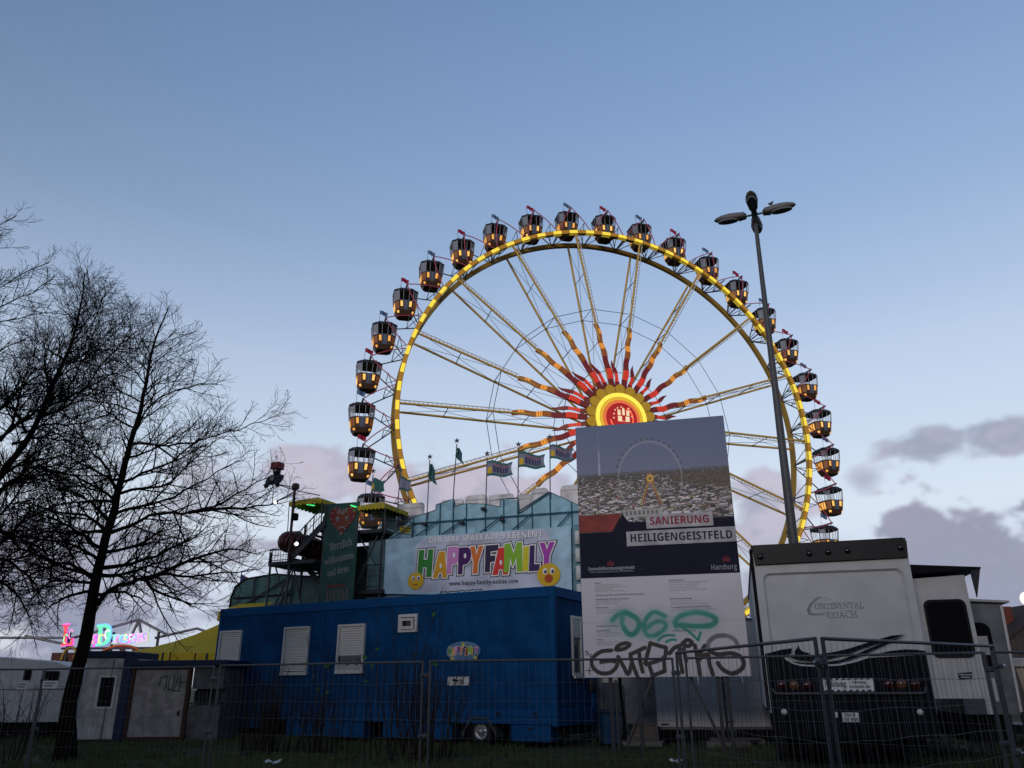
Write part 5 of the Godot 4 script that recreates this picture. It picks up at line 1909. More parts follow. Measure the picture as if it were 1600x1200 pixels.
func build_billboard() -> void:
	var b := thing("information_board", "tall construction notice board with fairground photograph and sprayed graffiti tags", "billboard", V(1.716, 0, -20.4), deg_to_rad(-14.294))
	var W := 3.92
	var s := begin()
	soft_box(s, V(0.0, 4.02, -0.05), V(W, 8.04, 0.0), 0.006)
	soft_box(s, V(0.0, 1.65, -0.05), V(W, 4.016, 0.0), 0.006)
	put(s, "board_panel", mat("board_back", 0.3, 0.3, 0.32, 0.6), b)
	s = begin()
	uv_sheet(s, 0.004, 5.38, W - 0.004, 8.036, 0.004)
	put(s, "printed_photograph", print_mat("poster_photo", poster_photo()), b)
	var navy := mat("board_navy", 0.01, 0.012, 0.036, 0.7, 0.0, blotch, 0.5)
	s = begin()
	slab(s, P2([0.004, 4.02, W - 0.004, 4.02, W - 0.004, 5.38, 1.3, 5.38, 1.15, 5.6, 1.0, 5.4, 0.85, 5.16, 0.004, 5.16]), 0.004, 0.008)
	put(s, "navy_field", navy, b)
	s = begin()
	slab(s, P2([0.004, 5.17, 0.87, 5.17, 1.14, 5.62, 0.004, 5.62]), 0.009, 0.013)
	put(s, "red_field", mat("board_red", 0.28, 0.035, 0.03, 0.5, 0.0, blotch, 0.5), b)
	var paper := mat("board_paper", 0.5, 0.49, 0.53, 0.5, 0.0, blotch, 0.5)
	var tilt := -0.5
	for e in [["title_plate", 1.74, 5.19, 3.40, 5.54], ["title_plate", 1.22, 4.77, W - 0.004, 5.14]]:
		s = begin()
		slab(s, P2([e[1], e[2], e[3], e[2], e[3], e[4], e[1], e[4]]), 0.014, 0.019)
		put(s, e[0], paper, b)
	write(b, "title", "SANIERUNG", V(1.84, 5.28, 0.023), 0.19, 1.46, mat("title_red", 0.22, 0.015, 0.04, 0.6), true, false, tilt)
	write(b, "title", "HEILIGENGEISTFELD", V(1.32, 4.87, 0.023), 0.195, 2.5, mat("title_navy", 0.012, 0.013, 0.04, 0.6), true, false, tilt)
	var grey := mat("logo_grey", 0.32, 0.33, 0.38, 0.6)
	write(b, "authority_logo", "Immobilienmanagement", V(0.2, 4.2, 0.012), 0.085, 1.18, grey, true)
	write(b, "authority_logo", "UND GRUNDVERMÖGEN HAMBURG", V(0.24, 4.14, 0.012), 0.035, 1.1, grey, false)
	write(b, "city_logo", "Hamburg", V(3.25, 4.1, 0.012), 0.125, 0.6, grey, false)
	for x in [0.78, 3.62]:
		s = begin()
		slab(s, P2([-0.09, 0, 0.09, 0, 0.09, 0.1, 0.06, 0.1, 0.04, 0.06, 0.02, 0.14, -0.02, 0.14, -0.04, 0.06, -0.06, 0.1, -0.09, 0.1]), 0.012, 0.016, Transform3D(Basis(), V(x, 4.29 if x > 1 else 4.3, 0)))
		put(s, "castle_mark", mat("mark_red", 0.14, 0.02, 0.03, 0.6), b)
	s = begin()
	uv_sheet(s, 0.004, 1.656, W - 0.004, 4.012, 0.004)
	put(s, "text_sheet", print_mat("text_panel", text_panel()), b)
	s = begin()
	box(s, V(0.004, 2.925, 0.004), V(W - 0.004, 2.931, 0.008))
	put(s, "sheet_seam", grey, b)
	var ink := mat("small_print", 0.12, 0.12, 0.14, 0.7)
	var lines := [[0.36, 3.87, "Bauherr", 1, 0.15], [0.36, 3.82, "Freie und Hansestadt Hamburg", 0, 0.64], [0.36, 3.77, "Landesbetrieb Immobilienmanagement", 0, 0.8], [0.36, 3.72, "und Grundvermögen", 0, 0.44], [0.36, 3.67, "Millerntorplatz 1, 20359 Hamburg", 0, 0.72], [0.36, 3.57, "Planung, Bauausführung und örtliche Bauüberwachung", 1, 1.2], [0.36, 3.47, "Entwässerung, Oberflächen & Ströme", 1, 0.82], [0.36, 3.42, "Ingenieurgesellschaft mbH", 0, 0.64], [0.36, 3.36, "Rugen 12, 20354 Hamburg", 0, 0.56], [0.36, 3.27, "Wasserrechte", 1, 0.32], [0.36, 3.21, "Ingenieurbüro für Wasserbau", 0, 0.66], [0.36, 3.15, "Hamburg", 0, 0.42], [0.35, 2.83, "Baugrunduntersuchung", 1, 0.54], [0.35, 2.72, "Kampfmittel", 1, 0.32], [0.35, 2.66, "Räumung und Bergung", 0, 0.6], [0.35, 2.6, "Hamburg", 0, 0.5], [0.34, 2.51, "Tiefbau", 1, 0.16], [0.34, 2.45, "Arbeitsgemeinschaft Straßen und Tiefbau", 0, 0.6], [0.34, 2.39, "Hamburg GmbH & Co. KG", 0, 0.5], [2.2, 3.87, "Baumanagement", 1, 0.36], [2.2, 3.82, "Beratung für Projektsteuerung und Termine", 0, 0.92], [2.2, 3.76, "und Sicherheit und Gesundheit", 0, 0.74], [2.2, 3.7, "Koordination Hamburg", 0, 0.66], [2.2, 3.64, "Hamburger Straße 21, 22083 Hamburg", 0, 0.88], [2.2, 3.43, "Baumbegleitung", 1, 0.52], [2.2, 3.37, "Gutachten GmbH & Co. KG", 0, 0.74], [2.2, 3.31, "Wasserstraße 20, 22761 Hamburg", 0, 0.9], [2.2, 3.23, "Freianlagen und Landschaftsarchitektur", 1, 0.96], [2.2, 3.17, "Planung im Auftrag der Freien und Hansestadt", 0, 1.04], [2.2, 2.68, "Kampfmittelsondierung", 1, 0.54]]
	for e in lines:
		write(b, "text_line", e[2], V(e[0], e[1], 0.006), 0.036, e[4], ink if e[3] else mat("fine_print", 0.27, 0.27, 0.3, 0.7), e[3] == 1, false, 0.0, 0.002)
	# posts and raking struts
	for x in [0.62, 1.3, 3.15, 3.36]:
		s = begin()
		bar(s, V(x, -0.1, -0.12), V(x, 7.6, -0.12), 0.09, 0.09)
		put(s, "post", mat("dark_steel", 0, 0, 0), b)
	for e in [[1.66, 1.7, 0.93, 0.15, 0.05], [2.5, 1.7, 3.12, 0.2, 0.05], [0.74, 1.6, 0.73, 0.0, 0.04]]:
		s = begin()
		tube(s, V(e[0], e[1], -0.16), V(e[2], e[3], -0.25), 0.035, 8)
		put(s, "strut", mat("galvanised", 0, 0, 0), b)
	for x in [0.62, 3.25]:
		s = begin()
		tube(s, V(x, 5.0, -0.17), V(x, 0.0, -2.6), 0.04, 6)
		put(s, "rear_strut", mat("dark_steel", 0, 0, 0), b)
	s = begin()
	soft_box(s, V(0.4, -0.1, -3.0), V(1.6, 0.1, -2.2), 0.02)
	soft_box(s, V(2.7, -0.1, -3.0), V(3.8, 0.1, -2.2), 0.02)
	put(s, "ballast_block", mat("concrete", 0.22, 0.21, 0.2, 0.9, 0.0, grain, 0.8), b)

# ------------------------------------------------------------------ white motorhome trailer seen from behind
func build_motorhome() -> void:
	var r := thing("travel_trailer", "large white travel trailer with black swoosh graphics and dark rear bumper", "trailer", V(4.5, 0, -14.9), deg_to_rad(-15.236))
	var white := mat("white_paint", 0, 0, 0)
	var black := mat("black_gloss", 0, 0, 0)
	var W := 2.66
	var D := 10.5
	# body shell: outline extruded backwards, with rounded corners
	var s := begin()
	var out := round_rect(0.0, 0.95, W, 3.9, 0.09)
	slab(s, out, -D, -0.06)
	put(s, "body", white, r)
	# rear wall: a frame around a pressed panel
	s = begin()
	var inner := round_rect(0.17, 1.5, W - 0.17, 3.36, 0.12)
	slab(s, out, -0.059, -0.05)
	put(s, "rear_wall", white, r)
	s = begin()
	rim_plate(s, round_rect(0.005, 0.96, W - 0.005, 3.6, 0.06), inner, -0.055, 0.0, 0.07)
	put(s, "rear_frame", white, r)
	# black cap with lamps
	s = begin()
	slab(s, P2([0.02, 3.56, 2.64, 3.58, 2.66, 3.86, 2.6, 3.93, 1.3, 3.92, 0.06, 3.9, 0.0, 3.84]), -0.2, 0.06)
	var cap := put(s, "roof_cap", mat("cap_black", 0.022, 0.023, 0.027, 0.4, 0.0, fine, 1.0), r)
	s = begin()
	box(s, V(-0.02, 3.9, -D), V(W + 0.02, 3.945, -0.1))
	put(s, "roof_edge", mat("cap_black", 0, 0, 0), r)
	for e in [[0.13, 3.7], [0.99, 3.72], [1.32, 3.73], [1.65, 3.74], [2.54, 3.75]]:
		s = begin()
		lathe(s, [Vector2(0.055, 0), Vector2(0.055, 0.02), Vector2(0.035, 0.035), Vector2(0, 0.04)], 14, Transform3D(Basis(V(1, 0, 0), PI / 2), V(e[0], e[1], 0.06)))
		put(s, "marker_lamp", mat("dark_glass", 0, 0, 0), cap)
	s = begin()
	slab(s, P2([1.45, 3.62, 1.85, 3.6, 1.88, 3.68, 1.7, 3.72]), 0.06, 0.0635)
	put(s, "scuff", mat("cap_scuff", 0.06, 0.055, 0.05, 0.8, 0.0, fine, 2.0), cap)
	for x in [-0.03, W - 0.03]:
		s = begin()
		bar(s, V(x, 3.86, -0.1), V(x, 1.05, -0.1), 0.06, 0.06)
		put(s, "corner_strip", black, r)
	# black lower rear
	s = begin()
	slab(s, P2([0.01, 0.7, W - 0.01, 0.7, W - 0.01, 1.93, 2.49, 1.93, 2.17, 1.92, 1.9, 1.91, 1.73, 1.9, 1.5, 1.83, 1.24, 1.775, 0.83, 1.765, 0.6, 1.775, 0.5, 1.8, 0.36, 1.88, 0.3, 1.96, 0.46, 2.0, 0.48, 2.08, 0.3, 2.06, 0.01, 1.99]), -0.02, 0.006)
	put(s, "lower_panel", black, r)
	# swoosh graphics
	var swo := [P2([0.52, 1.95, 0.52, 2.02, 0.6, 2.13, 0.61, 2.07, 0.66, 2.02, 0.79, 1.985, 0.7, 1.96]), P2([0.4, 1.93, 0.6, 1.88, 0.83, 1.86, 1.1, 1.9, 1.4, 1.97, 1.65, 2.06, 1.9, 2.13, 2.13, 2.2, 2.39, 2.275, 2.15, 2.26, 1.85, 2.18, 1.47, 2.07, 1.2, 2.01, 1.01, 1.985, 0.8, 1.955, 0.6, 1.945]), P2([0.42, 1.865, 0.55, 1.82, 0.83, 1.8, 1.15, 1.81, 1.4, 1.87, 1.62, 1.94, 1.85, 2.04, 2.1, 2.14, 2.37, 2.25, 2.05, 2.16, 1.75, 2.05, 1.5, 1.95, 1.25, 1.87, 0.9, 1.83, 0.62, 1.84]), P2([1.7, 1.93, 1.85, 1.945, 2.2, 1.955, 2.65, 1.96, 2.65, 2.0, 2.5, 2.02, 2.33, 2.03, 2.1, 2.01, 1.9, 1.97])]
	for p in swo:
		s = begin()
		slab(s, p, 0.007, 0.011)
		put(s, "swoosh", black, r)
	s = begin()
	slab(s, P2([0.33, 1.9, 0.46, 1.82, 0.6, 1.785, 0.83, 1.772, 1.24, 1.783, 1.5, 1.84, 1.73, 1.91, 1.5, 1.855, 1.24, 1.803, 0.83, 1.79, 0.6, 1.803, 0.46, 1.84]), 0.012, 0.015)
	put(s, "silver_line", mat("silver", 0.6, 0.6, 0.6, 0.4), r)
	# emblem: swept letter with lettering
	var logo := mat("emblem_grey", 0.2, 0.21, 0.24, 0.35, 0.2)
	s = begin()
	slab(s, P2([1.12, 2.965, 1.0, 2.93, 0.88, 2.83, 0.82, 2.73, 0.84, 2.665, 0.93, 2.64, 1.08, 2.655, 1.22, 2.69, 1.06, 2.668, 0.94, 2.665, 0.885, 2.69, 0.885, 2.75, 0.94, 2.84, 1.03, 2.92]), -0.05, -0.04)
	put(s, "emblem", logo, r)
	s = begin()
	slab(s, P2([1.0, 2.95, 1.08, 2.985, 1.16, 2.96, 1.13, 2.945, 1.08, 2.965]), -0.05, -0.038)
	slab(s, P2([1.15, 2.93, 1.24, 2.935, 1.29, 2.88, 1.22, 2.84, 1.05, 2.845, 1.2, 2.83, 1.27, 2.84, 1.315, 2.885, 1.26, 2.95]), -0.05, -0.038)
	slab(s, P2([0.84, 2.655, 0.93, 2.628, 1.1, 2.642, 1.4, 2.71, 1.8, 2.735, 1.4, 2.725, 1.1, 2.652, 0.93, 2.637]), -0.05, -0.038)
	put(s, "emblem_chrome", mat("silver", 0, 0, 0), r)
	write(r, "emblem_word", "ONTINENTAL", V(0.97, 2.74, -0.047), 0.1, 0.82, logo, false, true)
	write(r, "emblem_word", "COACH", V(1.16, 2.58, -0.047), 0.11, 0.5, logo, false, true)
	# lights, bar, notices
	var k := 0
	for e in [[0.24, 1.47], [0.44, 1.465], [0.66, 1.46], [1.98, 1.47], [2.18, 1.47], [2.39, 1.46]]:
		s = begin()
		lathe(s, [Vector2(0.085, 0), Vector2(0.085, 0.02), Vector2(0.06, 0.045), Vector2(0, 0.05)], 16, Transform3D(Basis(V(1, 0, 0), PI / 2), V(e[0], e[1], 0.006)))
		put(s, "tail_lamp", mat("lens_amber", 0.11, 0.045, 0.02, 0.15) if k in [1, 4] else mat("lens_red", 0.04, 0.005, 0.005, 0.15), r)
		k += 1
	for e in [[0.22, 1.03], [2.39, 1.03]]:
		s = begin()
		lathe(s, [Vector2(0.05, 0), Vector2(0.05, 0.02), Vector2(0, 0.03)], 14, Transform3D(Basis(V(1, 0, 0), PI / 2), V(e[0], e[1], 0.006)))
		put(s, "reflector", mat("silver", 0, 0, 0), r)
	s = begin()
	path_tube(s, [V(0.06, 1.4, 0.02), V(0.1, 1.34, 0.05), V(0.2, 1.325, 0.05), V(2.46, 1.325, 0.05), V(2.52, 1.34, 0.05), V(2.54, 1.42, 0.02)], [0.022], 8)
	put(s, "bumper_bar", mat("galvanised", 0, 0, 0), r)
	s = begin()
	slab(s, P2([0.9, 1.36, 1.73, 1.36, 1.74, 1.57, 0.91, 1.57]), 0.012, 0.018)
	var ac := put(s, "warning_notice", mat("print_white", 0.7, 0.7, 0.7), r)
	for i in 8:
		for y in [[1.362, 1.385], [1.547, 1.568]]:
			s = begin()
			var x := 0.92 + i * 0.1
			slab(s, P2([x, y[0], x + 0.05, y[0], x + 0.08, y[1], x + 0.03, y[1]]), 0.018, 0.0215)
			put(s, "notice_stripe", mat("print_dark", 0, 0, 0), ac)
	write(ac, "notice_word", "Achtung", V(0.94, 1.435, 0.02), 0.09, 0.36, mat("print_dark", 0, 0, 0), true, true)
	write(ac, "notice_word", "Fahrzeug", V(1.39, 1.485, 0.02), 0.045, 0.22, mat("print_dark", 0, 0, 0), true, true)
	write(ac, "notice_word", "schwenkt aus", V(1.35, 1.415, 0.02), 0.045, 0.33, mat("print_dark", 0, 0, 0), true, true)
	s = begin()
	slab(s, P2([1.15, 0.865, 1.43, 0.865, 1.43, 1.03, 1.15, 1.03]), 0.012, 0.018)
	var pl := put(s, "number_plate", mat("print_white", 0, 0, 0), r)
	s = begin()
	for q in [[1.15, 0.865, 1.43, 0.873], [1.15, 1.022, 1.43, 1.03], [1.15, 0.865, 1.158, 1.03], [1.422, 0.865, 1.43, 1.03]]:
		box(s, V(q[0], q[1], 0.018), V(q[2], q[3], 0.022))
	put(s, "plate_edge", mat("print_dark", 0, 0, 0), pl)
	write(pl, "plate_text", "DIH W", V(1.2, 0.958, 0.02), 0.05, 0.17, mat("print_dark", 0, 0, 0), true)
	write(pl, "plate_text", "SY 955", V(1.18, 0.883, 0.02), 0.055, 0.23, mat("print_dark", 0, 0, 0), true)
	s = begin()
	soft_box(s, V(1.03, 0.94, 0.008), V(1.09, 1.03, 0.06), 0.01)
	put(s, "plate_lamp", mat("silver", 0, 0, 0), r)
	s = begin()
	box(s, V(0.2, 0.45, -D), V(W - 0.2, 0.75, -0.3))
	box(s, V(0.05, 0.62, -0.28), V(W - 0.05, 0.72, 0.03))
	put(s, "chassis", mat("black_matt", 0, 0, 0), r)
	for z in [-3.2, -4.2]:
		for x in [0.25, W - 0.25]:
			var o := Node3D.new()
			o.name = "wheel_hub"
			r.add_child(o, true)
			o.position = V(x, 0, z)
			o.rotation.y = PI / 2
			wheel_at(o, V(0, 0.4, 0), 0.4, 0.24)
	# slide-out with dark awning roof and window
	s = begin()
	slab(s, P2([W + 0.05, 1.23, 3.64, 1.23, 3.64, 3.31, W + 0.05, 3.27]), -5.2, -0.6)
	var so := put(s, "slide_out", white, r)
	s = begin()
	slab(s, P2([W, 3.34, 3.88, 3.38, 3.9, 3.42, W, 3.52]), -5.3, -0.45)
	put(s, "slide_roof", black, so)
	s = begin()
	slab(s, P2([3.72, 3.38, 3.88, 3.38, 3.74, 2.9]), -0.52, -0.46)
	put(s, "awning_flap", mat("dark_steel", 0, 0, 0), so)
	s = begin()
	slab(s, round_rect(2.9, 1.93, 3.53, 2.86, 0.1), -0.6, -0.575)
	var wn := put(s, "slide_window", mat("dark_glass", 0, 0, 0), so)
	s = begin()
	rim_plate(s, round_rect(2.87, 1.9, 3.56, 2.89, 0.11), round_rect(2.91, 1.94, 3.52, 2.85, 0.1), -0.6, -0.565, 0.0)
	put(s, "window_rubber", mat("rubber", 0, 0, 0), wn)
	s = begin()
	slab(s, P2([3.22, 1.53, 3.42, 1.55, 3.44, 1.66, 3.21, 1.64]), -0.6, -0.594)
	put(s, "slide_sticker", mat("print_dark", 0, 0, 0), so)
	for e in [[3.235, 1.61, 3.42, 1.622], [3.25, 1.57, 3.4, 1.582]]:
		s = begin()
		box(s, V(e[0], e[1], -0.594), V(e[2], e[3], -0.59))
		put(s, "sticker_line", mat("print_white", 0, 0, 0), so)
	s = begin()
	box(s, V(3.56, 0.98, -0.66), V(3.64, 1.23, -0.6))
	put(s, "slide_support", white, so)
	# second vehicle behind
	var g := thing("grey_caravan", "grey caravan with dark arched window standing behind the white trailer's slide-out", "caravan", V(4.5, 0, -14.9), deg_to_rad(-15.236))
	var gm := mat("caravan_grey", 0.2, 0.22, 0.24, 0.45, 0.0, blotch, 0.4)
	s = begin()
	slab(s, P2([3.75, 0.9, 4.74, 0.9, 4.8, 2.98, 3.75, 3.06]), -9.0, -3.0)
	put(s, "body", gm, g)
	s = begin()
	slab(s, P2([3.7, 3.07, 4.94, 2.99, 4.94, 3.03, 3.7, 3.13]), -9.1, -2.9)
	put(s, "roof", mat("dull_white", 0, 0, 0), g)
	s = begin()
	slab(s, round_rect(4.05, 1.7, 4.5, 2.62, 0.16), -3.0, -2.975)
	put(s, "window", mat("dark_glass", 0, 0, 0), g)
	s = begin()
	slab(s, P2([4.1, 2.0, 4.42, 2.0, 4.42, 2.36, 4.1, 2.36]), -2.974, -2.968)
	put(s, "window_blind", mat("dull_white", 0, 0, 0), g)
	s = begin()
	bar(s, V(4.79, 2.95, -2.98), V(4.73, 0.95, -2.98), 0.05, 0.05)
	put(s, "corner_strip", mat("white_trim", 0, 0, 0), g)
	for e in [[4.12, 1.1], [4.32, 1.12]]:
		s = begin()
		soft_box(s, V(e[0], e[1], -3.0), V(e[0] + 0.07, e[1] + 0.45, -2.95), 0.015)
		put(s, "grab_handle", mat("white_trim", 0, 0, 0), g)
	s = begin()
	box(s, V(3.8, 0.4, -8.8), V(4.6, 0.9, -3.2))
	put(s, "chassis", mat("black_matt", 0, 0, 0), g)

# a flat plate with a hole, edges stepping down by z1 - z0; bevel widens the hole at the front
func rim_plate(s: SurfaceTool, outer: PackedVector2Array, hole: PackedVector2Array, z0: float, z1: float, bevel: float) -> void:
	var n := hole.size()
	var wide := hole
	if bevel > 0.0:
		wide = PackedVector2Array()
		var c := Vector2.ZERO
		for p in hole:
			c += p / n
		for p in hole:
			wide.append(p - Vector2(signf(p.x - c.x), signf(p.y - c.y)) * -bevel * 0.6)
	for i in n:
		var j := (i + 1) % n
		var oi := outer[i]
		var oj := outer[j]
		quad(s, V(oi.x, oi.y, z1), V(oj.x, oj.y, z1), V(wide[j].x, wide[j].y, z1), V(wide[i].x, wide[i].y, z1))
		quad(s, V(wide[i].x, wide[i].y, z1), V(wide[j].x, wide[j].y, z1), V(hole[j].x, hole[j].y, z0), V(hole[i].x, hole[i].y, z0))
		quad(s, V(oi.x, oi.y, z0), V(oj.x, oj.y, z0), V(oj.x, oj.y, z1), V(oi.x, oi.y, z1))

# ------------------------------------------------------------------ things between container and trailer
func build_yard() -> void:
	var w := thing("box_trailer", "white panelled box trailer standing behind the notice board", "trailer", V(3.94, 0, -23.5), deg_to_rad(-8.279))
	var s := begin()
	for i in 4:
		soft_box(s, V(0.0 + i * 1.2, 0.4, -0.06), V(1.19 + i * 1.2, 3.16, 0.0), 0.008)
	put(s, "front_panel", mat("trailer_white", 0.78, 0.78, 0.79, 0.5, 0.0, soft, 0.3), w)
	s = begin()
	box(s, V(0.0, 0.4, -5.5), V(0.05, 3.16, -0.07))
	put(s, "side_panel", mat("trailer_white", 0, 0, 0), w)
	s = begin()
	box(s, V(-0.02, 3.16, -5.5), V(4.82, 3.22, 0.03))
	box(s, V(-0.01, 0.33, -5.5), V(4.81, 0.4, 0.02))
	put(s, "edge_trim", mat("steel", 0, 0, 0), w)
	s = begin()
	box(s, V(0.1, 0.12, -5.3), V(4.7, 0.33, -0.1))
	put(s, "chassis", mat("black_matt", 0, 0, 0), w)
	for e in [[0.1, 0.44, 0.3, 0.48], [2.4, 3.02, 2.55, 3.06], [1.9, 0.5, 2.05, 0.56]]:
		s = begin()
		box(s, V(e[0], e[1], 0.0), V(e[2], e[3], 0.012))
		put(s, "small_label", mat("dark_steel", 0, 0, 0), w)
	for x in [0.9, 3.6]:
		wheel_at(w, V(x, 0.22, -0.35), 0.22, 0.16)
	# grey cabin with door
	var g := thing("grey_cabin", "grey site cabin with dark door and paper notice beside the blue container", "cabin", V(2.1, 0, -24.2), deg_to_rad(-6))
	s = begin()
	box(s, V(-0.3, 0.2, -2.0), V(0.42, 2.6, 0.0))
	box(s, V(1.0, 0.2, -2.0), V(2.5, 2.6, 0.0))
	box(s, V(0.42, 2.2, -2.0), V(1.0, 2.6, 0.0))
	put(s, "wall", mat("cabin_grey", 0.24, 0.26, 0.3, 0.6, 0.0, blotch, 0.4), g)
	s = begin()
	soft_box(s, V(0.43, 0.3, -0.12), V(0.99, 2.19, -0.05), 0.01)
	var d := put(s, "door", mat("door_blue_grey", 0.06, 0.075, 0.11, 0.5, 0.0, fine, 0.8), g)
	s = begin()
	path_tube(s, [V(0.5, 1.2, -0.05), V(0.48, 1.2, -0.01), V(0.48, 1.05, -0.01), V(0.5, 1.05, -0.05)], [0.012], 6)
	put(s, "handle", mat("black_matt", 0, 0, 0), d)
	s = begin()
	slab(s, P2([0.45, 1.55, 0.97, 1.55, 0.97, 1.8, 0.45, 1.8]), -0.05, -0.044)
	var n := put(s, "paper_notice", mat("notice_paper", 0.5, 0.49, 0.48, 0.8), d)
	for i in 4:
		s = begin()
		box(s, V(0.5, 1.6 + i * 0.045, -0.044), V(0.6 + 0.3 * absf(sin(i * 2.1 + 1)), 1.612 + i * 0.045, -0.041))
		put(s, "notice_line", mat("small_print", 0, 0, 0), n)
	s = begin()
	box(s, V(-0.3, 0.62, 0.0), V(0.42, 0.68, 0.03))
	put(s, "skirting", mat("dark_steel", 0, 0, 0), g)
	# wheelie bin
	var b := thing("wheelie_bin", "blue wheelie bin with closed lid beside wooden steps", "bin", V(2.5, 0, -22.4), 0.1)
	s = begin()
	var lo := [V(-0.2, 0.06, 0.2), V(0.2, 0.06, 0.2), V(0.2, 0.06, -0.2), V(-0.2, 0.06, -0.2)]
	var hi := [V(-0.25, 0.78, 0.27), V(0.25, 0.78, 0.27), V(0.25, 0.78, -0.27), V(-0.25, 0.78, -0.27)]
	for i in 4:
		quad(s, lo[i], lo[(i + 1) % 4], hi[(i + 1) % 4], hi[i])
	quad(s, lo[3], lo[2], lo[1], lo[0])
	put(s, "bin_body", mat("bin_blue", 0.012, 0.05, 0.12, 0.5), b)
	s = begin()
	soft_box(s, V(-0.28, 0.78, -0.3), V(0.28, 0.84, 0.3), 0.025)
	put(s, "lid", mat("bin_lid", 0.012, 0.025, 0.05, 0.5), b)
	s = begin()
	tube(s, V(-0.24, 0.86, -0.33), V(0.24, 0.86, -0.33), 0.018, 6)
	put(s, "handle", mat("bin_lid", 0, 0, 0), b)
	for sx in [-0.22, 0.22]:
		s = begin()
		lathe(s, [Vector2(0, -0.03), Vector2(0.1, -0.03), Vector2(0.1, 0.03), Vector2(0, 0.03)], 14, Transform3D(Basis(V(0, 0, 1), PI / 2), V(sx, 0.09, -0.24)))
		put(s, "bin_wheel", mat("rubber", 0, 0, 0), b)
	# wooden steps
	var st := thing("wooden_steps", "small pale wooden steps in front of the grey cabin", "steps", V(3.0, 0, -22.6), -0.12)
	for i in 3:
		s = begin()
		soft_box(s, V(0, 0.14 + i * 0.16, -0.3 - i * 0.26), V(0.75, 0.18 + i * 0.16, 0.0 - i * 0.26), 0.006)
		put(s, "tread", mat("old_wood", 0.2, 0.18, 0.16, 0.8, 0.0, grain, 1.2), st)
		s = begin()
		box(s, V(0.02, i * 0.16, -0.05 - i * 0.26), V(0.73, 0.138 + i * 0.16, -0.03 - i * 0.26))
		put(s, "riser", mat("old_wood", 0, 0, 0), st)
	for x in [-0.04, 0.75]:
		s = begin()
		slab(s, P2([0.0, 0.0, 0.84, 0.0, 0.84, 0.5, 0.56, 0.5, 0.3, 0.3, 0.0, 0.14]), x, x + 0.04, Transform3D(Basis(V(0, 0, -1), V(0, 1, 0), V(1, 0, 0)), Vector3.ZERO))
		put(s, "side_board", mat("old_wood", 0, 0, 0), st)
	s = begin()
	tube(s, V(-0.06, 0.0, -0.1), V(-0.06, 1.25, -0.1), 0.025, 6)
	tube(s, V(-0.06, 1.2, -0.1), V(-0.06, 1.45, -0.8), 0.025, 6)
	put(s, "handrail", mat("galvanised", 0, 0, 0), st)
	# pallet and dirt heap
	var p := thing("wooden_pallet", "flat wooden pallet lying under the white box trailer", "pallet", V(5.4, 0, -22.4), 0.15)
	for i in 5:
		s = begin()
		box(s, V(0, 0.11, -i * 0.18 - 0.12), V(1.2, 0.135, -i * 0.18))
		put(s, "plank", mat("old_wood", 0, 0, 0), p)
	for x in [0.0, 0.55, 1.1]:
		s = begin()
		box(s, V(x, -0.02, -0.84), V(x + 0.1, 0.11, 0.0))
		put(s, "bearer", mat("old_wood", 0, 0, 0), p)

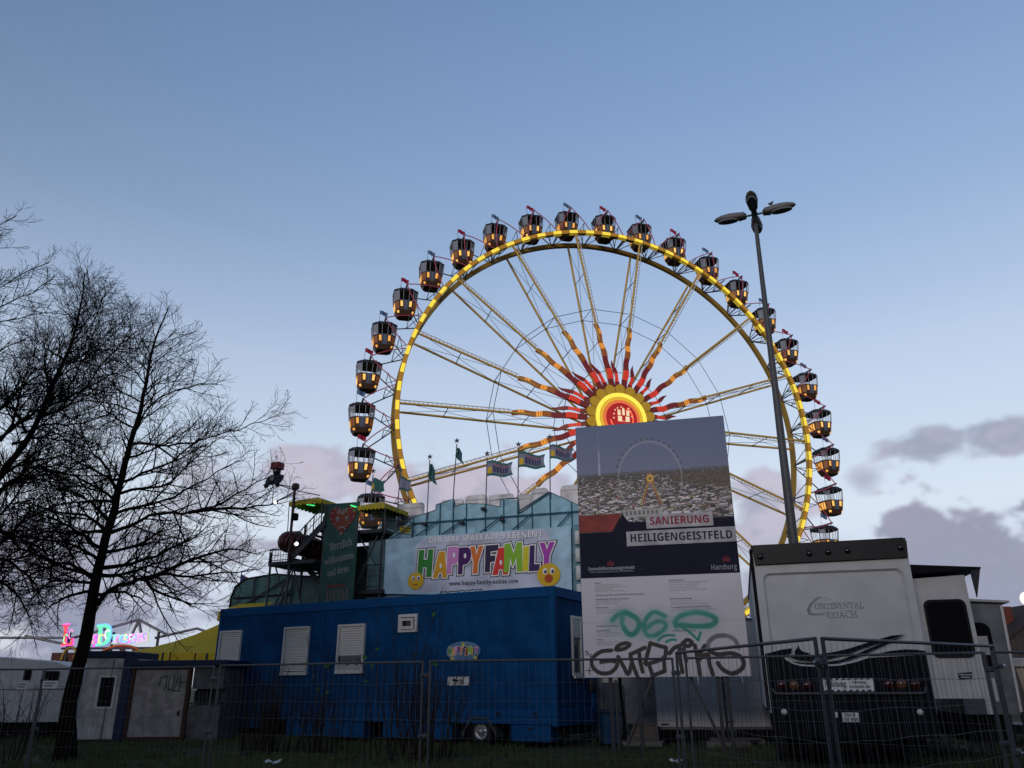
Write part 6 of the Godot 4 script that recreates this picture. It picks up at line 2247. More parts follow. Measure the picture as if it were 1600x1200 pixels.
# ------------------------------------------------------------------ cabins, ride and tent on the left
func build_left_side() -> void:
	var c := thing("white_cabin", "white site cabin with narrow window and dark blue corner frame", "cabin", V(-12.85, 0, -25.0), 0.0)
	var s := begin()
	box(s, V(0.0, 0.1, -2.4), V(0.45, 2.34, 0.0))
	box(s, V(1.0, 0.1, -2.4), V(1.12, 2.34, 0.0))
	box(s, V(0.45, 0.1, -2.4), V(1.0, 0.92, 0.0))
	box(s, V(0.45, 1.85, -2.4), V(1.0, 2.34, 0.0))
	put(s, "wall", mat("dull_white", 0, 0, 0), c)
	s = begin()
	for q in [[0.45, 0.92, 0.51, 1.85], [0.94, 0.92, 1.0, 1.85], [0.51, 0.92, 0.94, 0.98], [0.51, 1.79, 0.94, 1.85]]:
		box(s, V(q[0], q[1], -0.06), V(q[2], q[3], 0.03))
	var wi := put(s, "window", mat("white_trim", 0, 0, 0), c)
	s = begin()
	box(s, V(0.51, 0.98, -0.04), V(0.94, 1.79, -0.03))
	put(s, "pane", mat("dark_glass", 0, 0, 0), wi)
	s = begin()
	soft_box(s, V(1.12, 0.05, -0.25), V(1.42, 2.5, 0.04), 0.02)
	put(s, "corner_post", mat("dark_blue", 0.012, 0.03, 0.085, 0.5, 0.0, grain, 0.8), c)
	s = begin()
	soft_box(s, V(-0.2, 2.34, -2.4), V(1.12, 2.54, 0.05), 0.02)
	put(s, "roof_rail", mat("dark_blue", 0, 0, 0), c)
	s = begin()
	tube(s, V(0.8, 0.1, 0.03), V(0.82, 2.3, 0.03), 0.01, 4)
	put(s, "cable", mat("rubber", 0, 0, 0), c)
	# shed with sprayed door
	var d := thing("graffiti_shed", "low shed with pale door sprayed with a dark green tag", "shed", V(-11.42, 0, -25.0), 0.0)
	var rust := mat("rust_frame", 0.06, 0.03, 0.025, 0.8, 0.0, grain, 1.0)
	s = begin()
	soft_box(s, V(0.1, 0.15, -0.06), V(1.66, 2.0, 0.0), 0.01)
	var dr := put(s, "door", mat("door_pale", 0.32, 0.31, 0.31, 0.8, 0.0, blotch, 0.5), d)
	s = begin()
	for q in [[0.0, 0.05, 0.1, 2.1], [1.66, 0.05, 1.78, 2.1], [0.1, 2.0, 1.66, 2.1], [0.1, 0.05, 1.66, 0.15]]:
		box(s, V(q[0], q[1], -0.1), V(q[2], q[3], 0.03))
	put(s, "door_frame", rust, d)
	for p in [[[0.85, 1.55], [0.88, 1.78], [1.05, 1.82], [1.05, 1.5], [1.0, 1.42]], [[1.12, 1.78], [1.12, 1.45], [1.25, 1.42], [1.28, 1.8]], [[1.38, 1.8], [1.3, 1.4], [1.45, 1.4]], [[1.45, 1.82], [1.47, 1.38]], [[1.45, 1.62], [1.62, 1.66]]]:
		s = begin()
		for i in p.size() - 1:
			var a := Vector2(p[i][0], p[i][1])
			var b := Vector2(p[i + 1][0], p[i + 1][1])
			var nn := (b - a).orthogonal().normalized() * 0.017
			var ext := (b - a).normalized() * 0.014
			slab(s, PackedVector2Array([a - nn - ext, b - nn + ext, b + nn + ext, a + nn - ext]), 0.0, 0.004 + 0.0006 * i)
		put(s, "sprayed_stroke", mat("spray_green", 0.02, 0.06, 0.055, 0.7), dr)
	s = begin()
	soft_box(s, V(1.5, 0.72, 0.0), V(1.55, 0.85, 0.04), 0.01)
	put(s, "door_handle", mat("black_matt", 0, 0, 0), dr)
	s = begin()
	box(s, V(1.8, 0.05, -2.0), V(2.7, 1.0, -0.1))
	box(s, V(1.8, 1.45, -2.0), V(2.7, 2.1, -0.1))
	box(s, V(1.8, 1.0, -2.0), V(2.7, 1.45, -0.5))
	put(s, "side_wall", mat("shed_grey", 0.12, 0.12, 0.13, 0.7, 0.0, blotch, 0.5), d)
	s = begin()
	for i in 7:
		box(s, V(1.85 + i * 0.12, 1.08, -0.3), V(1.9 + i * 0.12, 1.4, -0.2))
	box(s, V(1.8, 1.02, -0.34), V(2.7, 1.07, -0.1))
	put(s, "shelf_goods", mat("dark_steel", 0, 0, 0), d)
	s = begin()
	soft_box(s, V(0.0, 2.1, -2.2), V(2.9, 2.26, 0.1), 0.02)
	put(s, "roof", mat("dark_blue", 0, 0, 0), d)
	# caravan far left
	var v := thing("white_caravan", "white caravan with rounded roof behind the tree trunk", "caravan", V(-18.6, 0, -27.0), 0.0)
	s = begin()
	slab(s, P2([0, 0.5, 4.2, 0.5, 4.22, 1.9, 4.1, 2.16, 3.7, 2.3, 1.0, 2.52, 0.2, 2.5, 0, 2.3]), -2.2, 0.0)
	put(s, "body", mat("caravan_white", 0.5, 0.505, 0.515, 0.5, 0.0, soft, 0.4), v)
	for q in [[2.75, 1.75, 3.0, 2.05], [3.45, 1.72, 3.9, 2.02]]:
		s = begin()
		slab(s, round_rect(q[0], q[1], q[2], q[3], 0.05), 0.0, 0.015)
		put(s, "window", mat("dark_glass", 0, 0, 0), v)
	s = begin()
	box(s, V(0.3, 0.15, -2.0), V(3.9, 0.5, -0.2))
	put(s, "chassis", mat("black_matt", 0, 0, 0), v)
	s = begin()
	box(s, V(0, 1.45, 0.0), V(4.2, 1.49, 0.012))
	put(s, "trim_strip", mat("steel", 0, 0, 0), v)
	wheel_at(v, V(1.6, 0.32, -0.12), 0.32, 0.18)
	# ride with neon lettering
	var r := thing("ride_front", "fairground ride front with arches in painted glow colours and grey roof trusses", "ride", V(-33.0, 0, -60.0), 0.0)
	var tr := mat("steel", 0, 0, 0)
	for e in [[0.0, 4.8, 5.2, 6.2], [5.2, 6.2, 7.6, 5.05], [5.2, 6.2, 4.7, 4.7], [5.2, 6.2, 5.6, 5.0], [6.6, 4.9, 9.6, 5.55], [-5.5, 5.0, 0.4, 4.95], [-3.0, 5.1, 0.6, 4.4], [9.6, 5.55, 10.4, 5.3]]:
		s = begin()
		tube(s, V(e[0], e[1], -0.5), V(e[2], e[3], -0.5), 0.1, 6)
		put(s, "truss_bar", tr, r)
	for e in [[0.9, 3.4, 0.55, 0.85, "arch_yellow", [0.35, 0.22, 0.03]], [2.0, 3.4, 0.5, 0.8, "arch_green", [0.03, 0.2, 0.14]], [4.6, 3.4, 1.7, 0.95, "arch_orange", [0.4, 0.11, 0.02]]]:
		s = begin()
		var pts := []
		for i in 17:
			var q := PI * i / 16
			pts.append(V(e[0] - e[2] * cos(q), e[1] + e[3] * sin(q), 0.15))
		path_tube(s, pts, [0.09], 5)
		put(s, "painted_glow_arch", mat(e[4], e[5][0], e[5][1], e[5][2], 0.5), r)  # bright plain colour stands in for the glow of the lit arches
	s = begin()
	box(s, V(-0.5, 0.0, -3.0), V(8.0, 3.9, 0.0))
	put(s, "front_wall", mat("ride_wall", 0.1, 0.03, 0.025, 0.6, 0.0, blotch, 0.3), r)
	for e in [[0.5, 3.7], [1.3, 3.6], [2.0, 3.75], [3.6, 4.0], [4.6, 4.05], [5.5, 4.0]]:
		s = begin()
		slab(s, oval(e[0], e[1], 0.22, 0.3, 12), 0.02, 0.06)
		put(s, "painted_medallion", mat("medallion", 0.25, 0.16, 0.05, 0.6, 0.0, fine, 1.5), r)
	var l := thing("neon_sign", "multicoloured glowing neon lettering above the ride front", "sign", V(-33.0, 0, -59.7), 0.0)
	var word := [["L", 0.35, 4.35, 1.6, 0.8, [1.0, 0.06, 0.08]], ["a", 1.55, 4.5, 0.75, 0.5, [0.35, 0.05, 1.0]], ["z", 2.1, 4.5, 0.8, 0.5, [1.0, 0.2, 0.6]], ["y", 2.55, 4.55, 0.75, 0.5, [0.8, 0.1, 0.9]], ["D", 2.85, 4.35, 1.55, 1.0, [0.1, 0.9, 0.35]], ["r", 3.95, 4.5, 0.85, 0.55, [0.35, 0.45, 1.0]], ["e", 4.5, 4.5, 0.85, 0.6, [0.1, 0.75, 0.9]], ["a", 5.1, 4.52, 0.85, 0.6, [0.95, 0.25, 0.85]], ["m", 5.7, 4.55, 0.9, 0.85, [0.65, 0.4, 1.0]]]
	for i in word.size():
		var e: Array = word[i]
		var g := glow("neon_%d" % i, e[5][0], e[5][1], e[5][2], 1.1)
		var back := glow("neon_back_%d" % (i % 3), [0.9, 0.2, 0.5][i % 3], [0.15, 0.5, 0.7][i % 3], [0.9, 0.9, 0.25][i % 3], 0.8)
		var w1 := write(l, "neon_letter", e[0], V(e[1] - 0.06, e[2] - 0.05, 0.0), e[3] * 1.0, e[4] * 1.12, back, true, true, 6.0, 0.12)
		var w2 := write(l, "neon_letter", e[0], V(e[1], e[2], 0.14), e[3] * 0.9, e[4], g, true, true, 6.0, 0.06)
		for q in 2:
			var pick := (i * 2 + q) % 5
			var sp := glow("neon_spark_%d" % pick, [0.1, 1.0, 0.25, 1.0, 0.9][pick], [0.9, 0.25, 0.2, 0.8, 0.85][pick], [0.4, 0.7, 1.0, 0.15, 1.0][pick], 1.2)
			var tb := begin()
			var cp := []
			for z in 9:
				var an := 0.6 + z * 0.55
				cp.append(V(e[1] + e[4] * (0.3 + 0.4 * q) + 0.16 * cos(an) * e[4], e[2] + e[3] * (0.3 + 0.2 * ((i + q) % 2)) + 0.2 * sin(an) * e[3], 0.24))
			path_tube(tb, cp, [0.035], 5)
			put(tb, "neon_tube", sp, l)
	s = begin()
	box(s, V(0.2, 4.1, -0.3), V(7.4, 4.25, -0.1))
	for x in [0.5, 3.7, 7.0]:
		box(s, V(x, 0.0, -0.3), V(x + 0.15, 5.3, -0.15))
	put(s, "sign_frame", mat("dark_steel", 0, 0, 0), l)
	var nl := OmniLight3D.new()
	nl.name = "neon_glow"
	nl.light_color = Color(1.0, 0.6, 0.95)
	nl.light_energy = 1.0
	nl.light_size = 0.6
	nl.omni_range = 30.0
	nl.omni_attenuation = 2.0
	nl.shadow_enabled = true
	l.add_child(nl)
	nl.position = V(4.0, 4.9, 1.2)
	# yellow tent
	var t := thing("yellow_tent", "pointed yellow tent roof behind the blue container", "tent", V(-13.6, 0, -38.0), 0.0)
	var tarp := mat("tarp_yellow", 0, 0, 0)
	var apex := V(0.9, 5.3, -2.0)
	var eav := [V(-3.6, 3.0, 1.0), V(-2.0, 2.95, 1.2), V(0.0, 2.9, 1.3), V(2.5, 3.0, 1.2), V(4.0, 3.0, -2.0), V(2.5, 3.0, -5.0), V(-2.0, 3.0, -5.0), V(-3.8, 3.0, -2.0)]
	for i in eav.size():
		s = begin()
		s.set_smooth_group(1)
		var a: Vector3 = eav[i]
		var b: Vector3 = eav[(i + 1) % eav.size()]
		for k in 6:
			var u := k / 6.0
			var w := (k + 1) / 6.0
			var sag := func(p: Vector3, q: float) -> Vector3:
				return p.lerp(apex, q) - V(0, 0.35 * sin(PI * q), 0)
			quad(s, sag.call(a, u), sag.call(b, u), sag.call(b, w), sag.call(a, w))
		s.set_smooth_group(-1)
		quad(s, a - V(0, 0.35, 0), b - V(0, 0.35, 0), b, a)
		put(s, "roof_panel", tarp, t)
	for i in eav.size():
		s = begin()
		tube(s, V(eav[i].x, 0, eav[i].z), eav[i], 0.05, 5)
		put(s, "tent_pole", mat("dark_steel", 0, 0, 0), t)
	s = begin()
	for e in [[-2.6, 2.5, -0.4, 2.5], [-2.6, 2.5, -2.6, 2.9], [-1.5, 2.3, -1.5, 2.95], [-0.4, 2.5, -0.4, 2.9], [-2.6, 2.2, -0.4, 2.3]]:
		tube(s, V(e[0], e[1], 1.6), V(e[2], e[3], 1.6), 0.03, 4)
	put(s, "rigging", mat("black_matt", 0, 0, 0), t)
	var pt := thing("pale_awning", "pale pointed awning between the neon sign and the yellow tent", "awning", V(-17.6, 0, -40.0), 0.0)
	s = begin()
	quad(s, V(-1.6, 2.75, 0), V(1.6, 2.75, 0), V(1.2, 3.55, -1.5), V(0.9, 3.55, -1.5))
	quad(s, V(-1.6, 2.6, 0.01), V(1.6, 2.6, 0.01), V(1.6, 2.75, 0), V(-1.6, 2.75, 0))
	put(s, "awning_cloth", mat("cream_cloth", 0.45, 0.4, 0.3, 0.7, 0.0, fine, 0.6), pt)
	s = begin()
	for x in [-1.5, 1.5]:
		tube(s, V(x, 0, 0), V(x, 2.7, 0), 0.03, 5)
	put(s, "awning_pole", mat("dark_steel", 0, 0, 0), pt)

# ------------------------------------------------------------------ street lamp
func build_street_lamp() -> void:
	var t := thing("street_lamp", "tall grey street lamp with four unlit heads in front of the wheel", "street lamp", V(7.8, 0, -22.0), 0.0)
	var pm := mat("lamp_grey", 0.09, 0.095, 0.105, 0.5, 0.2, grain, 0.8)
	var s := begin()
	path_tube(s, [V(0.0, -0.1, 0), V(0.0, 4.0, 0), V(0.12, 12.0, 0), V(0.17, 15.3, 0), V(0.19, 15.95, 0)], [0.17, 0.145, 0.085, 0.065, 0.055], 12)
	put(s, "pole", pm, t)
	s = begin()
	lathe(s, [Vector2(0.2, 0), Vector2(0.2, 1.1), Vector2(0.16, 1.15)], 14)
	put(s, "pole_base", pm, t)
	var top := V(0.18, 15.82, 0)
	var dirs := [[V(-0.93, 0.04, -0.37), "side"], [V(0.93, 0.04, 0.37), "side"], [V(0.37, 0.04, -0.93), "far"], [V(-0.37, 0.04, 0.93), "near"]]
	for d in dirs:
		var dir: Vector3 = d[0].normalized()
		var right := dir.cross(V(0, 1, 0)).normalized()
		var bs := Basis(right, right.cross(dir), -dir)
		s = begin()
		tube(s, top, top + dir * 0.32, 0.032, 6)
		var arm := put(s, "arm", pm, t)
		# body of the head: rounded shape, flat below; long axis along the arm
		var secs := [[0.3, 0.09, 0.11, 0.12], [0.34, 0.14, 0.14, 0.2], [0.5, 0.15, 0.15, 0.22], [0.54, 0.16, 0.16, 0.23], [0.8, 0.19, 0.16, 0.26], [1.05, 0.17, 0.13, 0.2], [1.22, 0.11, 0.08, 0.1], [1.29, 0.04, 0.03, 0.03]]
		s = begin()
		s.set_smooth_group(1)
		var rings := []
		for e in secs:
			var rg := []
			for k in 14:
				var a := TAU * k / 14
				var y: float = sin(a) * (e[2] if sin(a) > 0 else e[3] * 0.45)
				rg.append(top + bs * V(cos(a) * e[1], y + 0.02, -e[0]))
			rings.append(rg)
		for i in rings.size() - 1:
			for k in 14:
				quad(s, rings[i][k], rings[i + 1][k], rings[i + 1][(k + 1) % 14], rings[i][(k + 1) % 14])
		s.set_smooth_group(-1)
		var head := put(s, "lamp_head", mat("lamp_head", 0.16, 0.16, 0.165, 0.5, 0.0, fine, 1.0), t)
		s = begin()
		var g := PackedVector2Array()
		for k in 16:
			g.append(Vector2(cos(TAU * k / 16) * 0.15, sin(TAU * k / 16) * 0.33))
		slab(s, g, -0.03, 0.03, Transform3D(Basis(bs.x, bs.z, -bs.y), top + bs * V(0, -0.075, -0.84)))
		put(s, "lamp_glass", mat("lamp_glass", 0.1, 0.1, 0.1, 0.15), head)
		s = begin()
		tube(s, top + dir * 0.26, top + dir * 0.5, 0.1, 10, 0.14)
		put(s, "head_socket", mat("lamp_dark", 0.02, 0.022, 0.025, 0.5), head)
	s = begin()
	lathe(s, [Vector2(0, -0.35), Vector2(0.09, -0.35), Vector2(0.1, 0.08), Vector2(0, 0.1)], 12, Transform3D(Basis(), top))
	put(s, "collar", mat("lamp_dark", 0, 0, 0), t)
	# bird on the right head
	var b := thing("pigeon", "small pigeon perched on a street lamp head", "bird", V(7.8, 0, -22.0) + top + V(0.5, 0.23, 0.2), 0.3)
	s = begin()
	var pts := [V(-0.1, 0.02, 0), V(-0.05, 0.04, 0), V(0.0, 0.06, 0), V(0.05, 0.085, 0), V(0.075, 0.13, 0), V(0.085, 0.155, 0), V(0.12, 0.15, 0)]
	path_tube(s, pts, [0.012, 0.035, 0.05, 0.042, 0.025, 0.026, 0.004], 8)
	put(s, "body", mat("lamp_grey", 0, 0, 0), b)
	s = begin()
	for z in [-0.015, 0.015]:
		tube(s, V(0.01, -0.05, z), V(0.01, 0.03, z), 0.005, 4)
	put(s, "leg", mat("lens_red", 0, 0, 0), b)

# ------------------------------------------------------------------ far right edge
func build_far_right() -> void:
	var h := thing("brick_house", "dark house gable with red chimney beyond the caravans", "house", V(29.6, 0, -45.0), 0.0)
	var s := begin()
	slab(s, P2([-2.7, 0, 3.0, 0, 3.0, 3.6, 0.2, 5.4, -2.6, 3.65]), -8.0, 0.0)
	put(s, "wall", mat("house_wall", 0.07, 0.06, 0.06, 0.8, 0.0, blotch, 0.4), h)
	s = begin()
	slab(s, P2([-2.95, 3.5, 0.2, 5.48, 3.35, 3.5, 3.35, 3.65, 0.2, 5.66, -2.95, 3.66]), -8.2, 0.25)
	put(s, "roof", mat("roof_tile", 0.05, 0.035, 0.035, 0.8, 0.0, grain, 0.8), h)
	s = begin()
	soft_box(s, V(-1.72, 4.2, -2.0), V(-1.2, 5.5, -1.4), 0.02)
	put(s, "chimney", mat("chimney_brick", 0.16, 0.05, 0.035, 0.85, 0.0, grain, 1.0), h)
	s = begin()
	soft_box(s, V(-0.6, 2.0, -0.05), V(0.3, 3.2, 0.03), 0.02)
	put(s, "window", mat("dark_glass", 0, 0, 0), h)
	var g := thing("globe_lamp", "bright white globe lamp on a thin post beyond the caravans", "lamp", V(19.05, 0, -30.0), 0.0)
	s = begin()
	tube(s, V(0, 0, 0), V(0, 4.1, 0), 0.045, 8)
	put(s, "post", mat("dark_steel", 0, 0, 0), g)
	var sp := SphereMesh.new()
	sp.radius = 0.26
	sp.height = 0.52
	sp.radial_segments = 24
	sp.rings = 12
	inst(sp, "globe", glow("globe_glass", 1.0, 0.95, 0.88, 1.2), g).position = V(0, 4.36, 0)
	s = begin()
	tube(s, V(0, 4.05, 0), V(0, 4.14, 0), 0.12, 12)
	put(s, "globe_seat", mat("dark_steel", 0, 0, 0), g)
	var l := OmniLight3D.new()
	l.name = "globe_light"
	l.light_color = Color(1.0, 0.95, 0.88)
	l.light_energy = 0.6
	l.light_size = 0.2
	l.omni_range = 25.0
	l.omni_attenuation = 2.0
	l.shadow_enabled = true
	g.add_child(l)
	l.position = V(0, 4.36, 0)
	var w := thing("tarpaulin_cart", "small cart with pale roof board and hanging white tarpaulin", "cart", V(12.0, 0, -20.0), 0.0)
	s = begin()
	soft_box(s, V(-0.25, 1.82, -1.5), V(1.6, 2.02, 0.2), 0.02)
	put(s, "roof_board", mat("dull_white", 0, 0, 0), w)
	s = begin()
	s.set_smooth_group(1)
	for i in 16:
		var a := i / 16.0
		var b := (i + 1) / 16.0
		quad(s, V(0.05 + 1.4 * a, 0.7 + 0.5 * (1 - a) * (1 - a), 0.1 + 0.06 * sin(a * 26)), V(0.05 + 1.4 * b, 0.7 + 0.5 * (1 - b) * (1 - b), 0.1 + 0.06 * sin(b * 26)), V(-0.05 + 1.5 * b, 1.84, 0.1 + 0.04 * sin(b * 22)), V(-0.05 + 1.5 * a, 1.84, 0.1 + 0.04 * sin(a * 22)))
	put(s, "tarpaulin", mat("cream_cloth", 0.45, 0.4, 0.3, 0.7), w)
	s = begin()
	box(s, V(-0.15, 0.35, -1.4), V(1.5, 0.55, 0.05))
	for x in [-0.12, 1.4]:
		for z in [-1.35, 0.0]:
			box(s, V(x, 0.5, z), V(x + 0.06, 1.83, z + 0.06))
	put(s, "cart_frame", mat("dark_steel", 0, 0, 0), w)
	wheel_at(w, V(0.5, 0.3, 0.0), 0.3, 0.14)

# ------------------------------------------------------------------ bare trees
var tv: PackedVector3Array
var tn: PackedVector3Array
var ti: PackedInt32Array

func limb_mesh(pts: Array, radii: Array, n: int) -> void:
	var base := tv.size()
	var cnt := pts.size()
	var bs := frame_of(Vector3.ZERO, (pts[1] - pts[0]).normalized())
	for i in cnt:
		var d: Vector3 = (pts[mini(i + 1, cnt - 1)] - pts[maxi(i - 1, 0)]).normalized()
		var x: Vector3 = (bs.x - d * bs.x.dot(d)).normalized()
		bs = Basis(x, d.cross(x), d)
		for k in n:
			var a := TAU * k / n
			var o := bs.x * cos(a) + bs.y * sin(a)
			tv.append(pts[i] + o * radii[i])
			tn.append(o)
	for i in cnt - 1:
		for k in n:
			var j := (k + 1) % n
			var p := base + i * n
			ti.append_array(PackedInt32Array([p + k, p + n + j, p + j, p + k, p + n + k, p + n + j]))

func take_mesh() -> ArrayMesh:
	var arr := []
	arr.resize(Mesh.ARRAY_MAX)
	arr[Mesh.ARRAY_VERTEX] = tv
	arr[Mesh.ARRAY_NORMAL] = tn
	arr[Mesh.ARRAY_INDEX] = ti
	var m := ArrayMesh.new()
	m.add_surface_from_arrays(Mesh.PRIMITIVE_TRIANGLES, arr)
	tv = PackedVector3Array()
	tn = PackedVector3Array()
	ti = PackedInt32Array()
	return m

func smooth_path(pts: Array, step: float, wob: float) -> Array:
	var c := Curve3D.new()
	for i in pts.size():
		var t: Vector3 = (pts[mini(i + 1, pts.size() - 1)] - pts[maxi(i - 1, 0)]) / 6.0
		c.add_point(pts[i], -t, t)
	c.bake_interval = step
	var o := []
	var n := maxi(2, int(c.get_baked_length() / step))
	for i in n + 1:
		var p := c.sample_baked(c.get_baked_length() * i / n)
		if i > 0 and i < n:
			p += V(rng.randf_range(-wob, wob), rng.randf_range(-wob, wob), rng.randf_range(-wob, wob))
		o.append(p)
	return o

# side shoots along a path; level 0 makes branches, 1 makes twigs, 2 makes the finest shoots
func shoots(path: Array, r0: float, r1: float, level: int, spec: Dictionary, cones: Array) -> void:
	var n := path.size() - 1
	var total := 0.0
	for i in n:
		total += path[i].distance_to(path[i + 1])
	var gap: float = spec.gap[level]
	var at: float = gap * rng.randf_range(0.6, 1.2) + total * spec.skip[level]
	var run := 0.0
	var seg := 0
	var side := 1.0 if rng.randf() < 0.5 else -1.0
	while at < total and seg < n:
		var ln: float = path[seg].distance_to(path[seg + 1])
		if run + ln < at:
			run += ln
			seg += 1
			continue
		var t: float = at / total
		var p: Vector3 = path[seg].lerp(path[seg + 1], (at - run) / maxf(ln, 0.001))
		var d: Vector3 = (path[seg + 1] - path[seg]).normalized()
		var ref := V(rng.randf_range(-1, 1), rng.randf_range(-1, 1), rng.randf_range(-1, 1))
		var perp := d.cross(ref).normalized()
		if level == 0:
			var pl := d.cross(V(0, 0, 1)).normalized() * side
			perp = (pl * 0.8 + perp * 0.75).normalized()
			side = -side
		var ang := deg_to_rad(rng.randf_range(28, 62))
		var dir: Vector3 = (d * cos(ang) + perp * sin(ang)).normalized()
		var length: float = spec.len[level] * rng.randf_range(0.55, 1.25) * (1.15 - 0.7 * t)
		var rr := lerpf(r0, r1, t)
		var cr: float = minf(rr * 0.62, spec.rad[level])
		var pts := [p]
		var radii := [cr]
		var segs: int = [5, 4, 3][level]
		var cur := dir
		var q := p
		for i in segs:
			cur = (cur + V(rng.randf_range(-0.13, 0.13), rng.randf_range(-0.12, 0.12) + spec.lift[level], rng.randf_range(-0.13, 0.13))).normalized()
			q += cur * length / segs
			pts.append(q)
			radii.append(lerpf(cr, spec.tip[level], float(i + 1) / segs))
		limb_mesh(pts, radii, 4 if level == 0 else 3)
		if level < 2:
			shoots(pts, cr, spec.tip[level], level + 1, spec, cones)
		elif rng.randf() < spec.cones:
			cones.append(pts[pts.size() - 1])
		at += gap * rng.randf_range(0.55, 1.45)

func make_tree(label: String, trunk: Array, limbs: Array, r_base: float, r_top: float, spec: Dictionary) -> void:
	var foot: Vector3 = trunk[0]
	foot.y = 0.0
	var t := thing("bare_tree", label, "tree", foot, 0.0, "")
	var tp := smooth_path(trunk, 0.35, 0.02)
	tp[0].y = -0.15
	var radii := []
	for i in tp.size():
		var q := float(i) / (tp.size() - 1)
		var r := lerpf(r_base, r_top, pow(q, 0.8))
		if i == 0:
			r *= 1.45
		elif i == 1:
			r *= 1.15
		radii.append(r * rng.randf_range(0.96, 1.04))
	limb_mesh(tp, radii, 12)
	var o := inst(take_mesh(), "trunk", mat("bark", 0, 0, 0), t)
	o.position = -foot
	var all := []
	for l in limbs:
		var path := smooth_path(l, 0.3, 0.035)
		var len := 0.0
		for i in path.size() - 1:
			len += path[i].distance_to(path[i + 1])
		# thickness follows the trunk where the limb leaves it
		var best := 1e9
		var tr := r_base
		for i in tp.size():
			var d: float = tp[i].distance_to(path[0])
			if d < best:
				best = d
				tr = radii[i]
		var r0: float = clampf(minf(tr * 0.5, 0.014 + len * 0.014), 0.016, 0.075)
		if best > 0.6:
			r0 = clampf(0.012 + len * 0.014, 0.02, 0.06)
		var rl := []
		for i in path.size():
			rl.append(lerpf(r0, 0.008, pow(float(i) / (path.size() - 1), 0.85)))
		limb_mesh(path, rl, 7)
		inst(take_mesh(), "limb", mat("bark", 0, 0, 0), t).position = -foot
		all.append([path, r0])
	var cones := []
	for e in all:
		shoots(e[0], e[1], 0.008, 0, spec, cones)
	shoots(tp.slice(int(tp.size() * spec.low)), r_base * 0.4, r_top, 0, spec, cones)
	var tw := inst(take_mesh(), "crown", mat("twig", 0, 0, 0), t)
	tw.position = -foot
	tw.set_meta("kind", "stuff")
	# little cones hanging at the tips
	var s := SurfaceTool.new()
	s.begin(Mesh.PRIMITIVE_TRIANGLES)
	for c in cones:
		var h := rng.randf_range(0.02, 0.045)
		var w := rng.randf_range(0.009, 0.016)
		var top: Vector3 = c
		var bot: Vector3 = c - V(rng.randf_range(-0.01, 0.01), h, rng.randf_range(-0.01, 0.01))
		var mid: Vector3 = (top + bot) * 0.5
		var rg := [mid + V(w, 0, 0), mid + V(0, 0, w), mid + V(-w, 0, 0), mid + V(0, 0, -w)]
		for k in 4:
			for p in [top, rg[k], rg[(k + 1) % 4], bot, rg[(k + 1) % 4], rg[k]]:
				s.add_vertex(p)
	s.generate_normals()
	var cn := inst(s.commit(), "cones", mat("twig", 0, 0, 0), t)
	cn.position = -foot
	cn.set_meta("kind", "stuff")

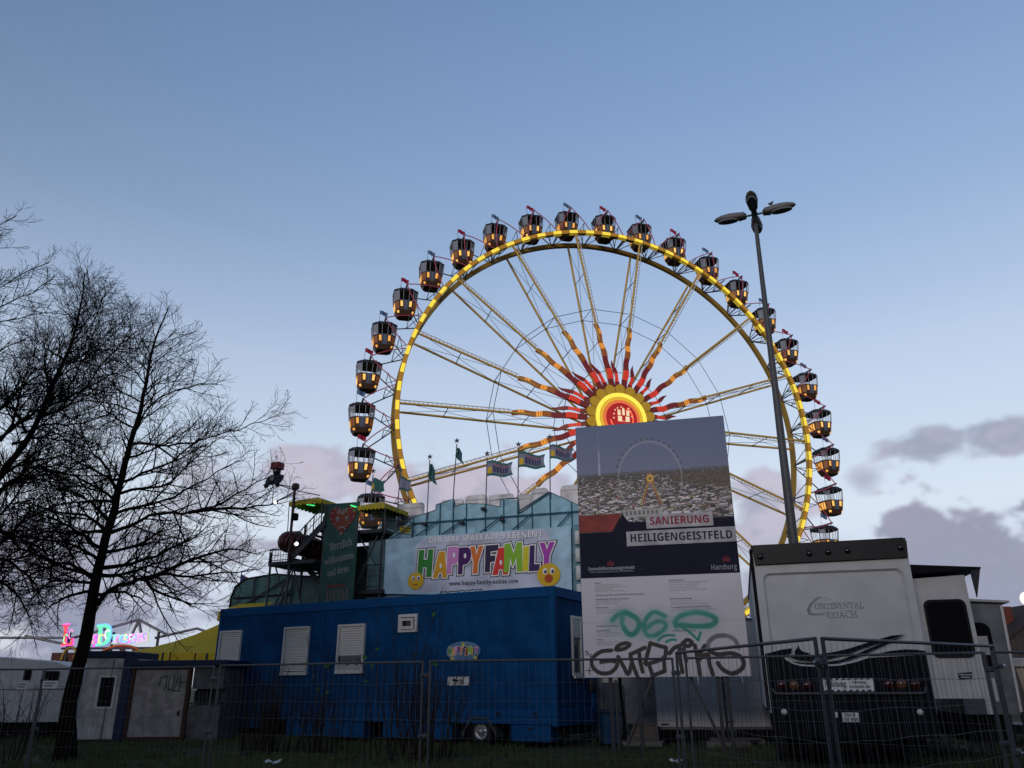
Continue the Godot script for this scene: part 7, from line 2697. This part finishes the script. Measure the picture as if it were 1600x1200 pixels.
func build_trees() -> void:
	var t0 := [V(-9.87,0.15,-19.00),V(-9.98,1.30,-18.96),V(-9.88,2.14,-18.91),V(-9.83,3.02,-18.87),V(-9.80,3.47,-18.83),V(-9.79,4.02,-18.79),V(-9.71,4.77,-18.74),V(-9.61,5.44,-18.70),V(-9.55,6.33,-18.66),V(-9.44,7.25,-18.61),V(-9.31,8.12,-18.57),V(-9.29,8.97,-18.53),V(-9.23,9.73,-18.49),V(-9.10,10.43,-18.44),V(-8.95,10.84,-18.40)]
	var b0 := [[V(-9.78,3.33,-19.00),V(-9.43,3.53,-18.71),V(-8.99,3.70,-18.43),V(-8.35,3.82,-18.14),V(-7.62,3.84,-17.86),V(-6.83,3.80,-17.57),V(-6.07,3.80,-17.29),V(-5.37,3.84,-17.00)],
		[V(-8.42,3.84,-18.30),V(-8.28,3.61,-18.52),V(-7.92,3.43,-18.75),V(-7.52,3.33,-18.98),V(-6.99,3.34,-19.20)],
		[V(-9.78,4.17,-19.00),V(-9.30,4.28,-19.30),V(-8.79,4.56,-19.60),V(-8.35,4.91,-19.90),V(-7.99,5.22,-20.20),V(-7.85,5.70,-20.50)],
		[V(-8.54,3.83,-18.40),V(-8.00,3.92,-18.08),V(-7.39,4.09,-17.76),V(-6.66,4.26,-17.44),V(-5.93,4.25,-17.12),V(-5.38,4.11,-16.80)],
		[V(-9.74,5.01,-19.00),V(-9.15,5.16,-18.75),V(-8.54,5.35,-18.50),V(-7.53,5.34,-18.25),V(-6.75,5.52,-18.00),V(-6.09,5.79,-17.75),V(-5.35,6.10,-17.50)],
		[V(-7.60,5.32,-18.20),V(-7.17,5.46,-18.55),V(-6.67,5.57,-18.90),V(-6.05,5.74,-19.25),V(-5.62,6.07,-19.60)],
		[V(-9.72,5.96,-19.00),V(-9.29,6.16,-19.24),V(-8.80,6.27,-19.48),V(-8.64,6.65,-19.72),V(-8.19,7.32,-19.96),V(-7.69,7.83,-20.20)],
		[V(-9.64,6.27,-19.00),V(-8.77,6.47,-18.62),V(-7.97,6.77,-18.25),V(-7.38,7.06,-17.88),V(-6.89,7.29,-17.50)],
		[V(-9.47,7.44,-18.70),V(-8.99,7.98,-18.32),V(-8.54,8.12,-17.95),V(-7.68,8.25,-17.57),V(-6.92,8.13,-17.20)],
		[V(-9.55,7.16,-18.70),V(-8.82,7.18,-18.96),V(-8.45,7.28,-19.22),V(-7.76,7.55,-19.48),V(-7.06,7.92,-19.74),V(-6.16,8.42,-20.00)],
		[V(-9.37,8.40,-18.70),V(-9.33,9.06,-19.35),V(-9.00,9.72,-20.00)],
		[V(-9.33,9.00,-18.60),V(-8.83,9.30,-18.20),V(-8.28,9.27,-17.80)],
		[V(-9.32,9.30,-18.60),V(-10.06,10.17,-19.20),V(-10.75,11.23,-19.80)],
		[V(-9.30,9.66,-18.60),V(-9.18,10.14,-19.00),V(-9.07,10.64,-19.40)],
		[V(-9.37,8.23,-18.70),V(-9.78,8.41,-18.27),V(-10.12,8.81,-17.83),V(-10.24,9.25,-17.40)],
		[V(-9.41,7.55,-18.70),V(-10.44,8.15,-19.30),V(-11.41,9.04,-19.90),V(-12.17,9.91,-20.50)],
		[V(-10.01,4.01,-19.00),V(-10.35,4.10,-18.65),V(-10.91,4.33,-18.30),V(-11.30,4.47,-17.95),V(-11.71,4.41,-17.60)],
		[V(-9.91,5.04,-19.00),V(-10.69,5.09,-19.40),V(-11.42,5.17,-19.80),V(-12.43,5.20,-20.20),V(-13.62,5.01,-20.60)],
		[V(-9.90,4.34,-19.00),V(-9.99,4.51,-18.27),V(-10.12,4.57,-17.53),V(-10.28,4.53,-16.80)],
		[V(-9.76,5.76,-19.00),V(-9.99,5.99,-18.47),V(-10.37,6.15,-17.93),V(-10.78,6.12,-17.40)],
		[V(-9.74,6.06,-19.00),V(-10.50,6.85,-19.60),V(-11.35,7.52,-20.20),V(-12.16,8.41,-20.80)],
		[V(-9.82,5.26,-19.00),V(-10.76,5.93,-19.73),V(-11.87,6.43,-20.47),V(-13.00,6.49,-21.20)],
		[V(-9.90,3.82,-19.00),V(-10.21,3.84,-18.75),V(-10.59,3.81,-18.50),V(-10.85,3.51,-18.25),V(-10.83,3.05,-18.00)],
		[V(-9.89,4.53,-19.00),V(-9.71,4.75,-19.80),V(-9.41,5.20,-20.60),V(-9.17,5.67,-21.40)],
		[V(-9.76,5.46,-19.00),V(-9.41,5.75,-19.44),V(-9.02,5.95,-19.88),V(-8.42,6.48,-20.32),V(-7.89,7.03,-20.76),V(-7.48,7.43,-21.20)],
		[V(-9.89,4.00,-19.00),V(-9.66,4.08,-19.60),V(-9.41,4.31,-20.20),V(-9.04,4.65,-20.80),V(-8.61,4.84,-21.40)],
		[V(-9.55,6.83,-18.80),V(-9.38,7.20,-19.53),V(-9.13,7.75,-20.27),V(-8.96,8.45,-21.00)],
		[V(-9.88,3.54,-19.00),V(-9.19,3.57,-18.50),V(-8.52,3.42,-18.00),V(-7.76,3.11,-17.50)],
		[V(-9.89,3.86,-19.00),V(-10.66,4.26,-19.45),V(-11.42,4.38,-19.90),V(-12.30,4.19,-20.35),V(-13.07,3.90,-20.80)],
		[V(-9.88,4.62,-19.00),V(-10.00,4.80,-18.35),V(-10.11,4.96,-17.70),V(-10.26,5.02,-17.05),V(-10.43,4.89,-16.40)],
		[V(-9.83,5.01,-19.00),V(-10.33,5.39,-18.88),V(-10.91,5.46,-18.75),V(-11.52,5.64,-18.62),V(-11.97,5.62,-18.50)],
		[V(-9.92,3.63,-19.00),V(-10.65,3.58,-19.40),V(-11.27,3.44,-19.80),V(-11.73,3.14,-20.20)],
		[V(-9.74,5.76,-19.00),V(-10.37,5.81,-19.20),V(-11.09,5.86,-19.40),V(-11.74,5.75,-19.60),V(-12.49,5.38,-19.80)],
		[V(-9.39,7.94,-18.70),V(-10.46,8.45,-19.47),V(-11.54,8.85,-20.23),V(-12.62,9.01,-21.00)],
		[V(-9.39,8.75,-18.70),V(-10.29,9.64,-19.40),V(-11.21,10.32,-20.10),V(-12.02,10.90,-20.80)],
		[V(-9.71,6.32,-19.00),V(-9.78,6.21,-18.17),V(-9.96,6.38,-17.33),V(-9.96,6.33,-16.50)]]
	var t1 := [V(-16.27,-0.11,-23.00),V(-16.52,2.11,-23.00),V(-16.47,4.00,-23.00),V(-16.29,5.45,-23.00),V(-15.85,6.77,-23.00),V(-15.44,7.49,-23.00),V(-14.88,8.55,-23.00),V(-14.67,9.31,-23.00),V(-14.40,10.58,-23.00),V(-14.16,11.75,-23.00),V(-14.09,12.66,-23.00),V(-14.10,13.44,-23.00),V(-14.18,14.41,-23.00)]
	var b1 := [[V(-15.69,8.59,-23.00),V(-14.57,9.28,-22.50),V(-13.21,9.63,-22.00),V(-11.96,10.04,-21.50),V(-10.86,10.11,-21.00)],
		[V(-14.67,9.31,-23.00),V(-13.94,9.79,-23.20),V(-13.44,10.88,-23.40),V(-13.02,11.86,-23.60),V(-12.41,12.72,-23.80),V(-11.97,13.05,-24.00)],
		[V(-14.40,10.58,-23.00),V(-13.84,11.02,-22.67),V(-12.88,11.45,-22.33),V(-12.25,12.17,-22.00)],
		[V(-14.16,11.75,-23.00),V(-13.95,12.59,-23.50),V(-14.02,13.95,-24.00)],
		[V(-14.11,12.20,-23.00),V(-13.63,12.97,-23.00),V(-13.80,13.91,-23.00)],
		[V(-14.26,11.24,-23.00),V(-15.37,11.98,-23.50),V(-16.09,12.68,-24.00)],
		[V(-14.98,8.89,-23.00),V(-15.33,9.61,-22.67),V(-15.49,10.05,-22.33),V(-15.31,10.75,-22.00)],
		[V(-14.24,11.16,-23.00),V(-13.89,11.52,-23.50),V(-13.47,12.50,-24.00),V(-13.27,13.38,-24.50),V(-13.30,13.95,-25.00)],
		[V(-15.44,7.48,-23.00),V(-14.48,7.78,-22.50),V(-13.35,7.70,-22.00),V(-12.31,7.91,-21.50)],
		[V(-14.83,6.46,-22.00),V(-14.18,7.02,-21.67),V(-13.28,6.93,-21.33),V(-12.20,6.67,-21.00)],
		[V(-15.85,6.14,-23.00),V(-15.40,6.39,-23.33),V(-15.18,7.27,-23.67),V(-15.33,8.27,-24.00)],
		[V(-14.09,12.66,-23.00),V(-14.62,13.10,-23.25),V(-14.80,13.70,-23.50)],
		[V(-14.50,10.08,-23.00),V(-15.34,11.48,-23.75),V(-15.78,12.67,-24.50)],
		[V(-15.92,4.96,-23.00),V(-14.44,5.34,-22.17),V(-13.37,5.79,-21.33),V(-11.99,6.11,-20.50)],
		[V(-16.29,8.36,-23.00),V(-15.84,9.06,-23.50),V(-16.09,10.39,-24.00),V(-16.39,11.41,-24.50),V(-16.54,12.82,-25.00)],
		[V(-15.33,6.64,-22.00),V(-14.24,6.74,-21.50),V(-13.31,7.19,-21.00),V(-12.15,6.93,-20.50),V(-11.25,6.96,-20.00)],
		[V(-15.98,5.66,-23.00),V(-14.69,5.69,-22.25),V(-13.36,5.27,-21.50),V(-12.16,4.71,-20.75),V(-11.31,4.09,-20.00)],
		[V(-15.89,5.31,-23.00),V(-14.68,4.99,-22.50),V(-13.61,4.58,-22.00),V(-12.70,3.97,-21.50),V(-12.08,3.40,-21.00)],
		[V(-15.92,4.96,-23.00),V(-14.83,4.46,-22.75),V(-14.02,4.09,-22.50),V(-13.36,3.52,-22.25),V(-12.94,3.02,-22.00)],
		[V(-15.09,8.83,-23.00),V(-13.97,8.89,-22.38),V(-12.83,8.68,-21.75),V(-11.77,8.66,-21.12),V(-10.89,8.75,-20.50)],
		[V(-14.61,9.66,-23.00),V(-13.49,10.17,-22.33),V(-12.93,10.74,-21.67),V(-12.51,11.00,-21.00)],
		[V(-15.28,8.49,-23.00),V(-15.06,8.95,-23.83),V(-14.72,9.05,-24.67),V(-14.37,9.45,-25.50)],
		[V(-16.22,9.18,-23.00),V(-15.38,9.69,-22.50),V(-14.64,10.05,-22.00),V(-13.54,10.40,-21.50)]]
	var t2 := [V(-14.22,0.07,-17.00),V(-14.73,2.46,-17.00),V(-15.21,4.86,-17.00),V(-15.70,7.36,-17.00),V(-16.24,10.14,-17.00),V(-16.68,12.67,-17.00)]
	var b2 := [[V(-16.12,9.23,-17.00),V(-14.37,9.60,-17.10),V(-13.32,10.33,-17.20),V(-12.72,10.85,-17.30),V(-12.24,11.32,-17.40),V(-11.76,11.61,-17.50)],
		[V(-15.86,8.68,-17.00),V(-13.77,9.13,-16.80),V(-12.53,9.68,-16.60),V(-11.67,9.97,-16.40),V(-11.13,10.08,-16.20),V(-10.57,10.32,-16.00)],
		[V(-16.44,10.96,-17.00),V(-14.76,11.36,-17.00),V(-13.57,11.90,-17.00),V(-12.90,12.45,-17.00),V(-12.52,12.70,-17.00)],
		[V(-15.79,8.14,-17.00),V(-14.27,8.97,-17.20),V(-13.30,9.68,-17.40),V(-12.46,10.05,-17.60),V(-11.94,10.32,-17.80),V(-11.54,10.48,-18.00)],
		[V(-16.26,10.37,-17.00),V(-14.29,10.90,-17.25),V(-13.67,11.64,-17.50),V(-13.36,12.22,-17.75),V(-13.26,12.36,-18.00)],
		[V(-15.57,7.10,-17.00),V(-13.63,7.77,-16.75),V(-12.58,8.14,-16.50),V(-11.58,8.65,-16.25),V(-10.88,8.80,-16.00)],
		[V(-16.11,9.51,-17.00),V(-14.30,10.25,-17.50),V(-13.59,10.86,-18.00),V(-13.55,11.76,-18.50)]]

	var spec := {"gap": [0.18, 0.115, 0.115], "skip": [0.08, 0.06, 0.08], "len": [1.3, 0.58, 0.25], "rad": [0.021, 0.0095, 0.006], "tip": [0.006, 0.0042, 0.0032], "lift": [0.05, 0.04, 0.0], "cones": 0.08, "low": 0.3}
	make_tree("bare dark tree with tall single trunk standing before the white cabin", t0, b0, 0.19, 0.012, spec)
	var spec2 := spec.duplicate(true)
	spec2.len = [1.7, 0.72, 0.3]
	spec2.gap = [0.17, 0.115, 0.115]
	spec2.rad = [0.024, 0.0105, 0.0068]
	spec2.tip = [0.007, 0.0048, 0.0037]
	spec2.low = 0.45
	spec2.cones = 0.1
	make_tree("bare leaning tree with dense twigs behind the single trunk tree", t1, b1, 0.24, 0.012, spec2)
	var spec3 := spec.duplicate(true)
	spec3.gap = [0.13, 0.1, 0.1]
	spec3.low = 0.85
	spec3.len = [1.0, 0.45, 0.2]
	make_tree("bare tree reaching in with long slender upswept branches", t2, b2, 0.2, 0.03, spec3)

# ------------------------------------------------------------------ bare shrubs along the container
func build_shrubs() -> void:
	var spots := [[-5.9, -20.6, 2.0, 60, 0.75, "bare brown thicket of upright stems before the first shuttered windows"], [-4.6, -20.3, 1.5, 26, 0.5, "low bare shrub between the blue container windows"], [-2.7, -18.6, 3.6, 9, 0.6, "tall thin bare shrub reaching to the container roof, a few green leaves left"], [-2.0, -18.3, 2.3, 48, 0.75, "bare many stemmed shrub left of the container wheel"], [-10.7, -18.4, 1.6, 14, 0.6, "sparse bare shrub beside the trunk of the tall tree"], [-3.9, -19.4, 3.0, 6, 0.5, "slender bare shrub before the half open shutter"], [7.3, -13.2, 0.7, 14, 0.5, "low dry shrub under the white travel trailer"]]
	var spec := {"gap": [0.28, 0.16, 0.12], "skip": [0.25, 0.1, 0.1], "len": [0.55, 0.26, 0.12], "rad": [0.009, 0.006, 0.004], "tip": [0.004, 0.0035, 0.003], "lift": [0.12, 0.06, 0.0], "cones": 0.0, "low": 0.0}
	for e in spots:
		var t := thing("bare_shrub", e[5], "shrub", V(e[0], 0, e[1]), 0.0, "")
		var none := []
		var tops := []
		var paths := []
		for i in e[3]:
			var a := rng.randf() * TAU
			var lean := rng.randf_range(0.05, 0.3)
			var h: float = e[2] * rng.randf_range(0.55, 1.05)
			var p := V(cos(a) * e[4] * rng.randf(), -0.05, sin(a) * e[4] * 0.6 * rng.randf())
			var pts := [p]
			var cur := V(cos(a) * lean, 1, sin(a) * lean)
			for k in 6:
				cur = (cur + V(rng.randf_range(-0.1, 0.1), 0.05, rng.randf_range(-0.1, 0.1))).normalized()
				p += cur * h / 6
				pts.append(p)
			limb_mesh(pts, [0.016, 0.014, 0.012, 0.01, 0.008, 0.006, 0.004], 5)
			paths.append(pts)
			tops.append(p)
		inst(take_mesh(), "stems", mat("stem_brown", 0.022, 0.016, 0.013, 1.0), t)
		for pts in paths:
			shoots(pts, 0.011, 0.003, 0, spec, none)
		inst(take_mesh(), "twigs", mat("stem_brown", 0, 0, 0), t).set_meta("kind", "stuff")
		if e[2] > 2.9:
			for k in 6:
				var at: Vector3 = paths[k % paths.size()][5 if k % 2 == 0 else 4]
				var s := begin()
				var r := rng.randf_range(0.05, 0.085)
				var xf := Transform3D(Basis.from_euler(V(rng.randf_range(-0.8, 0.8), rng.randf_range(-1, 1), rng.randf_range(-2, 2))), at)
				var m := P2([0, -r, r * 0.6, -r * 0.55, r * 0.75, 0.0, r * 0.4, r * 0.6, 0, r * 1.1, -r * 0.4, r * 0.6, -r * 0.75, 0, -r * 0.6, -r * 0.55])
				slab(s, m, -0.002, 0.002, xf)
				put(s, "leaf", mat("leaf_green", 0.035, 0.11, 0.02, 0.6), t)

# ------------------------------------------------------------------ construction fence
func fence_panel(a: Vector3, b: Vector3, h: float, label: String) -> void:
	var L := Vector2(b.x - a.x, b.z - a.z).length()
	var t := thing("mesh_fence", label, "fence", a, atan2(-(b.z - a.z), b.x - a.x), "mesh panels of the construction fence")
	var gal := mat("galvanised", 0, 0, 0)
	for x in [0.0, L]:
		var s := begin()
		tube(s, V(x, 0.03, 0), V(x, h, 0), 0.019, 10)
		put(s, "post", gal, t)
	for y in [h - 0.01, 0.03]:
		var s := begin()
		tube(s, V(0.0, y, 0), V(L, y, 0), 0.018, 10)
		put(s, "rail", gal, t)
	var n := int(L / 0.105)
	for i in range(1, n):
		var x := L * i / n
		limb_mesh([V(x, 0.04, 0.006), V(x + 0.004 * sin(i * 1.7), h * 0.5, 0.006 + 0.012 * sin(i * 0.8)), V(x, h - 0.01, 0.006)], [0.0019, 0.0019, 0.0019], 4)
	for y in [0.45, 0.72, 0.99, 1.26, 1.53]:
		var pts := []
		for k in 9:
			pts.append(V(L * k / 8, y + 0.012 * sin(k * 2.1 + y * 7), -0.004 + 0.012 * sin(k * 1.3 + y)))
		var rr := []
		rr.resize(9)
		rr.fill(0.0019)
		limb_mesh(pts, rr, 4)
	inst(take_mesh(), "wire_mesh", mat("wire", 0.13, 0.135, 0.15, 0.5, 0.5), t)
	for y in [h - 0.22, 0.75]:
		var s := begin()
		soft_box(s, V(L - 0.03, y - 0.035, -0.035), V(L + 0.11, y + 0.035, 0.035), 0.012)
		var c := put(s, "clamp", gal, t)
		s = begin()
		tube(s, V(L + 0.04, y, -0.03), V(L + 0.04, y, 0.07), 0.014, 6)
		put(s, "bolt", mat("chrome", 0, 0, 0), c)
	var s := begin()
	soft_box(s, V(L - 0.3, -0.11, -0.12), V(L + 0.4, 0.02, 0.12), 0.03)
	put(s, "foot", mat("concrete", 0.22, 0.21, 0.2, 0.9, 0.0, grain, 0.8), t)

func build_fence() -> void:
	var f := func(sx: float, d: float) -> Vector3:
		return V(sx * d, 0, -d)
	fence_panel(V(-12.4, 0, -15.6), V(-9.42, 0, -16.7), 1.86, "mesh fence panel standing before the white caravan")
	fence_panel(f.call(-0.562, 16.6), f.call(-0.3600, 15.4), 1.866, "mesh fence panel standing before the white cabin and graffiti shed")
	fence_panel(f.call(-0.3525, 15.2), f.call(-0.1095, 13.6), 1.874, "mesh fence panel standing before the shuttered container windows")
	fence_panel(f.call(-0.1005, 13.4), f.call(0.1905, 12.9), 1.876, "mesh fence panel standing before the container's oval sticker and wheel")
	fence_panel(f.call(0.2065, 12.6), f.call(0.5660, 11.1), 1.872, "lower mesh fence panel standing before the white travel trailer")
	fence_panel(f.call(0.1960, 11.2), f.call(0.3654, 7.77), 1.9, "slanting mesh fence panel whose rail rises towards a joint at the trailer")
	fence_panel(f.call(0.3745, 7.77), f.call(0.5790, 9.75), 1.9, "slanting mesh fence panel whose rail falls away from the joint at the trailer")
	fence_panel(f.call(0.5760, 10.9), f.call(0.83, 12.2), 1.872, "mesh fence panel standing before the grey caravan and cart")
	# two small notices tied to the fence
	for e in [[-0.5845, 16.95, 1.55, 0.3, "worn white notice tied to the fence left of a post"], [-0.552, 16.45, 1.565, 0.36, "white notice with a line of print tied to the fence right of a post"]]:
		var p := V(e[0] * e[1], e[2], -e[1])
		var t := thing("fence_notice", e[4], "sign", p + V(0, 0, 0.04), -0.3)
		var s := begin()
		soft_box(s, V(-e[3] / 2, -0.07, 0), V(e[3] / 2, 0.07, 0.006), 0.002)
		put(s, "plate", mat("white_paint", 0, 0, 0), t)
		for i in 2:
			s = begin()
			box(s, V(-e[3] * 0.38, -0.03 + i * 0.05, 0.006), V(e[3] * (0.2 + 0.15 * i), -0.012 + i * 0.05, 0.0085))
			put(s, "print_line", mat("print_dark", 0, 0, 0), t)

# ------------------------------------------------------------------ rough grass
func build_grass() -> void:
	var s := begin()
	for k in 7:
		var a := rng.randf() * TAU
		var b := V(rng.randf_range(-0.06, 0.06), 0, rng.randf_range(-0.06, 0.06))
		var h := rng.randf_range(0.07, 0.16)
		var w := V(cos(a), 0, sin(a)) * 0.006
		var tip := b + V(rng.randf_range(-0.06, 0.06), h, rng.randf_range(-0.06, 0.06))
		var mid := b.lerp(tip, 0.55) + V(0, 0.02, 0)
		quad(s, b - w, b + w, mid + w * 0.7, mid - w * 0.7)
		s.add_vertex(mid - w * 0.7)
		s.add_vertex(tip)
		s.add_vertex(mid + w * 0.7)
	s.generate_normals()
	var mm := MultiMesh.new()
	mm.transform_format = MultiMesh.TRANSFORM_3D
	mm.use_colors = true
	mm.mesh = s.commit()
	var spots := []
	var n := FastNoiseLite.new()
	n.seed = 31
	n.frequency = 0.25
	while spots.size() < 26000:
		var z := -rng.randf_range(11.0, 30.0)
		var x := rng.randf_range(-0.72, 0.72) * -z
		if n.get_noise_2d(x, z) + rng.randf_range(-0.35, 0.35) < -0.12:
			continue
		if x > 1.0 and x < 6.5 and z < -19.5 and rng.randf() < 0.8:
			continue
		spots.append(Transform3D(Basis(V(0, 1, 0), rng.randf() * TAU).scaled(Vector3.ONE * rng.randf_range(0.6, 1.4)), V(x, -0.02, z)))
	mm.instance_count = spots.size()
	for i in spots.size():
		mm.set_instance_transform(i, spots[i])
		var v := rng.randf_range(0.7, 1.25)
		mm.set_instance_color(i, Color(0.04 * v * rng.randf_range(0.8, 1.5), 0.066 * v, 0.018 * v))
	var o := MultiMeshInstance3D.new()
	o.name = "grass"
	o.multimesh = mm
	var m := StandardMaterial3D.new()
	m.vertex_color_use_as_albedo = true
	m.roughness = 0.9
	o.material_override = m
	add_child(o)
	tag(o, "rough short grass growing along the trailers and fence", "grass")
	o.set_meta("kind", "stuff")
	for e in [[-4.9, -17.6, 0.16, "crumpled white paper scrap lying in the grass before the thicket"], [3.2, -17.2, 0.12, "small pale plastic scrap lying near the notice board"]]:
		var l := thing("paper_scrap", e[3], "litter", V(e[0], 0.0, e[1]), 0.4)
		var q := begin()
		for i in 4:
			var a := V(-e[2] + i * e[2] * 0.5, 0.06 + 0.03 * sin(i * 2.0), 0.05)
			var b := V(-e[2] + (i + 1) * e[2] * 0.5, 0.06 + 0.03 * sin((i + 1) * 2.0), 0.05)
			quad(q, a, b, b + V(0, 0.04, -0.12), a + V(0, 0.03, -0.12))
		put(q, "sheet", mat("white_paint", 0, 0, 0), l)

# ------------------------------------------------------------------ unseen houses added behind the viewer to keep the low light off the yard
func build_shade_houses() -> void:
	var spec := [[-64.0, 38.0, 18.0, "unseen tall brick house with dark tiled roof, added to shade the left side"], [-25.6, 11.7, 10.2, "unseen low brick house beside the tall one, added to block low light"], [-13.5, 24.0, 10.6, "unseen wide plastered house with grey roof, added to block low light"], [11.0, 22.0, 10.0, "unseen brick corner house with dark roof, added to block low light"], [33.5, 22.0, 10.4, "unseen pale house next to the corner house, added to block low light"]]
	for i in spec.size():
		var e: Array = spec[i]
		var h := thing("added_shade_house", e[3], "house", V(e[0], 0, 12.0), 0.0, "unseen houses added to block low light")
		var s := begin()
		box(s, V(0, 0, 0.0), V(e[1], e[2] - 2.0, 10.0))
		put(s, "wall", mat("house_front_%d" % (i % 2), [0.16, 0.28][i % 2], [0.09, 0.26][i % 2], [0.07, 0.23][i % 2], 0.85, 0.0, grain, 0.6), h)
		s = begin()
		slab(s, P2([-0.3, 0, 10.3, 0, 5.0, 2.6]), 0.0, e[1], Transform3D(Basis(V(0, 0, 1), V(0, 1, 0), V(1, 0, 0)), V(0, e[2] - 2.0, 0)))
		put(s, "roof", mat("roof_tile", 0.05, 0.035, 0.035, 0.8, 0.0, grain, 0.8), h)
		for fl in 2:
			for k in int(e[1] / 2.8):
				s = begin()
				soft_box(s, V(0.9 + k * 2.8, 1.0 + fl * 2.8, -0.06), V(2.0 + k * 2.8, 2.6 + fl * 2.8, 0.02), 0.02)
				put(s, "window", mat("dark_glass", 0, 0, 0), h)
